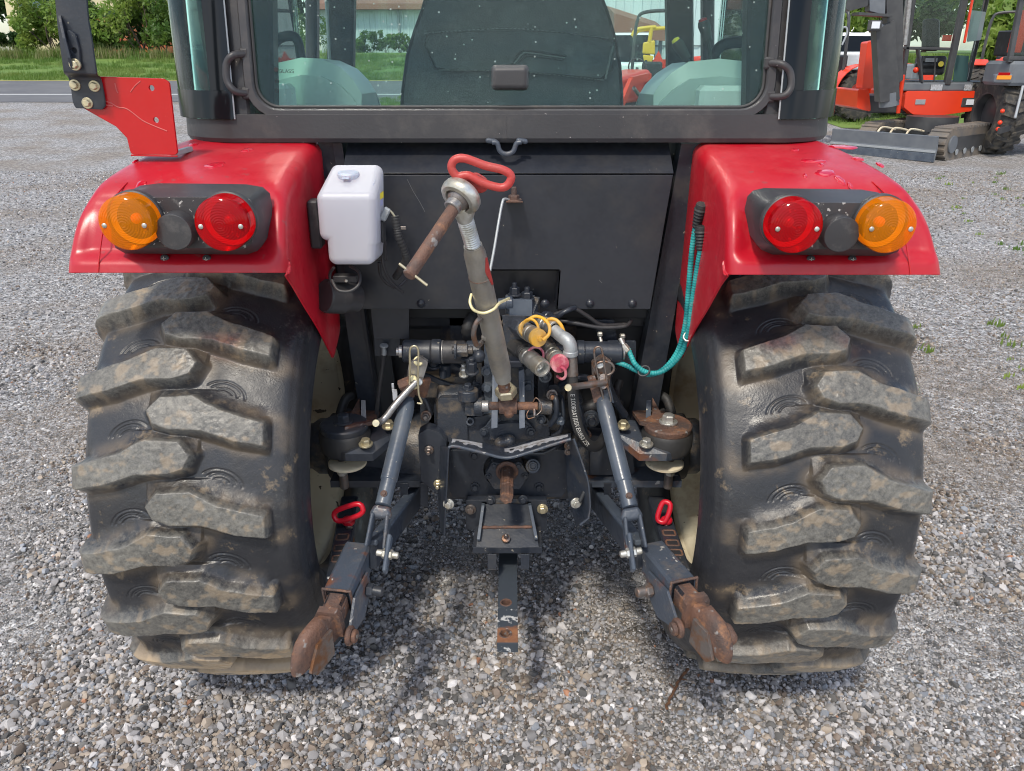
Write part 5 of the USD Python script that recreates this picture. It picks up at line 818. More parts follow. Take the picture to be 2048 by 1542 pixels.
# ---------------------------------------------------------------- lift rods, crank handles, wire clips
def liftrod(s):
    t = sub(T, 'lift_rod', ('left' if s < 0 else 'right') + ' lift rod with crank and fork')
    if s < 0: A, B, C = W(816, 800, 1.76), W(768, 1000, 1.565), W(763, 1020, 1.545)
    else: A, B, C = W(1205, 798, 1.76), W(1258, 1004, 1.565), W(1262, 1024, 1.545)
    u = unit(B - A); L = np.linalg.norm(B - A); r = .0205
    prof = [(0, -.02), (.012, -.02), (.012, -.004), (r * .80, .002), (r * .95, .016), (r, .03), (r, L * .80), (r * .97, L * .81), (r * .90, L * .815), (r * .88, L + .012), (0, L + .012)]
    obj('rod_tube', lathe(prof, A, u, 28), 'blue_grey_paint', t, 35)
    n = np.cross(u, (1, 0, 0)); n = n if n[1] < 0 else -n
    obj('rod_rivet', bolt(B + unit(n) * .018 - u * .01, n, .0055, .004), 'rusty_steel', t)
    # fork down to the lower link
    w = unit(np.cross(u, n)); tipc = (W(752, 1095, 1.50) if s < 0 else W(1272, 1098, 1.50)); ff = unit(tipc - C); F_ = []
    for d in (-1, 1):
        F_.append(bar(C + w * d * .017 + ff * .008, C + w * d * .021 + ff * (np.linalg.norm(tipc - C)), .008, .034, n, .003))
    F_.append(rbox([C + w * d * .012 for d in (-1, 1)] + [C + w * d * .016 + ff * .010 for d in (-1, 1)], .010, 2)); obj('fork', cat(*F_), 'worn_paint', t, 35)
    px = (((775, 1108), 1.475) if s < 0 else ((1262, 1105), 1.475)); p = W(*px[0], px[1]); obj('fork_strap', obox(p, (.010, .03, .085), np.array([unit(np.cross(ff, n)), n, ff]) if True else None, .003), 'blue_grey_paint', t); 
    obj('fork_bolt', cat(cyl(p - w * .012, p + w * .012, .012, 6), cyl(p - w * .026, p + w * .026, .008, 14)), 'zinc', t)
    # head of the rod: turnbuckle, clevis plate on the lift arm, pins
    top = W(836, 724, 1.80) if s < 0 else W(1200, 722, 1.80)
    obj('rod_screw', cyl(A - u * .01, A + (top - A) * .55, .0135, 18), 'rusty_steel', t, 40)
    if s < 0:
        obj('clevis_plate', prism(rnd([(-.017, -.06), (.017, -.06), (.024, .0), (.024, .012), (.0, .030), (-.024, .012), (-.024, 0)], .009), W(836, 730, 1.788), (.95, 0, .1), (.22, -.10, 1), .012), 'bare_steel', t, 30)
        obj('clevis_pin', cyl(W(837, 722, 1.776), W(837, 722, 1.79), .0125, 24), 'yellow_pin', t, 40)
        for px, py in ((826, 758), (838, 764), (829, 771)): obj('washer_stack', cyl(W(px, py, 1.755), W(px, py, 1.772), .0095, 18), 'yellow_pin' if py != 764 else 'zinc', t, 40)
        obj('rust_block', rbox([W(808, 775, 1.775), W(832, 765, 1.77), W(848, 790, 1.79), W(856, 760, 1.80)], .008, 1), 'rusty_steel', t, 40); obj('adjuster_collar', cyl(W(800, 772, 1.76), W(822, 763, 1.758), .0155, 8), 'rusty_steel', t)
        H = [(832, 764), (812, 785), (790, 810), (770, 836), (757, 845), (752, 846)]; Ys = [1.755, 1.735, 1.715, 1.70, 1.685, 1.665]; K = [(819, 770), (820, 730), (820, 700), (827, 692), (835, 696), (837, 712), (836, 760), (838, 790), (844, 806), (834, 806)]
        obj('tag_scraps', cat(obox(W(790, 790, 1.765), (.012, .003, .03), None, .001), obox(W(786, 776, 1.775), (.006, .003, .026), None, .001)), 'sticker_white', t)
    else:
        obj('clevis_plate', prism(rnd([(-.022, -.075), (.018, -.075), (.024, .01), (.0, .030), (-.026, .01)], .008), W(1203, 728, 1.788), (1, 0, 0), (-.05, -.12, 1), .014), 'worn_steel', t, 30)
        obj('clevis_pin', cyl(W(1199, 728, 1.772), W(1199, 728, 1.79), .0125, 24), 'zinc', t, 40); obj('stop_plate', plate3([(1175, 756), (1190, 752), (1205, 800), (1188, 806)], (1.765, 1.765, 1.75, 1.75), .03), 'rusty_steel', t)
        obj('washer_stack', cat(cyl(W(1207, 757, 1.752), W(1207, 757, 1.77), .013, 8), cyl(W(1207, 771, 1.745), W(1207, 771, 1.77), .010, 18)), 'worn_steel', t, 40); obj('bent_washer', tube([W(1208 + 20 * math.cos(a), 737 + 14 * math.sin(a), 1.765) for a in np.linspace(0, 6.28, 24)[:-1]], .0032, 8, True), 'worn_steel', t, 60); obj('rod_web', plate3([(1206, 780), (1222, 780), (1228, 806), (1212, 806)], (1.755,) * 4, .02), 'blue_grey_paint', t)
        H = [(1212, 765), (1190, 768), (1165, 771), (1145, 774), (1137, 775)]; Ys = [1.75, 1.735, 1.72, 1.70, 1.68]; K = [(1211, 812), (1200, 770), (1190, 720), (1189, 700), (1195, 694), (1203, 698), (1209, 730), (1216, 775), (1222, 800), (1216, 806)]
    P_ = spl([W(*a, y) for a, y in zip(H, Ys)], 6); obj('crank_handle', tube(P_, .0085, 14), 'bare_steel' if s < 0 else 'worn_steel', t, 60); obj('crank_end', lathe([(0, -.001), (.0088, -.0005), (.0088, -.003)], P_[-1], P_[-2] - P_[-1], 18), 'brass_zinc', t, 40)
    obj('wire_clip', tube(spl([W(a, b, 1.745) for a, b in K], 5), .0027, 8), 'brass_zinc' if s < 0 else 'worn_steel', t, 60)
liftrod(-1); liftrod(1)

# ---------------------------------------------------------------- lower links with telescoping hook ends, stabiliser bars, red pins
def lowerlink(s):
    t = sub(T, 'lower_link', ('left' if s < 0 else 'right') + ' lower link with rusty claw hook')
    if s < 0: piv, m1, m2, e1, e2, tip = W(840, 985, 1.98), W(745, 1110, 1.52), W(716, 1085, 1.545), W(673, 1180, 1.40), W(652, 1225, 1.335), W(574, 1274, 1.255)
    else: piv, m1, m2, e1, e2, tip = W(1182, 985, 1.98), W(1280, 1110, 1.52), W(1304, 1085, 1.545), W(1368, 1160, 1.40), W(1386, 1205, 1.335), W(1474, 1262, 1.255)
    up = (0, 0, 1)
    obj('link_arm', bar(piv, m1, .018, .075, up, .004), 'charcoal_paint', t); obj('link_edge', bar(piv + (0, 0, .034), m1 + (0, 0, .034), .028, .014, up, .003), 'blue_grey_paint', t)
    d = unit(e1 - m2); x = unit(np.cross(d, up)); z = np.cross(x, d); L = np.linalg.norm(e1 - m2)
    # U channel cover
    w, h, tk = .032, .072, .005; U = [(-w, -h), (-w, -.006), (-w + .006, 0), (w - .006, 0), (w, -.006), (w, -h), (w - tk, -h), (w - tk, -tk - .003), (w - tk - .003, -tk), (-w + tk + .003, -tk), (-w + tk, -tk - .003), (-w + tk, -h)]
    def ring(o, sc=1., cut=0): return [o + x * a + z * (b if b > -.01 else b * sc + cut) for a, b in U]
    obj('channel_cover', loft([ring(m2, .8), ring(m2 + d * L * .5), ring(e1, .95)]), 'worn_paint', t, 25)
    R_ = [e1 + x * a + z * b + d * .001 for a, b in U[0:6]]; obj('channel_edge', tube(spl(R_, 4), .0032, 8), 'rusty_steel', t, 60)
    obj('side_cheek', hullm([m2 + x * s * (w + .003) + z * b + d * a for a, b in ((.06, -.03), (.06, -.08), (L, -.02), (L + .02, -.09), (L + .055, -.085), (L + .058, -.07), (.12, -.115))] + [m2 + x * s * (w + .009) + z * b + d * a for a, b in ((.06, -.03), (.06, -.08), (L, -.02), (L + .02, -.09), (L + .055, -.085), (L + .058, -.07), (.12, -.115))]), 'worn_paint', t)
    obj('inner_bar', obox((m2 + d * L * .8 + z * -.036), (.042, L * .9, .052), np.array([x, d, z]), .006), 'charcoal_paint', t)
    obj('rusty_sleeve', obox(e1 + d * .024 + z * -.036, (.046, .062, .054), np.array([x, d, z]), .009), 'rusty_steel', t, 30)
    d2 = unit(tip - e1); x2 = unit(np.cross(d2, up)); z2 = np.cross(x2, d2)
    obj('clevis_collar', hullm([e1 + d * .048 + x * a + z * b + d * c for a, b in ((-.028, -.014), (-.021, .0), (.021, .0), (.028, -.014), (.028, -.075), (-.028, -.075)) for c in (0, .016)]), 'rusty_steel', t)
    # claw hook: body tapering to a rounded tip, with the ball socket beside it
    b0 = e1 + d * .05 - z * .038; D = np.linalg.norm(tip - b0); k_ = lambda f, u_, v_: b0 + d2 * D * f + x2 * u_ + z2 * v_
    def hook_ring(f, wd, zt_, zb_, rk=.5): zm_ = zt_ - (zt_ - zb_) * .30; return [k_(f, a_, b_) for a_, b_ in ((-wd, zb_), (-wd, zm_), (-wd * (rk + 1) / 2, zt_ - (zt_ - zm_) * .3), (-wd * rk, zt_), (wd * rk, zt_), (wd * (rk + 1) / 2, zt_ - (zt_ - zm_) * .3), (wd, zm_), (wd, zb_), (0, zb_ - .004))]
    obj('claw_hook', loft([hook_ring(-.02, .018, .024, -.040, .7), hook_ring(.16, .018, .024, -.042, .7), hook_ring(.24, .019, .026, -.048, .55), hook_ring(.30, .019, .036, -.050, .45), hook_ring(.48, .020, .035, -.052, .35), hook_ring(.66, .020, .030, -.048, .35), hook_ring(.80, .018, .018, -.042, .4), hook_ring(.90, .015, .004, -.046, .4), hook_ring(.97, .011, -.012, -.048, .5), hook_ring(1.02, .007, -.026, -.046, .5)]), 'rusty_steel', t, 50)
    obj('hook_cheek', hullm([k_(f, s * u_, v_) for f, v_ in ((.22, .004), (.60, .002), (.84, -.050), (.24, -.062), (.7, -.070)) for u_ in (.019, .026)]), 'worn_steel', t)
    if s > 0: obj('hook_latch', rbox([k_(.62, -.026, -.010), k_(.74, -.026, -.018)], .016, 2), 'rusty_steel', t, 45)
    q = e1 + d * .058 - z * .075 + x * s * .046; obj('clevis_pin_washer', cyl(q - x * s * .012, q, .022, 24, ch=.003), 'rusty_steel', t, 40); obj('clevis_pin', cyl(q, q + x * s * .010, .015, 20), 'rusty_steel', t, 40); obj('pin_slot', cyl(q + x * s * .009, q + x * s * .012, .006, 12), 'worn_steel', t, 40)
    q = m2 + d * L * .58 - z * .062 + x * s * (w + .010); obj('link_nut', cat(cyl(q, q + x * s * .016, .0165, 6, ch=.002), cyl(q + x * s * .014, q + x * s * .038, .0115, 18)), 'worn_steel' if s > 0 else 'charcoal_paint', t, 30)
    # stabiliser bar with holes beside it, further out
    a, b = (W(700, 1000, 1.86), W(672, 1165, 1.50)) if s < 0 else (W(1312, 1000, 1.86), W(1362, 1150, 1.50)); dd = unit(b - a)
    xx = unit(np.cross(dd, up)); zz_ = np.cross(xx, dd); Ls = np.linalg.norm(b - a)
    obj('stabiliser_bar', obox((a + b) / 2, (.046, Ls, .03), np.array([xx, dd, zz_]), .004), 'charcoal_paint', t)
    for f in (.55, .68, .80):
        q = a + dd * Ls * f + zz_ * .0145; rg = [q + xx * u_ + dd * v_ for u_, v_ in rnd([(-.015, -.012), (.015, -.012), (.015, .012), (-.015, .012)], .005, 3).exterior.coords[:-1]]; obj('slot_rim', tube(np.array(rg), .003, 6, True), 'rusty_steel', t, 60); obj('slot', obox(q, (.026, .02, .003), np.array([xx, dd, zz_]), .001), 'interior_black', t)
    return a + dd * Ls * .40 + zz_ * .016, zz_
pinL, zL = lowerlink(-1); pinR, zR = lowerlink(1)
def handle(P, r, mat, parent, nm='handle'): obj(nm, tube(spl(P, 7, True), r, 14, True), mat, parent, 60)
def stadium(c, u, v, a, b, n=20):
    out = []
    for k in range(n):
        q = 2 * math.pi * k / n; out.append(c + u * (math.copysign(abs(math.cos(q)) ** .55, math.cos(q)) * a) + v * (math.copysign(abs(math.sin(q)) ** .75, math.sin(q)) * b))
    return np.array(out)
t1 = thing('hitch_pin', 'clean red loop handled hitch pin standing in the left stabiliser bar', 'hitch pin', 'red hitch pins')
h = W(697, 1022, pinL[1]); u_ = unit(W(733, 1012, pinL[1]) - W(662, 1036, pinL[1])); v_ = unit(np.cross(u_, (0, 1, -.35))) ; v_ = v_ if v_[2] > 0 else -v_
obj('handle', tube(stadium(W(697, 1025, pinL[1] - .02), u_, v_, .040, .016), .0068, 14, True), 'pin_red_new', t1, 60); c = W(697, 1042, pinL[1] - .01); obj('collar', rbox([c + (-.004, 0, 0), c + (.004, 0, 0)], .0135, 2), 'pin_red_new', t1, 50); obj('shank', cyl(c - (0, 0, .01), c - (0, -.01, .10), .0095, 16), 'worn_steel', t1, 40)
t2 = thing('hitch_pin', 'small red hitch pin seen edge on beside the right wheel', 'hitch pin', 'red hitch pins')
c = W(1330, 1026, pinR[1]); u_ = unit(W(1338, 1004, pinR[1]) - W(1318, 1044, pinR[1])); u_[1] = .35; u_ = unit(u_); v_ = unit(np.cross(u_, (.5, 1, .2)))
obj('handle', tube(stadium(W(1328, 1024, pinR[1] - .01), u_, v_, .027, .0125), .0068, 14, True), 'pin_red_new', t2, 60); c = W(1333, 1041, pinR[1] - .012); obj('collar', rbox([c + (-.003, 0, 0), c + (.003, 0, 0)], .0125, 2), 'pin_red_new', t2, 50); obj('shank', cyl(c - (0, 0, .01), c - (0, -.01, .10), .0095, 16), 'worn_steel', t2, 40)

# ---------------------------------------------------------------- top link leaning up to its ball end, red pin through the ball
tl = sub(T, 'top_link', 'grey telescopic top link with threaded ends')
P0, P1 = W(1016, 828, 1.745), W(925, 398, 1.475); LP = [W(1013, 800, 1.735), W(1005, 752, 1.705), W(980, 640, 1.625), W(958, 540, 1.56), W(946, 492, 1.53), W(935, 445, 1.50)]
u = unit(LP[4] - LP[1]); B0, B1 = LP[1], LP[4]; L = np.linalg.norm(B1 - B0); R = .0235
obj('link_barrel', lathe([(0, -.012), (R * .82, -.012), (R * .86, .004), (R * 1.02, .03), (R * 1.02, L * .80), (R * .98, L * .81), (R * .96, L * .95), (R * .82, L * .99), (R * .80, L + .002), (0, L + .002)], B0, u, 32), 'link_steel', tl, 35)
obj('barrel_ring', lathe([(R * 1.0, L * .795), (R * 1.05, L * .80), (R * 1.0, L * .805)], B0, u, 32), 'worn_steel', tl, 40)
obj('red_paint_mark', shell(np.array([[B0 + u * (L * f) + R * (1.035 if f < .8 else 1.0) * (math.cos(a) * np.array([1, 0, 0]) + math.sin(a) * np.array([0, -1, 0])) for a in np.linspace(.05, .95 - .5 * abs(f - .84) / .1, 8)] for f in np.linspace(.745, .93, 8)]), .0006), 'pin_red', tl, 40)
th = [(.0, 0)] ; q = B1; e = W(930, 437, 1.497); Lt = np.linalg.norm(e - q); tp = [(0, 0)]
for i in range(13): tp += [(.0165, Lt * (i + .1) / 13), (.0140, Lt * (i + .6) / 13)]
obj('upper_thread', lathe(tp + [(.014, Lt), (0, Lt)], q, e - q, 24), 'zinc', tl, 25)
bc = W(922, 392, 1.475); pax = unit(W(815, 552, 1.34) - W(935, 392, 1.475))
obj('ball_eye', lathe([(.026, -.014), (.034, -.013), (.0385, -.008), (.040, 0), (.0385, .008), (.034, .013), (.026, .014), (.0245, .010), (.0235, 0), (.0245, -.010), (.026, -.014)], bc, pax, 40), 'zinc', tl, 40)
obj('eye_shoulder', rbox([bc - unit(bc - e) * .034 + (.006, 0, 0), bc - unit(bc - e) * .034 - (.006, 0, 0), e], .0155, 2), 'zinc', tl, 45)
obj('swivel_ball', lathe([(.0115, -.021), (.0165, -.020), (.0235, -.010), (.0255, 0), (.0235, .010), (.0165, .020), (.0115, .021)], bc, pax, 32), 'worn_steel', tl, 45)
q = LP[1]; e = W(1016, 792, 1.742); obj('lower_thread', lathe([(0, 0)] + [(.0150 if i % 2 else .0132, .006 * i) for i in range(12)] + [(0, .07)], B0, unit(P0 - B0), 22), 'rusty_steel', tl, 25)
n0 = W(1012, 783, 1.728); obj('lock_nut', lathe([(.014, -.012), (.0235, -.012), (.027, -.009), (.027, .008), (.0235, .012), (.014, .012)], n0, P0 - B0, 6), 'brass_zinc', tl)
obj('lower_eye', cat(rbox([W(1014, 800, 1.745), W(1018, 826, 1.735)], .013, 2), cyl(W(998, 812, 1.745), W(1034, 812, 1.745), .020, 26)), 'rusty_steel', tl, 45)
for (a0, b0), (a1, b1) in ((((955, 636)), (972, 688)),): H = [W(966, 632, 1.60), W(953, 645, 1.585), W(947, 668, 1.59), W(952, 688, 1.61), W(957, 692, 1.62)]; obj('link_handle', tube(spl(H, 6), .0058, 12), 'worn_steel', tl, 60); obj('link_handle', tube([W(957, 692, 1.62), W(964, 684, 1.635), W(972, 674, 1.645)], .0056, 12), 'worn_steel', tl, 60)
for px, py, Y in ((968, 632, 1.602), (972, 674, 1.632)): obj('weld', rbox([W(px - 3, py, Y), W(px + 4, py + 3, Y)], .008, 1), 'link_steel', tl, 50)
K = [(943, 588, 1.60), (940, 605, 1.585), (948, 620, 1.575), (968, 626, 1.57), (988, 618, 1.575), (999, 606, 1.60), (1018, 597, 1.64)]
obj('hook_wire', tube(spl([W(*k) for k in K], 7), .0032, 10), 'yellow_pin', tl, 60)
t3 = thing('hitch_pin', 'long rusty pin with chipped red loop handle through the top link ball', 'hitch pin', 'red hitch pins')
a, b = bc - pax * .034, bc + pax * .238; b = W(817, 552, 1.345)
obj('shank', cyl(bc - pax * .03, b, .0120, 24, ch=.003), 'rusty_steel', t3, 40)
obj('sleeve', cyl(bc + pax * .018, bc + pax * .034, .0165, 24), 'bare_steel', t3, 40)
obj('collar', rbox([bc - pax * .046 + (.003, 0, -.004), bc - pax * .036 + (.0, 0, -.0), bc - pax * .050 + (.010, 0, -.012)], .0165, 2), 'pin_red', t3, 50)
hp = [(937, 351), (915, 352), (903, 336), (909, 320), (930, 317), (970, 331), (1006, 340), (1022, 352), (1016, 369), (1000, 375), (966, 366)]
obj('handle', tube(spl([W(a_, b_, 1.47) for a_, b_ in hp], 7, True), .0078, 14, True), 'pin_red', t3, 60)
cp = bc + (b - bc) * .90; obj('cotter_pin', cyl(W(798, 527, cp[1] - .008), W(855, 571, cp[1] - .02), .0026, 10), 'brass_zinc', t3, 50)
obj('rust_tip', cyl(b - unit(b - bc) * .02, b + unit(b - bc) * .0004, .0124, 24, ch=.003), 'rusty_steel', t3, 40)

# ---------------------------------------------------------------- hydraulic block, couplers, hoses
hy = sub(T, 'hydraulic_outlets', 'hydraulic block with four quick couplers')
obj('valve_block', hullm([W(1018, 598, 1.86), W(1064, 600, 1.86), W(1070, 590, 1.92), W(1010, 590, 1.92), W(1020, 640, 1.85), W(1064, 642, 1.85), W(1066, 642, 1.92), W(1010, 640, 1.92)]), 'blue_grey_paint', hy)
obj('valve_cover', hullm([W(1022, 640, 1.845), W(1062, 640, 1.845), W(1012, 588, 1.90), W(1080, 594, 1.90), W(1080, 645, 1.90)]), 'cast_paint', hy)
for px, py, r in ((1029, 588, .010), (1054, 597, .0115)): c = W(px, py, 1.88); obj('valve_nut', cat(cyl(c, c + (0, 0, .018), r * 1.25, 6), cyl(c + (0, 0, .016), c + (0, 0, .030), r * .6, 14), cyl(c - (0, 0, .004), c + (0, 0, .001), r * 1.7, 20, ch=.001)), 'charcoal_paint', hy)
obj('side_port', cat(cyl(W(996, 608, 1.87), W(1014, 606, 1.87), .014, 20), cyl(W(1012, 606, 1.87), W(1026, 605, 1.87), .018, 20)), 'blue_grey_paint', hy, 40)
obj('outlet_body', hullm([W(1004, 630, 1.83), W(1050, 632, 1.83), W(1050, 690, 1.83), W(1010, 692, 1.83), W(1004, 630, 1.90), W(1100, 632, 1.90), W(1100, 700, 1.90), W(1010, 692, 1.90)]), 'cast_paint', hy)
def coupler(a, Ya, b, Yb, r, kind):
    p, q = W(*a, Ya), W(*b, Yb); L = np.linalg.norm(q - p); u = unit(q - p); R = r * mpp(*b, Yb)
    g = sub(T, 'quick_coupler', kind)
    obj('hex_base', lathe([(0, -.04), (R * 1.05, -.04), (R * 1.05, L * .30), (R * .8, L * .32), (0, L * .32)], p, u, 6), 'cast_paint' if 'pink' not in kind else 'black_rubber', g)
    body = [(R * .8, L * .25), (R * .82, L * .40), (R * .98, L * .44), (R * .98, L * .52), (R * .90, L * .54), (R * .90, L * .60), (R * 1.0, L * .62), (R * 1.0, L * .70), (R * .93, L * .72), (R * .93, L * .78), (R * 1.0, L * .80), (R * 1.0, L * .97), (R * .95, L), (R * .72, L), (R * .66, L - .004), (R * .62, L - .02), (R * .3, L - .022), (R * .25, L - .012), (0, L - .010)]
    obj('coupler_sleeve', lathe(body, p, u, 32), 'zinc', g, 30)
    return p, q, u, R, L, g
p, q, u, R, L, g = coupler((1032, 650), 1.84, (1077, 676), 1.735, 18, 'coupler with yellow dust cap in front')
obj('dust_cap', lathe([(R * 1.02, -.010), (R * 1.04, .0), (R * 1.0, .004), (R * .55, .005), (R * .30, .006), (R * .28, .012), (0, .013)], q, u, 32), 'yellow_cap', g, 40)
ys = [(1086, 680, 1.725), (1098, 668, 1.73), (1098, 650, 1.75), (1086, 637, 1.77), (1070, 633, 1.78), (1056, 640, 1.78), (1042, 650, 1.775), (1041, 663, 1.77), (1052, 675, 1.765)]
obj('cap_strap', tube(spl([W(*k) for k in ys], 6), .0042, 10), 'yellow_cap', g, 60); obj('strap_ring', tube([W(1060 + 17 * math.cos(k), 660 + 22 * math.sin(k), 1.765 - .01 * math.cos(k)) for k in np.linspace(0, 6.28, 24)[:-1]], .0034, 8, True), 'yellow_cap', g, 60)
p, q, u, R, L, g = coupler((1072, 640), 1.86, (1110, 658), 1.78, 16, 'coupler with elbow fitting and yellow strap')
obj('cap_strap', tube(spl([W(*k) for k in ((1092, 655, 1.80), (1090, 645, 1.80), (1100, 638, 1.79), (1112, 640, 1.785), (1122, 650, 1.78), (1128, 664, 1.78))], 6), .0042, 10), 'yellow_cap', g, 60)
el = spl([W(*k) for k in ((1108, 660, 1.785), (1122, 672, 1.765), (1136, 682, 1.75), (1141, 695, 1.745), (1141, 706, 1.745))], 6)
obj('elbow', tube(el, [.0155] * 8 + [.0165] * 17 if len(el) == 25 else .016, 20), 'galvanised', g, 60); obj('elbow_rim', cyl(W(1141, 700, 1.745), W(1141, 712, 1.745), .0185, 28, ch=.003), 'galvanised', g, 40)
obj('hose_end', cyl(W(1142, 711, 1.745), W(1145, 752, 1.740), .0145, 24), 'worn_steel', g, 40)
p, q, u, R, L, g = coupler((1028, 690), 1.84, (1086, 738), 1.715, 18.5, 'open steel coupler with faded pink ring'); obj('boot', lathe([(R * .9, L * .05)] + [(R * (.92 if i % 2 else .80), L * (.08 + .05 * i)) for i in range(8)] + [(R * .6, L * .5)], p, u, 28), 'black_rubber', g, 30)
obj('strap_ring', tube([W(1071 + 16 * math.cos(k), 710 + 16 * math.sin(k), 1.765 - .012 * math.sin(k)) for k in np.linspace(0, 6.28, 28)[:-1]], .0034, 8, True), 'pink_cap', g, 60)
p, q, u, R, L, g = coupler((1092, 690), 1.83, (1120, 728), 1.72, 18, 'coupler with faded red cap')
obj('dust_cap', lathe([(R * 1.0, -.012), (R * 1.04, .0), (R * 1.0, .004), (R * .5, .005), (R * .15, .006), (0, .006)], q, u, 32), 'pink_cap', g, 40); obj('cap_strap', tube(spl([W(*k) for k in ((1122, 734, 1.712), (1130, 740, 1.712), (1131, 752, 1.715), (1124, 758, 1.725), (1114, 752, 1.74))], 6), .0036, 8), 'pink_cap', g, 60)
hp = spl([W(*k) for k in ((1144, 745, 1.742), (1146, 790, 1.735), (1150, 830, 1.735), (1160, 865, 1.74), (1176, 888, 1.755), (1192, 893, 1.775), (1206, 880, 1.81), (1222, 845, 1.88), (1226, 820, 1.93))], 10)
hs = sub(T, 'hydraulic_hose', 'black hydraulic hose with white lettering'); obj('hose', tube(hp, .0135, 20), 'black_rubber', hs, 60)
def along(txt, path, start, h, R, ang, mat, par):
    m = meshkit.text_mesh(txt, h, .0004, False); v = m.vertices; v[:, 0] *= .82; seg = np.r_[0, np.cumsum(np.linalg.norm(np.diff(path, axis=0), axis=1))]; s_ = start + v[:, 0]
    P = np.stack([np.interp(s_, seg, path[:, k]) for k in range(3)], 1); tg = np.gradient(path, axis=0); tg /= np.linalg.norm(tg, axis=1)[:, None]; Tg = np.stack([np.interp(s_, seg, tg[:, k]) for k in range(3)], 1); Tg /= np.linalg.norm(Tg, axis=1)[:, None]
    out = np.array([0, 0, CAMH]) - P; out -= Tg * (out * Tg).sum(1)[:, None]; out /= np.linalg.norm(out, axis=1)[:, None]; sd = np.cross(out, Tg); a = (v[:, 1] - h / 2) / R + ang
    m.vertices = P + (R + .0003 + v[:, 2])[:, None] * (np.cos(a)[:, None] * out + np.sin(a)[:, None] * sd); obj('lettering', m, mat, par)
along('E 100R2AT/DIN EN853 2SN', hp, .050, .0102, .0135, -.05, 'print_white', hs)
obj('steel_pipe', tube(spl([W(*k) for k in ((1118, 790, 1.86), (1124, 800, 1.82), (1126, 840, 1.80), (1120, 862, 1.80), (1105, 872, 1.81))], 7), .0062, 12), 'charcoal_paint', hy, 60)
obj('steel_pipe', tube(spl([W(*k) for k in ((1040, 905, 1.80), (1085, 906, 1.80), (1110, 895, 1.80), (1132, 878, 1.82))], 7), .0055, 12), 'charcoal_paint', hy, 60)
obj('suction_hose', tube(spl([W(*k) for k in ((1165, 812, 1.88), (1185, 812, 1.87), (1205, 800, 1.88), (1225, 785, 1.93))], 7), .017, 16), 'black_plastic', hy, 60)
for k in (((1105, 630, 1.87), (1130, 622, 1.86), (1148, 617, 1.86), (1175, 632, 1.87), (1205, 650, 1.88), (1255, 648, 1.90)), ((1115, 640, 1.88), (1150, 646, 1.87), (1200, 655, 1.87), (1250, 652, 1.88), (1262, 640, 1.90))): obj('control_wire', tube(spl([W(*q) for q in k], 7), .0052, 10), 'black_plastic', hy, 60)
obj('remote_lever', tube(spl([W(*k) for k in ((1098, 634, 1.86), (1110, 636, 1.85), (1125, 626, 1.84), (1140, 619, 1.845), (1150, 616, 1.86))], 6), .0062, 10), 'charcoal_paint', hy, 60); obj('lever_pivot', cat(cyl(W(1098, 636, 1.85), W(1108, 640, 1.83), .012, 6), cyl(W(1090, 634, 1.87), W(1100, 636, 1.85), .016, 20)), 'charcoal_paint', hy)
for px, py in ((1200, 668), (1245, 672)): obj('cable_clamp', cat(obox(W(px, py, 1.87), (.014, .014, .012), None, .003), cyl(W(px, py + 6, 1.87), W(px + 4, py + 20, 1.86), .0045, 10)), 'zinc', hy)
obj('wire_bundle', tube(spl([W(*k) for k in ((945, 632, 1.93), (938, 645, 1.91), (934, 662, 1.91), (940, 680, 1.95))], 6), .015 + .0012 * np.sin(np.arange(19) * 2.2), 14), 'black_rubber', hy, 60)
# teal spiral-wrapped cables at the right column
tc = sub(T, 'teal_cables', 'two teal spiral wrapped cables with black rubber boots')
def wrapped(pts, r, n, mat, nm): P_ = spl([W(*k) for k in pts], 14); seg = np.r_[0, np.cumsum(np.linalg.norm(np.diff(P_, axis=0), axis=1))]; s_ = np.arange(0, seg[-1], .0016); Q = np.stack([np.interp(s_, seg, P_[:, k]) for k in range(3)], 1); obj(nm, tube(Q, r + .0005 * np.sin(s_ / n * 6.283), 12), mat, tc, 60)
wrapped(((1391, 452, 1.765), (1384, 500, 1.775), (1377, 580, 1.79), (1372, 640, 1.80), (1362, 685, 1.81), (1348, 715, 1.815), (1325, 740, 1.82), (1300, 749, 1.82), (1275, 742, 1.82), (1250, 730, 1.825), (1232, 724, 1.835)), .0064, .0068, 'teal_hose', 'cable')
wrapped(((1401, 500, 1.735), (1394, 540, 1.75), (1384, 610, 1.77), (1378, 655, 1.78), (1367, 698, 1.795), (1345, 728, 1.805), (1318, 745, 1.81), (1292, 744, 1.808), (1272, 730, 1.81), (1262, 712, 1.82), (1257, 698, 1.83)), .0064, .0068, 'teal_hose', 'cable')
for a, b in (((1404, 408, 1.745), (1391, 456, 1.765)), ((1402, 452, 1.735), (1400, 502, 1.735))):
    p, q = W(*a), W(*b); L = np.linalg.norm(q - p); obj('rubber_boot', lathe([(0, 0), (.012, 0), (.013, .006)] + [((.0155 if i % 2 else .0125) * (1 - .035 * i), .01 + (L - .012) * i / 12) for i in range(13)] + [(0, L)], p, q - p, 20), 'black_rubber', tc, 30)
for px, py, Y in ((1379, 672, 1.785), (1288, 742, 1.806)): obj('cable_tie', tube([W(px, py, Y) + np.array([.014 * math.cos(k), .010 * math.sin(k), .009 * math.sin(k) + .004 * math.cos(k)]) for k in np.linspace(0, 6.28, 18)[:-1]], .0028, 8, True), 'zinc' if py < 700 else 'black_plastic', tc, 60)
obj('cable_fitting', cat(cyl(W(1247, 690, 1.84), W(1258, 704, 1.825), .009, 6), cyl(W(1240, 676, 1.85), W(1248, 691, 1.84), .006, 12)), 'zinc', tc, 40)

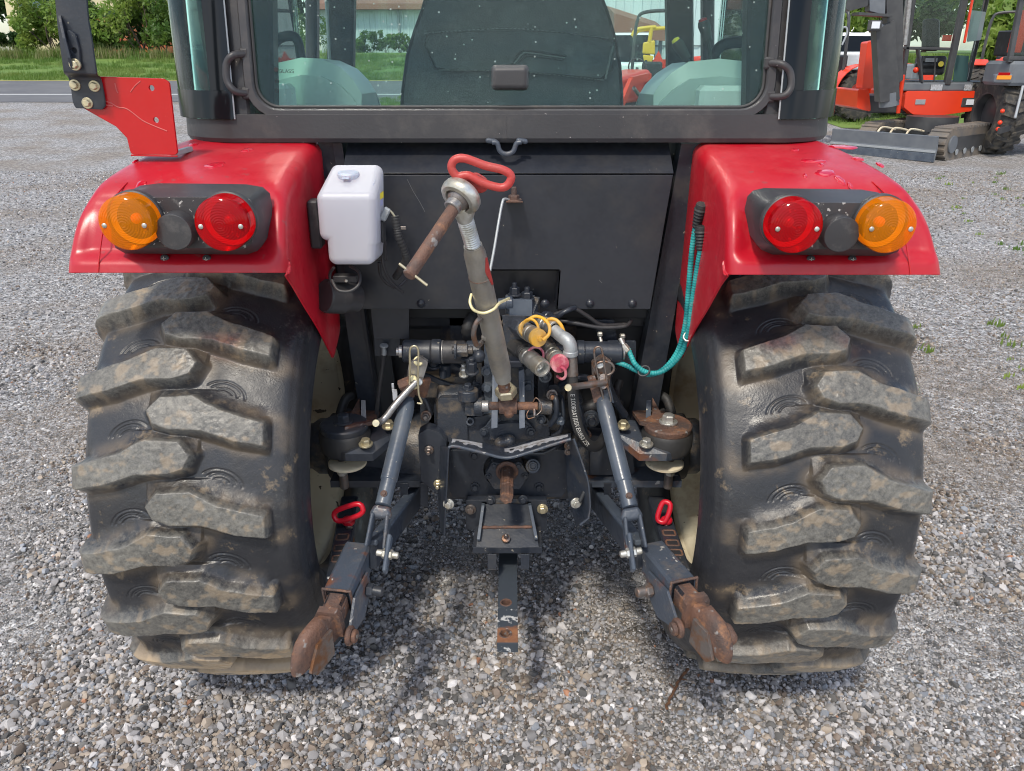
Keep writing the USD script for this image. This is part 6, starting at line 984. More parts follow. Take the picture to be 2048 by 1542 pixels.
# ---------------------------------------------------------------- washer bottle, horn, wires at the left column
wb = sub(T, 'washer_bottle', 'white plastic washer bottle'); Yw = 1.655; dy = .095
m = rbox([W(652, 398, Yw), W(738, 398, Yw), W(657, 464, Yw), W(738, 482, Yw), W(678, 347, Yw + dy), W(750, 347, Yw + dy), W(686, 464, Yw + dy), W(752, 480, Yw + dy)], .018, 3)
m2_ = rbox([W(670, 452, Yw), W(738, 452, Yw), W(675, 512, Yw), W(735, 512, Yw), W(692, 450, Yw + dy), W(752, 450, Yw + dy), W(696, 498, Yw + dy), W(750, 500, Yw + dy)], .018, 3)
def soft(*ms, it=4, e=.006):
    M = m3.Manifold()
    for a in ms: M = M + m3.Manifold(m3.Mesh(np.asarray(a.vertices, np.float32), np.asarray(a.faces, np.uint32)))
    return M
obj('bottle', soft(m, m2_), 'white_bottle', wb, 45)
c = W(697, 352, Yw + .052); obj('cap', lathe([(.021, -.006), (.023, 0), (.0235, .005), (.021, .0085), (.014, .0092), (0, .0098)], c, (0, -.06, 1), 36), 'white_cap', wb, 40); obj('cap_tab', obox(c + (-.001, -.025, -.001), (.016, .012, .003), None, .0012), 'white_cap', wb)
g2 = np.random.default_rng(4); obj('water_beads', cat(*[trimesh.Trimesh(trimesh.creation.icosphere(1, 1).vertices * [r_, r_, r_ * .5] + (W(px, py, Yw + .012 + (378 - py) / 36 * .07) + (0, 0, .004)), trimesh.creation.icosphere(1, 1).faces, process=False) for px, py, r_ in zip(g2.uniform(662, 752, 150), g2.uniform(340, 374, 150), g2.uniform(.0008, .0022, 150))]), 'white_cap', wb, 60, kind='stuff')
for (a, b, c_, d_, m_) in ((757, 386, 767, 398, 'sticker_yellow'), (757, 399, 766, 412, 'sticker_blue')): obj('label', plate3([(a, b + 4), (c_, b - 4), (c_, d_ - 3), (a, d_ + 4)], (Yw + .030, Yw + .062, Yw + .062, Yw + .030), .0006), m_, wb)
obj('bottle_bracket', bbox(W(612, 402, 1.72), W(652, 490, 1.76), .004), 'black_plastic', wb); obj('bracket_back', bbox(W(648, 360, 1.775), W(775, 520, 1.785), .002), 'black_plastic', wb)
obj('pump_plug', bar(W(764, 440, 1.70), W(776, 416, 1.70), .012, .016), 'galvanised', wb); obj('pump_body', bbox(W(760, 442, 1.70), W(773, 480, 1.73), .004), 'black_plastic', wb)
P_ = spl([W(*k) for k in ((790, 432, 1.70), (794, 455, 1.70), (798, 475, 1.70), (808, 500, 1.71), (812, 518, 1.72), (804, 535, 1.74), (792, 553, 1.78))], 12); s_ = np.arange(len(P_)); obj('loom_tube', tube(P_, .0085 + .0008 * np.sin(s_ * 2.1), 12), 'black_rubber', wb, 50)
obj('tan_wire', tube(spl([W(*k) for k in ((775, 418, 1.70), (783, 424, 1.70), (790, 434, 1.70))], 5), .0025, 8), 'brass_zinc', wb, 60); obj('tape_flag', obox(W(806, 456, 1.70), (.014, .003, .008), None, .001), 'worn_steel', wb)
for k in (((764, 512, 1.75), (768, 535, 1.75), (780, 560, 1.76), (806, 585, 1.80)), ((700, 532, 1.72), (718, 545, 1.70), (718, 568, 1.68), (700, 582, 1.67), (676, 580, 1.67), (664, 560, 1.69)), ((668, 535, 1.73), (660, 548, 1.74), (662, 570, 1.74)), ((758, 525, 1.77), (764, 556, 1.78), (790, 575, 1.80), (812, 560, 1.83))): obj('wire', tube(spl([W(*q) for q in k], 7), .0036, 8), 'black_plastic', wb, 60)
hn = sub(T, 'work_light_socket', 'round black trailer socket below the bottle'); obj('socket_body', lathe([(0, -.0), (.036, 0), (.040, .006), (.040, .05), (.036, .058), (.034, .09), (0, .09)], W(648, 592, 1.74), W(712, 596, 1.80) - W(648, 592, 1.74), 32), 'black_plastic', hn, 40); obj('socket_lid', bbox(W(664, 552, 1.735), W(718, 560, 1.76), .002), 'black_plastic', hn); obj('socket_screw', bolt(W(693, 561, 1.732), (0, -1, 0), .004, .003, False), 'zinc', hn)
# hook rod on the panel
hr = sub(T, 'hook_rod', 'thin steel rod hanging from a rusty bolt on the panel'); obj('rod', tube(spl([W(*k) for k in ((1018, 400, 1.82), (1010, 398, 1.81), (1005, 404, 1.80), (998, 440, 1.78), (988, 500, 1.74), (980, 542, 1.71))], 6), .0032, 10), 'galvanised', hr, 60)
obj('rod_bracket', hullm([W(1012, 402, 1.80), W(1046, 402, 1.80), W(1046, 402, YP), W(1012, 402, YP), W(1012, 405, 1.80), W(1046, 405, 1.80), W(1046, 406, YP), W(1012, 406, YP)]), 'rusty_steel', hr); c = W(1028, 400, 1.825); obj('rod_nut', cat(cyl(c, c + (0, 0, .012), .013, 6), cyl(c, c + (0, 0, .030), .0065, 14), cyl(c - (0, 0, .003), c + (0, 0, .002), .019, 20, ch=.001)), 'rusty_steel', hr)

tw = thing('twig', 'short dry brown twig lying on the gravel towards the right wheel', 'twig')
P_ = [Wz(a, b, .016) for a, b in ((1332, 1416), (1340, 1396), (1352, 1376), (1362, 1356), (1378, 1338))]; obj('stem', tube(spl(P_, 5) + np.random.default_rng(3).normal(0, .0012, (21, 3)), .0042, 8), 'twig_brown', tw, 50)
for a, b in (((1350, 1378), (1338, 1366)), ((1362, 1358), (1374, 1360))): obj('side_twig', tube([Wz(*a, .016), Wz(*b, .026)], [.0028, .0014], 6), 'twig_brown', tw, 50)
# ---------------------------------------------------------------- machines parked behind
def rot2(x, y, a): return (x * math.cos(a) - y * math.sin(a), x * math.sin(a) + y * math.cos(a))
look('wheel_tyre', (.028, .027, .026), .8, col2=(.10, .085, .065), vs=9, vr=(.45, .66), bev=0, obj=True)
def agri_wheel(parent, c, r, w, rim, lugs=18, name='wheel'):
    q = sub(parent, name); c = np.array(c, float); m = [lathe([(r * .55, -w * .46), (r * .82, -w * .5), (r * .93, -w * .42), (r * .95, 0), (r * .93, w * .42), (r * .82, w * .5), (r * .55, w * .46)], c, (1, 0, 0), 40)]
    for i in range(lugs):
        for s in (-1, 1):
            a = 2 * math.pi * (i + (.5 if s > 0 else 0)) / lugs; P = []
            for t, da in ((0, 0), (.5, -.11)):
                b = a + da; rd = np.array([0, math.cos(b), math.sin(b)]); tg = np.array([0, -math.sin(b), math.cos(b)])
                for u in (-.035, .035):
                    for h in (.92 if t == 0 else .86, 1.0 if t == 0 else .985): P.append(c + rd * r * h + tg * u * r * 1.4 + np.array([s * w * t, 0, 0]))
            m.append(hullm(P))
    obj('tyre', cat(*m), 'wheel_tyre', q, 35)
    obj('rim', lathe([(r * .56, -w * .46), (r * .52, -w * .42), (r * .50, -w * .1), (r * .2, -w * .16), (0, -w * .16), (0, w * .16), (r * .2, w * .16), (r * .5, w * .1), (r * .52, w * .42), (r * .56, w * .46)], c, (1, 0, 0), 32), rim, q, 30)
def mini_tractor(name, label, col, group, loc, rz, loader=True, rops=True):
    t = thing(name, label, 'tractor', group, loc, rz)   # local +y is forward, origin under the rear axle
    for s in (-1, 1):
        agri_wheel(t, (s * .62, 0, .55), .55, .36, col); agri_wheel(t, (s * .56, 1.6, .38), .38, .26, col, 14)
        a = np.linspace(-.35, 2.2, 12); g = [[(s * x, -.62 * math.cos(b) * 1.02, .55 + .64 * math.sin(b)) for x in (.44, .56, .68, .80)] for b in a]; obj('fender', shell(np.array(g) if s < 0 else np.array(g)[:, ::-1], .02), col, t, 40)
        obj('headlamp', cyl((s * .2, 2.12, .98), (s * .2, 2.15, .98), .06, 16), 'lamp_lens', t, 40)
    obj('hood', rbox([(x, y, z) for x in (-.20, .20) for y, z in ((.7, 1.18), (2.0, 1.08), (.7, .8), (2.0, .8))], .09), col, t, 40); obj('grille', bbox((-.24, 2.085, .62), (.24, 2.10, 1.06)), 'machine_black', t)
    obj('chassis', bbox((-.2, -.35, .42), (.2, 2.0, .80), .03), 'machine_black', t); obj('floor', bbox((-.5, .15, .62), (.5, .95, .66)), 'machine_black', t)
    obj('seat', cat(rbox([(x, y, .95) for x in (-.18, .18) for y in (-.1, .25)], .06), rbox([(x, -.16, z) for x in (-.16, .16) for z in (1.0, 1.35)], .05)), 'seat_vinyl', t, 40)
    st = obj('steering_wheel', tube([(.18 * math.cos(a), .62 + .06 * math.sin(a), 1.30 + .16 * math.sin(a)) for a in np.linspace(0, 6.28, 20)[:-1]], .015, 8, True), 'machine_black', t, 60); obj('column', tube([(0, .75, .9), (0, .63, 1.3)], .03, 8), 'machine_black', t)
    if rops: obj('roll_bar', cat(tube(spl([(-.5, -.35, .6), (-.5, -.38, 1.6), (-.46, -.4, 2.15), (-.3, -.42, 2.3), (.3, -.42, 2.3), (.46, -.4, 2.15), (.5, -.38, 1.6), (.5, -.35, .6)], 5), .035, 8)), 'machine_black', t, 50); obj('warning_triangle', prism([(-.18, 0), (.18, 0), (0, .32)], (0, -.47, 1.28), (1, 0, 0), (0, 0, 1), .01), 'orange_red', t)
    if loader:
        for s in (-1, 1): obj('loader_arm', cat(bar((s * .36, .95, 1.15), (s * .40, 1.9, 1.10), .07, .14), bar((s * .40, 1.9, 1.10), (s * .42, 2.75, .35), .07, .14), bar((s * .36, .9, .6), (s * .36, .98, 1.2), .09, .12)), col, t); obj('loader_cylinder', tube([(s * .36, 1.05, .7), (s * .40, 1.75, .98)], .035, 10), 'bare_steel', t, 40)
        b = [(2.75, .62), (2.70, .2), (2.78, .03), (3.3, .0), (3.3, .03), (2.85, .08), (2.8, .25), (2.85, .62)]; obj('bucket', cat(prism(b, (-.75, 0, 0), (0, 1, 0), (0, 0, 1), 1.5)), 'machine_black', t)
    return t
GT = 'orange compact tractors parked in the yard'
def gl(px, Y): x = W(px, 107, Y)[0]; return (x, Y, float(tz(x, Y)))
mini_tractor('compact_tractor', 'orange compact tractor with loader left of the excavator, its big wheel towards us', 'orange_red', GT, gl(1698, 19.5), math.radians(-82), loader=False)
mini_tractor('compact_tractor', 'orange compact tractor half hidden between the excavator door and the black tractor', 'orange_red', GT, gl(2016, 21.5), math.radians(160), loader=True)
mini_tractor('compact_tractor', 'orange compact tractor with raised loader seen through the cab window beside the seat', 'orange_red', GT, gl(1300, 16.5), math.radians(150))
mini_tractor('compact_tractor', 'orange compact tractor seen through the cab window above the right wheel housing', 'orange_red', GT, gl(1455, 22), math.radians(40))
# --- compact excavator
ex = thing('excavator', 'orange red compact excavator with dozer blade and open glazed cab', 'excavator'); YE = 14.6
fwd = unit((-.78, -.62, 0)); sidev = np.array([-.62, .78, 0]); O = np.array([6.95, 13.25, .01])        # O: front of the near track
for k, off in enumerate((0, 1.22)):
    o = O + sidev * off; L, H = 2.05, .50; a = np.linspace(0, 2 * np.pi, 40, endpoint=False); ring_ = []
    ou = [(-math.cos(q) * (L / 2) , H / 2 + math.copysign(min(1, abs(math.sin(q)) * 1.5), math.sin(q)) * H / 2) for q in a]
    prf = []
    for q in np.linspace(math.pi / 2, 3 * math.pi / 2, 10): prf.append((-.25 + .25 * math.cos(q) - .0, .25 + .25 * math.sin(q)))
    for q in np.linspace(-math.pi / 2, math.pi / 2, 10): prf.append((-(L - .25) + .25 * -math.cos(q) * -1 * -1, .25 + .25 * math.sin(q)))
    lo = [(-.25 + .25 * math.sin(q), .25 - .25 * math.cos(q)) for q in np.linspace(0, math.pi, 10)] + [(-(L - .25) - .25 * math.sin(q), .25 + .25 * math.cos(q)) for q in np.linspace(0, math.pi, 10)]
    P3 = lambda l, z, d: o + fwd * l + sidev * d + np.array([0, 0, z])
    obj('track', loft([[P3(l, z, d) for l, z in lo] for d in (-.15, .15)]), 'steel_track', ex, 30)
    pads = []; cl_ = np.array(lo + lo[:1]); sg_ = np.r_[0, np.cumsum(np.linalg.norm(np.diff(cl_, axis=0), axis=1))]
    for d in np.arange(0, sg_[-1], .105):
        l, z = np.interp(d, sg_, cl_[:, 0]), np.interp(d, sg_, cl_[:, 1]); l2, z2 = np.interp(d + .01, sg_, cl_[:, 0]), np.interp(d + .01, sg_, cl_[:, 1]); tn = unit(fwd * (l2 - l) + np.array([0, 0, z2 - z])); nn_ = np.cross(sidev, tn); pads.append(obox(P3(l, z, 0), (.045, .31, .05), np.array([tn, sidev, nn_]), .004))
    obj('track_pads', cat(*pads), 'steel_track', ex, kind='stuff')
    obj('track_frame', hullm([P3(l, z, d) for l, z in ((-.3, .14), (-1.75, .14), (-1.7, .36), (-.35, .36)) for d in (-.165, -.10)]), 'machine_black', ex)
    for l in (-.45, -.75, -1.05, -1.35, -1.62): obj('roller', cyl(P3(l, .12, -.175), P3(l, .12, -.16), .05, 14), 'galvanised', ex, 40)
    obj('sprocket', cyl(P3(-.25, .25, -.18), P3(-.25, .25, -.15), .14, 20), 'machine_grey', ex, 40)
B0_ = O + fwd * .22 - sidev * .14 + np.array([0, 0, .0]); bl = 1.85
sec_ = [(0, .02), (.02, .0), (.05, .10), (.02, .20), (.05, .40), (.03, .41), (-.02, .20), (0, .10)]
obj('dozer_blade', loft([[B0_ + sidev * d + fwd * f + np.array([0, 0, z]) for f, z in sec_] for d in (0, bl)]), 'machine_grey', ex); obj('blade_edge', bar(B0_ + fwd * .05 + np.array([0, 0, .07]), B0_ + fwd * .05 + sidev * bl + np.array([0, 0, .07]), .02, .13), 'blue_grey_paint', ex); obj('blade_rib', bar(B0_ + fwd * .045 + np.array([0, 0, .165]), B0_ + fwd * .045 + sidev * bl + np.array([0, 0, .165]), .02, .035), 'galvanised', ex)
for d in (.45, 1.3): obj('blade_arm', bar(B0_ + sidev * d + np.array([0, 0, .22]), B0_ + sidev * d - fwd * .9 + np.array([0, 0, .34]), .09, .12), 'machine_black', ex)
for d in (.62, .9, 1.12): obj('hydraulic_hose', tube(spl([B0_ + sidev * d + np.array([0, 0, .38]) - fwd * .15, B0_ + sidev * (d + .05) + np.array([0, 0, .45]) - fwd * .4, B0_ + sidev * d + np.array([0, 0, .40]) - fwd * .75], 5), .018, 8), 'cream_rim', ex, 60)
cc = O + sidev * .61 - fwd * 1.05; obj('turntable', cyl(cc + (0, 0, .38), cc + (0, 0, .62), .42, 32), 'machine_black', ex, 40)
def ebox(px0, py0, px1, py1, Y, d, mat, nm, ch=.02, r=0): a, b = W(px0, py0, Y), W(px1, py1, Y); return obj(nm, bbox((a[0], Y, min(a[2], b[2])), (b[0], Y + d, max(a[2], b[2])), ch), mat, ex, 30)
# upper body
def eplate(px, Y, t, mat, nm, r=.03): return obj(nm, plate(px, Y, t, r), mat, ex, 30)
eplate([(1812, 182), (1958, 182), (1952, 200), (1944, 222), (1880, 231), (1826, 229), (1808, 215)], YE, 1.45, 'orange_red', 'body_skirt', .05)
eplate([(1716, 178), (1738, 180), (1742, 224), (1714, 216)], YE + .12, 1.3, 'orange_red', 'body_panel', .03)
eplate([(1735, 84), (1756, 80), (1760, 176), (1724, 178)], YE + .5, .28, 'orange_red', 'engine_cover', .03)
ebox(1738, 192, 1815, 226, YE + .2, 1.0, 'machine_black', 'body_frame'); ebox(1805, 165, 1945, 182, YE + .02, 1.3, 'machine_grey', 'cab_base')
for a, b in ((1863, 1884), (1930, 1943)): ebox(a, 169, b, 181, YE - .01, .01, 'sticker_white', 'label', .002)
ebox(1832, 199, 1850, 209, YE - .012, .012, 'galvanised', 'badge', .003); ebox(1926, 196, 1950, 214, YE - .012, .02, 'machine_black', 'light_recess', .01); ebox(1934, 199, 1949, 210, YE - .02, .012, 'lamp_lens', 'work_lamp', .006)
# cab
def post(a, b, w, Y=YE, d=.10, mat='machine_black', nm='cab_post'): return obj(nm, bar(W(*a, Y) + (0, d / 2, 0), W(*b, Y) + (0, d / 2, 0), w, d, (0, 1, 0), .012), mat, ex)
post((1806, 168), (1834, -40), .07); post((1896, 170), (1940, -40), .10); post((1808, 96), (1902, 98), .05); post((1935, 175), (1985, -40), .06, YE + .5); post((1800, 90), (1812, -40), .05, YE + 1.0)
post((1930, 86), (1950, -20), .035, YE - .02, .05, 'orange_red', 'grab_rail')
for (q, Y, nm) in (([(1812, 92), (1900, 94), (1930, -40), (1836, -40)], YE + .04, 'front_glass'), ([(1906, 160), (1935, 160), (1978, -40), (1948, -40)], YE + .35, 'door_glass')): eplate(q, Y, .006, 'clear_glass', nm, 0)
eplate([(1912, 110), (1938, 112), (1934, 165), (1906, 164)], YE + .3, .01, 'window_teal', 'lower_door_glass', .01)
ebox(1815, -60, 1990, -40, YE - .05, 1.4, 'machine_black', 'cab_roof'); post((1838, 96), (1846, 165), .04); obj('cab_floor_pan', bbox(W(1812, 166, YE + .05), W(1940, 160, YE + 1.2)), 'interior_black', ex)
obj('operator_seat', cat(rbox([W(1850, 95, YE + .8), W(1872, 95, YE + .8), W(1852, 45, YE + .9), W(1872, 45, YE + .9)], .06), rbox([W(1840, 130, YE + .4), W(1880, 130, YE + .4), W(1840, 130, YE + .8), W(1880, 130, YE + .8)], .08)), 'seat_vinyl', ex, 40)
obj('green_tag', cyl(W(1882, 128, YE + .2), W(1882, 128, YE + .21), .045, 18), 'sticker_yellow', ex, 40); obj('control_knob', rbox([W(1832, 140, YE + .1)], .05, 2), 'orange_red', ex, 40); ebox(1886, 70, 1902, 82, YE + .1, .01, 'orange_red', 'warning_label', .002)
ebox(1846, 112, 1890, 150, YE + .35, .3, 'machine_black', 'control_console', .04); ebox(1852, 116, 1874, 126, YE + .34, .012, 'galvanised', 'gauge_strip', .004); ebox(1826, 128, 1842, 160, YE + .45, .3, 'interior_grey', 'side_box', .03)
for a in (1842, 1868): obj('lever', tube([W(a, 165, YE + .2), W(a + 3, 112, YE + .2)], .014, 8), 'machine_black', ex)
obj('door_panel', plate([(1941, 20), (1972, 24), (1962, 80), (1934, 84)], YE + .42, .01, .02), 'interior_grey', ex)
# boom folded up in front of the cab
eplate([(1752, 60), (1790, 40), (1800, 200), (1760, 205)], YE - .55, .22, 'machine_black', 'boom_foot', .02); eplate([(1772, -40), (1806, -40), (1806, 160), (1778, 180)], YE - .5, .18, 'machine_black', 'boom', .02); eplate([(1738, -40), (1772, -40), (1770, 30), (1740, 22)], YE - .5, .2, 'machine_grey', 'boom_guard', .02)
eplate([(1718, 24), (1782, 28), (1786, 34), (1718, 30)], YE - .62, .3, 'machine_black', 'lamp_bracket', .005); ebox(1742, 40, 1763, 62, YE - .65, .12, 'machine_black', 'work_light_body'); ebox(1745, 43, 1759, 57, YE - .662, .012, 'lamp_lens', 'work_light_lens', .01)
obj('boom_cylinder', tube([W(1822, -40, YE - .3), W(1808, 90, YE - .3)], .05, 12), 'bare_steel', ex, 40); obj('swing_post', cyl(W(1778, 212, YE - .4), W(1778, 185, YE - .4), .16, 20), 'machine_grey', ex, 40); obj('swing_ram', tube([W(1796, 226, YE - .3), W(1806, 150, YE - .35)], .035, 10), 'orange_red', ex, 40)
for k in ([(1672, -20), (1676, 40), (1670, 80), (1664, 95)], [(1690, -20), (1684, 30), (1672, 60), (1668, 90)], [(1668, 66), (1690, 54), (1694, 66), (1684, 90)]): obj('boom_hose', tube(spl([W(a, b, YE - .6) for a, b in k], 6), .016, 8), 'galvanised', ex, 60)
eplate([(1660, -40), (1740, -40), (1736, 12), (1700, 22), (1664, 4)], YE - .5, .25, 'machine_black', 'dipper_arm', .03)
# --- black cab tractor at the right edge
bt = thing('tractor', 'black cab tractor with large chevron tyre at the right edge of the yard', 'tractor'); YB = 13.6
c = W(1992, 222, YB + .62); agri_wheel(bt, (c[0], c[1], .66), .66, .46, 'machine_black', 20)
c2 = (c[0] + 1.45, c[1], .66); agri_wheel(bt, c2, .66, .46, 'machine_black', 20)
def bbx(px0, py0, px1, py1, Y, d, mat, nm, ch=.02): a, b = W(px0, py0, Y), W(px1, py1, Y); return obj(nm, bbox((a[0], Y, min(a[2], b[2])), (b[0], Y + d, max(a[2], b[2])), ch), mat, bt, 30)
bbx(2026, 122, 2110, 172, YB, .8, 'machine_grey', 'fender', .05); bbx(1992, 148, 2024, 166, YB - .05, .1, 'machine_grey', 'lamp_box'); bbx(1995, 151, 2022, 159, YB - .062, .012, 'amber_plain', 'indicator_lens', .004); bbx(1998, 145, 2020, 150, YB - .062, .012, 'red_lens', 'stop_lens', .003)
obj('cab_post', bar(W(2018, 125, YB + .1), W(2050, -40, YB + .2), .07, .08, (0, 1, 0)), 'machine_black', bt); bbx(2020, 112, 2140, 122, YB + .05, .2, 'machine_black', 'cab_sill'); bbx(2030, -60, 2200, -44, YB - .1, 1.6, 'machine_black', 'cab_roof'); obj('rear_glass', plate([(2024, 112), (2140, 112), (2150, -40), (2052, -40)], YB + .14, .006, 0), 'clear_glass', bt)
bbx(2040, 180, 2150, 262, YB + .25, .9, 'machine_black', 'rear_casting'); bbx(2030, 60, 2100, 112, YB + .8, .5, 'seat_vinyl', 'seat')
for px, py in ((2005, 222), (2000, 245), (1996, 258)): obj('hitch_knob', rbox([W(px, py, YB - .1)], .035, 2), 'orange_red', bt, 40)
obj('lift_rod', tube([W(2046, 172, YB - .1), W(2030, 236, YB - .3)], .02, 8), 'galvanised', bt); obj('lower_link', bar(W(2040, 250, YB + .3), W(1998, 262, YB - .25), .05, .09), 'machine_black', bt); obj('pto_cover', cyl(W(2060, 230, YB + .1), W(2060, 230, YB + .3), .16, 24), 'machine_grey', bt, 40)
bbx(2034, 20, 2042, 105, YB + .5, .02, 'orange_red', 'red_strap', .004)
# --- pickups
def pickup(label, loc, rz):
    t = thing('pickup_truck', label, 'pickup', None, loc, rz)
    obj('body', rbox([(x, y, z) for x in (-.85, .85) for y in (-2.5, 2.5) for z in (.55, .95)], .10), 'clean_white', t, 40); obj('cabin', hullm([(x * a, y, z) for x in (-1, 1) for a, y, z in ((.9, -.6, 1.0), (.9, 1.5, 1.0), (.72, -.35, 1.78), (.72, .75, 1.78))]), 'clean_white', t)
    obj('rear_window', hullm([(x * a, y, z) for x in (-1, 1) for a, y, z in ((.76, -.585, 1.10), (.66, -.375, 1.66), (.66, -.39, 1.66), (.76, -.60, 1.10))]), 'black_glass', t); obj('windscreen', hullm([(x * a, y, z) for x in (-1, 1) for a, y, z in ((.78, 1.45, 1.06), (.66, .83, 1.70), (.66, .86, 1.72), (.78, 1.48, 1.06))]), 'black_glass', t)
    for s in (-1, 1):
        obj('side_window', hullm([(s * a, y, z) for a, y, z in ((.905, -.4, 1.08), (.905, 1.2, 1.08), (.775, -.25, 1.64), (.775, .7, 1.64), (.88, -.4, 1.08), (.88, 1.2, 1.08))]), 'black_glass', t); obj('tail_lamp', bbox((s * .82, -2.61, .7), (s * .94, -2.58, .95), .005), 'red_lens', t)
        for y in (-1.6, 1.65): obj('wheel', lathe([(.18, -.1), (.34, -.11), (.36, -.06), (.36, .06), (.34, .11), (.18, .1), (0, .06)], (s * .82, y, .36), (s, 0, 0), 28), 'wheel_tyre', t, 40)
    return t
pickup('white pickup truck parked by the trees behind the orange tractor', gl(1695, 34), math.radians(8)); pickup('white truck seen through the cab window right of the seat', gl(1248, 24), math.radians(170))
# --- yellow backhoe frame behind the cab
yb_ = thing('yellow_implement', 'yellow framed implement seen through the cab window right of the seat', 'implement'); Yy = 21
obj('frame', cat(tube(spl([W(*k, Yy) for k in ((1264, 72), (1272, 60), (1290, 56), (1312, 54))], 5), .045, 8), tube(spl([W(*k, Yy + .6) for k in ((1268, 76), (1276, 62), (1300, 58), (1330, 56))], 5), .045, 8), tube([W(1303, 56, Yy), W(1299, 84, Yy)], .05, 8)), 'yellow_paint', yb_, 50)
obj('engine_housing', rbox([W(a, b, Yy + d) for a, b in ((1289, 88), (1307, 84), (1288, 104), (1307, 106)) for d in (0, .6)], .04, 1), 'yellow_paint', yb_, 40); obj('drum', rbox([W(a, b, Yy + d) for a, b in ((1288, 112), (1305, 114), (1290, 120), (1302, 122)) for d in (0, .5)], .03, 1), 'yellow_paint', yb_, 40); obj('leg', tube([W(1292, 120, Yy), W(1290, 190, Yy)], .04, 8), 'machine_black', yb_); obj('leg', tube([W(1306, 120, Yy + .5), W(1308, 188, Yy + .5)], .04, 8), 'machine_black', yb_)
# ---------------------------------------------------------------- buildings and the camper across the road
def siding(parent, x0, x1, y, z0, z1, mat, step=.9, ang=0.):
    n = int(abs(x1 - x0) / step + .5)
    for i in range(n):
        a, b = x0 + (x1 - x0) * i / n, x0 + (x1 - x0) * (i + 1) / n; pr = []
        for k in range(3):
            u = (b - a) / 3; q = a + k * u; pr += [(q + .004, 0), (q + u * .62, 0), (q + u * .72, -.035), (q + u * .9, -.035), (q + u * .99, 0)]
        pr = pr + [(pr[-1][0], .03), (pr[0][0], .03)]; m = ext(sg.Polygon(pr), z1 - z0); v = m.vertices; v[:, 1] += y + (v[:, 0] - x0) * math.tan(ang); v[:, 2] += z0; obj('wall_panel', m, mat, parent)
w1 = thing('warehouse', 'tall white corrugated metal building seen through the right of the cab window', 'building'); x0, x1 = W(1180, 60, 32)[0], W(1650, 60, 32)[0]
siding(w1, x0, x1, 32.5, .3, 7.0, 'white_siding', .95, -.12); obj('roof', hullm([(x0 - .3, 32.2, 7.0), (x1 + .3, 31., 7.0), (x0 - .3, 46, 8.2), (x1 + .3, 45, 8.2), (x0 - .3, 32.2, 6.9), (x1 + .3, 31., 6.9)]), 'brown_roof', w1); obj('girt_line', bar((x0, 32.44, 1.9), (x1, 32.44 - (x1 - x0) * .12, 1.9), .02, .05), 'machine_grey', w1); obj('back_wall', bbox((x0, 33.0, .2), (x1, 45, 6.9)), 'white_siding', w1)
p = [W(1228, 26, 30), W(1330, 58, 30), W(1330, 82, 30), W(1228, 74, 30)]; w2 = thing('lean_to_shed', 'low open shed with red brown roof seen behind the yellow implement', 'shed'); obj('roof', hullm(np.vstack([p, np.array(p) + (0, 2.4, .35)])), 'brown_roof', w2)
for px in (1236, 1280, 1322): obj('post', bar(W(px, 70, 30.3), np.array([W(px, 70, 30.3)[0], 30.3, .3]), .12, .12, (0, 1, 0)), 'machine_grey', w2)
obj('back_wall', bbox((p[0][0], 31.9, .3), (p[1][0], 32.0, 2.4)), 'interior_black', w2)
w3 = thing('metal_building', 'white metal building with red brown eave across the road', 'building'); x0, x1 = W(640, 60, 50)[0], W(1010, 60, 50)[0]; siding(w3, x0, x1, 50, 1.2, 4.05, 'white_siding', .95)
obj('eave', bbox((x0 - .5, 49.3, 3.95), (x1 + .5, 50.6, 4.25), .02), 'brown_roof', w3); obj('roof', hullm([(x0 - .5, 49.3, 4.25), (x1 + .5, 49.3, 4.25), (x0 - .5, 56, 6.4), (x1 + .5, 56, 6.4), (x0 - .5, 62, 4.3), (x1 + .5, 62, 4.3)]), 'brown_roof', w3); obj('rear_part', bbox((x0, 50.1, 1.), (x1, 61, 4.2)), 'white_siding', w3); obj('downpipe', bar((W(798, 50, 50)[0], 49.9, 1.3), (W(798, 50, 50)[0], 49.9, 4.), .1, .1, (0, 1, 0)), 'galvanised', w3)
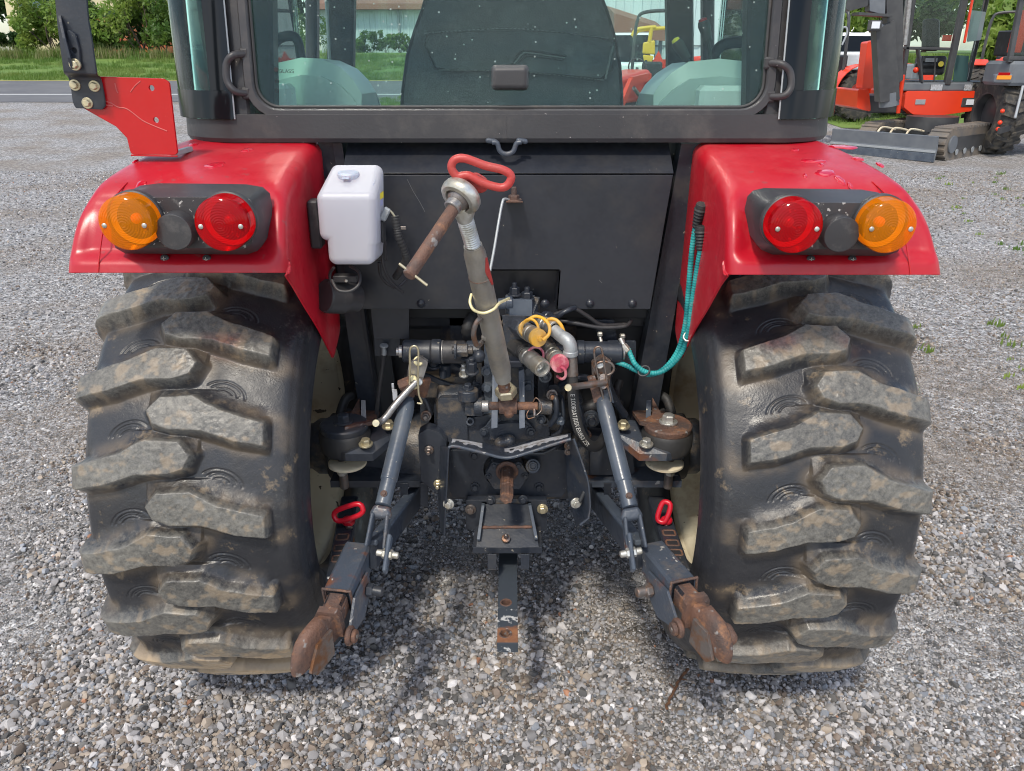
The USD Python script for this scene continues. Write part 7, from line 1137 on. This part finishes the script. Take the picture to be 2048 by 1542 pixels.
for k, px in enumerate((715, 742, 770, 800, 600)): bush('bush', ['low scrub at the foot of the white metal building', 'sparse scrub before the white wall left of the seat', 'small scrub before the white wall beside the seat', 'scrub hidden low behind the seat edge', 'leafy scrub seen through the left cab window'][k], 'bush', px, 48.5, 1.1 if k < 4 else 2.6, 1.3 if k < 4 else 3.2, 130 + k, 'leaf_bush', 500 if k < 4 else 1500, .13, G_)
cp = thing('camper', 'long cream camper with dark window band and rusty red skirt behind the bushes', 'camper'); YV = 48.5
def cpx(px, Y, t, mat, nm, r=.05): return obj(nm, plate(px, Y, t, r), mat, cp, 30)
cpx([(2, -40), (26, 100), (170, 116), (380, 118), (380, -40)], YV, 2.4, 'cream_paint', 'body', .2); cpx([(32, -20), (112, -20), (106, 28), (60, 30), (36, 12)], YV - .06, .05, 'window_teal', 'front_window', .2)
cpx([(172, 16), (340, 26), (340, 42), (172, 32)], YV - .06, .05, 'dark_green', 'dark_band', .02); cpx([(168, 34), (345, 44), (345, 116), (168, 116)], YV - .05, .04, 'tan_rust', 'rusty_skirt', .03); obj('porthole', cat(cyl(W(43, 62, YV - .06), W(43, 62, YV - .01), .30, 12)), 'interior_black', cp)
for px in (190, 212, 236, 262): obj('skirt_batten', bar(W(px, 36, YV - .07), W(px + 2, 112, YV - .07), .05, .03, (0, 1, 0)), 'brown_roof', cp)
obj('wheel', lathe([(.18, -.1), (.42, -.11), (.45, -.06), (.45, .06), (.42, .11), (.18, .1), (0, .06)], W(130, 112, YV - .1) , (0, -1, 0), 28), 'wheel_tyre', cp, 40)
sn = thing('sign_board', 'white sign board with blue letters above the bushes left of the cab', 'sign'); a = W(336, 6, 43); ang = -.13; u_ = np.array([math.cos(ang), 0, math.sin(ang)]); v_ = np.array([-math.sin(ang), 0, math.cos(ang)])
obj('board', prism([(0, -.52), (2.3, -.52), (2.3, .06), (0, .06)], a + (0, .02, .0), u_, v_, -.05), 'clean_white', sn)
m = meshkit.text_mesh('ILL', .36, .02, True); m.vertices = a + (m.vertices[:, [0]] + .12) * u_ + (m.vertices[:, [1]] - .42) * v_ + m.vertices[:, [2]] * np.array([0, -1, 0]) + (0, -.035, 0); obj('lettering', m, 'sign_blue', sn)
for d in (.2, 2.1): obj('post', bar(a + u_ * d + (0, .06, -.4), a + u_ * d + (0, .06, -4.0), .09, .09, (0, 1, 0)), 'bark', sn)
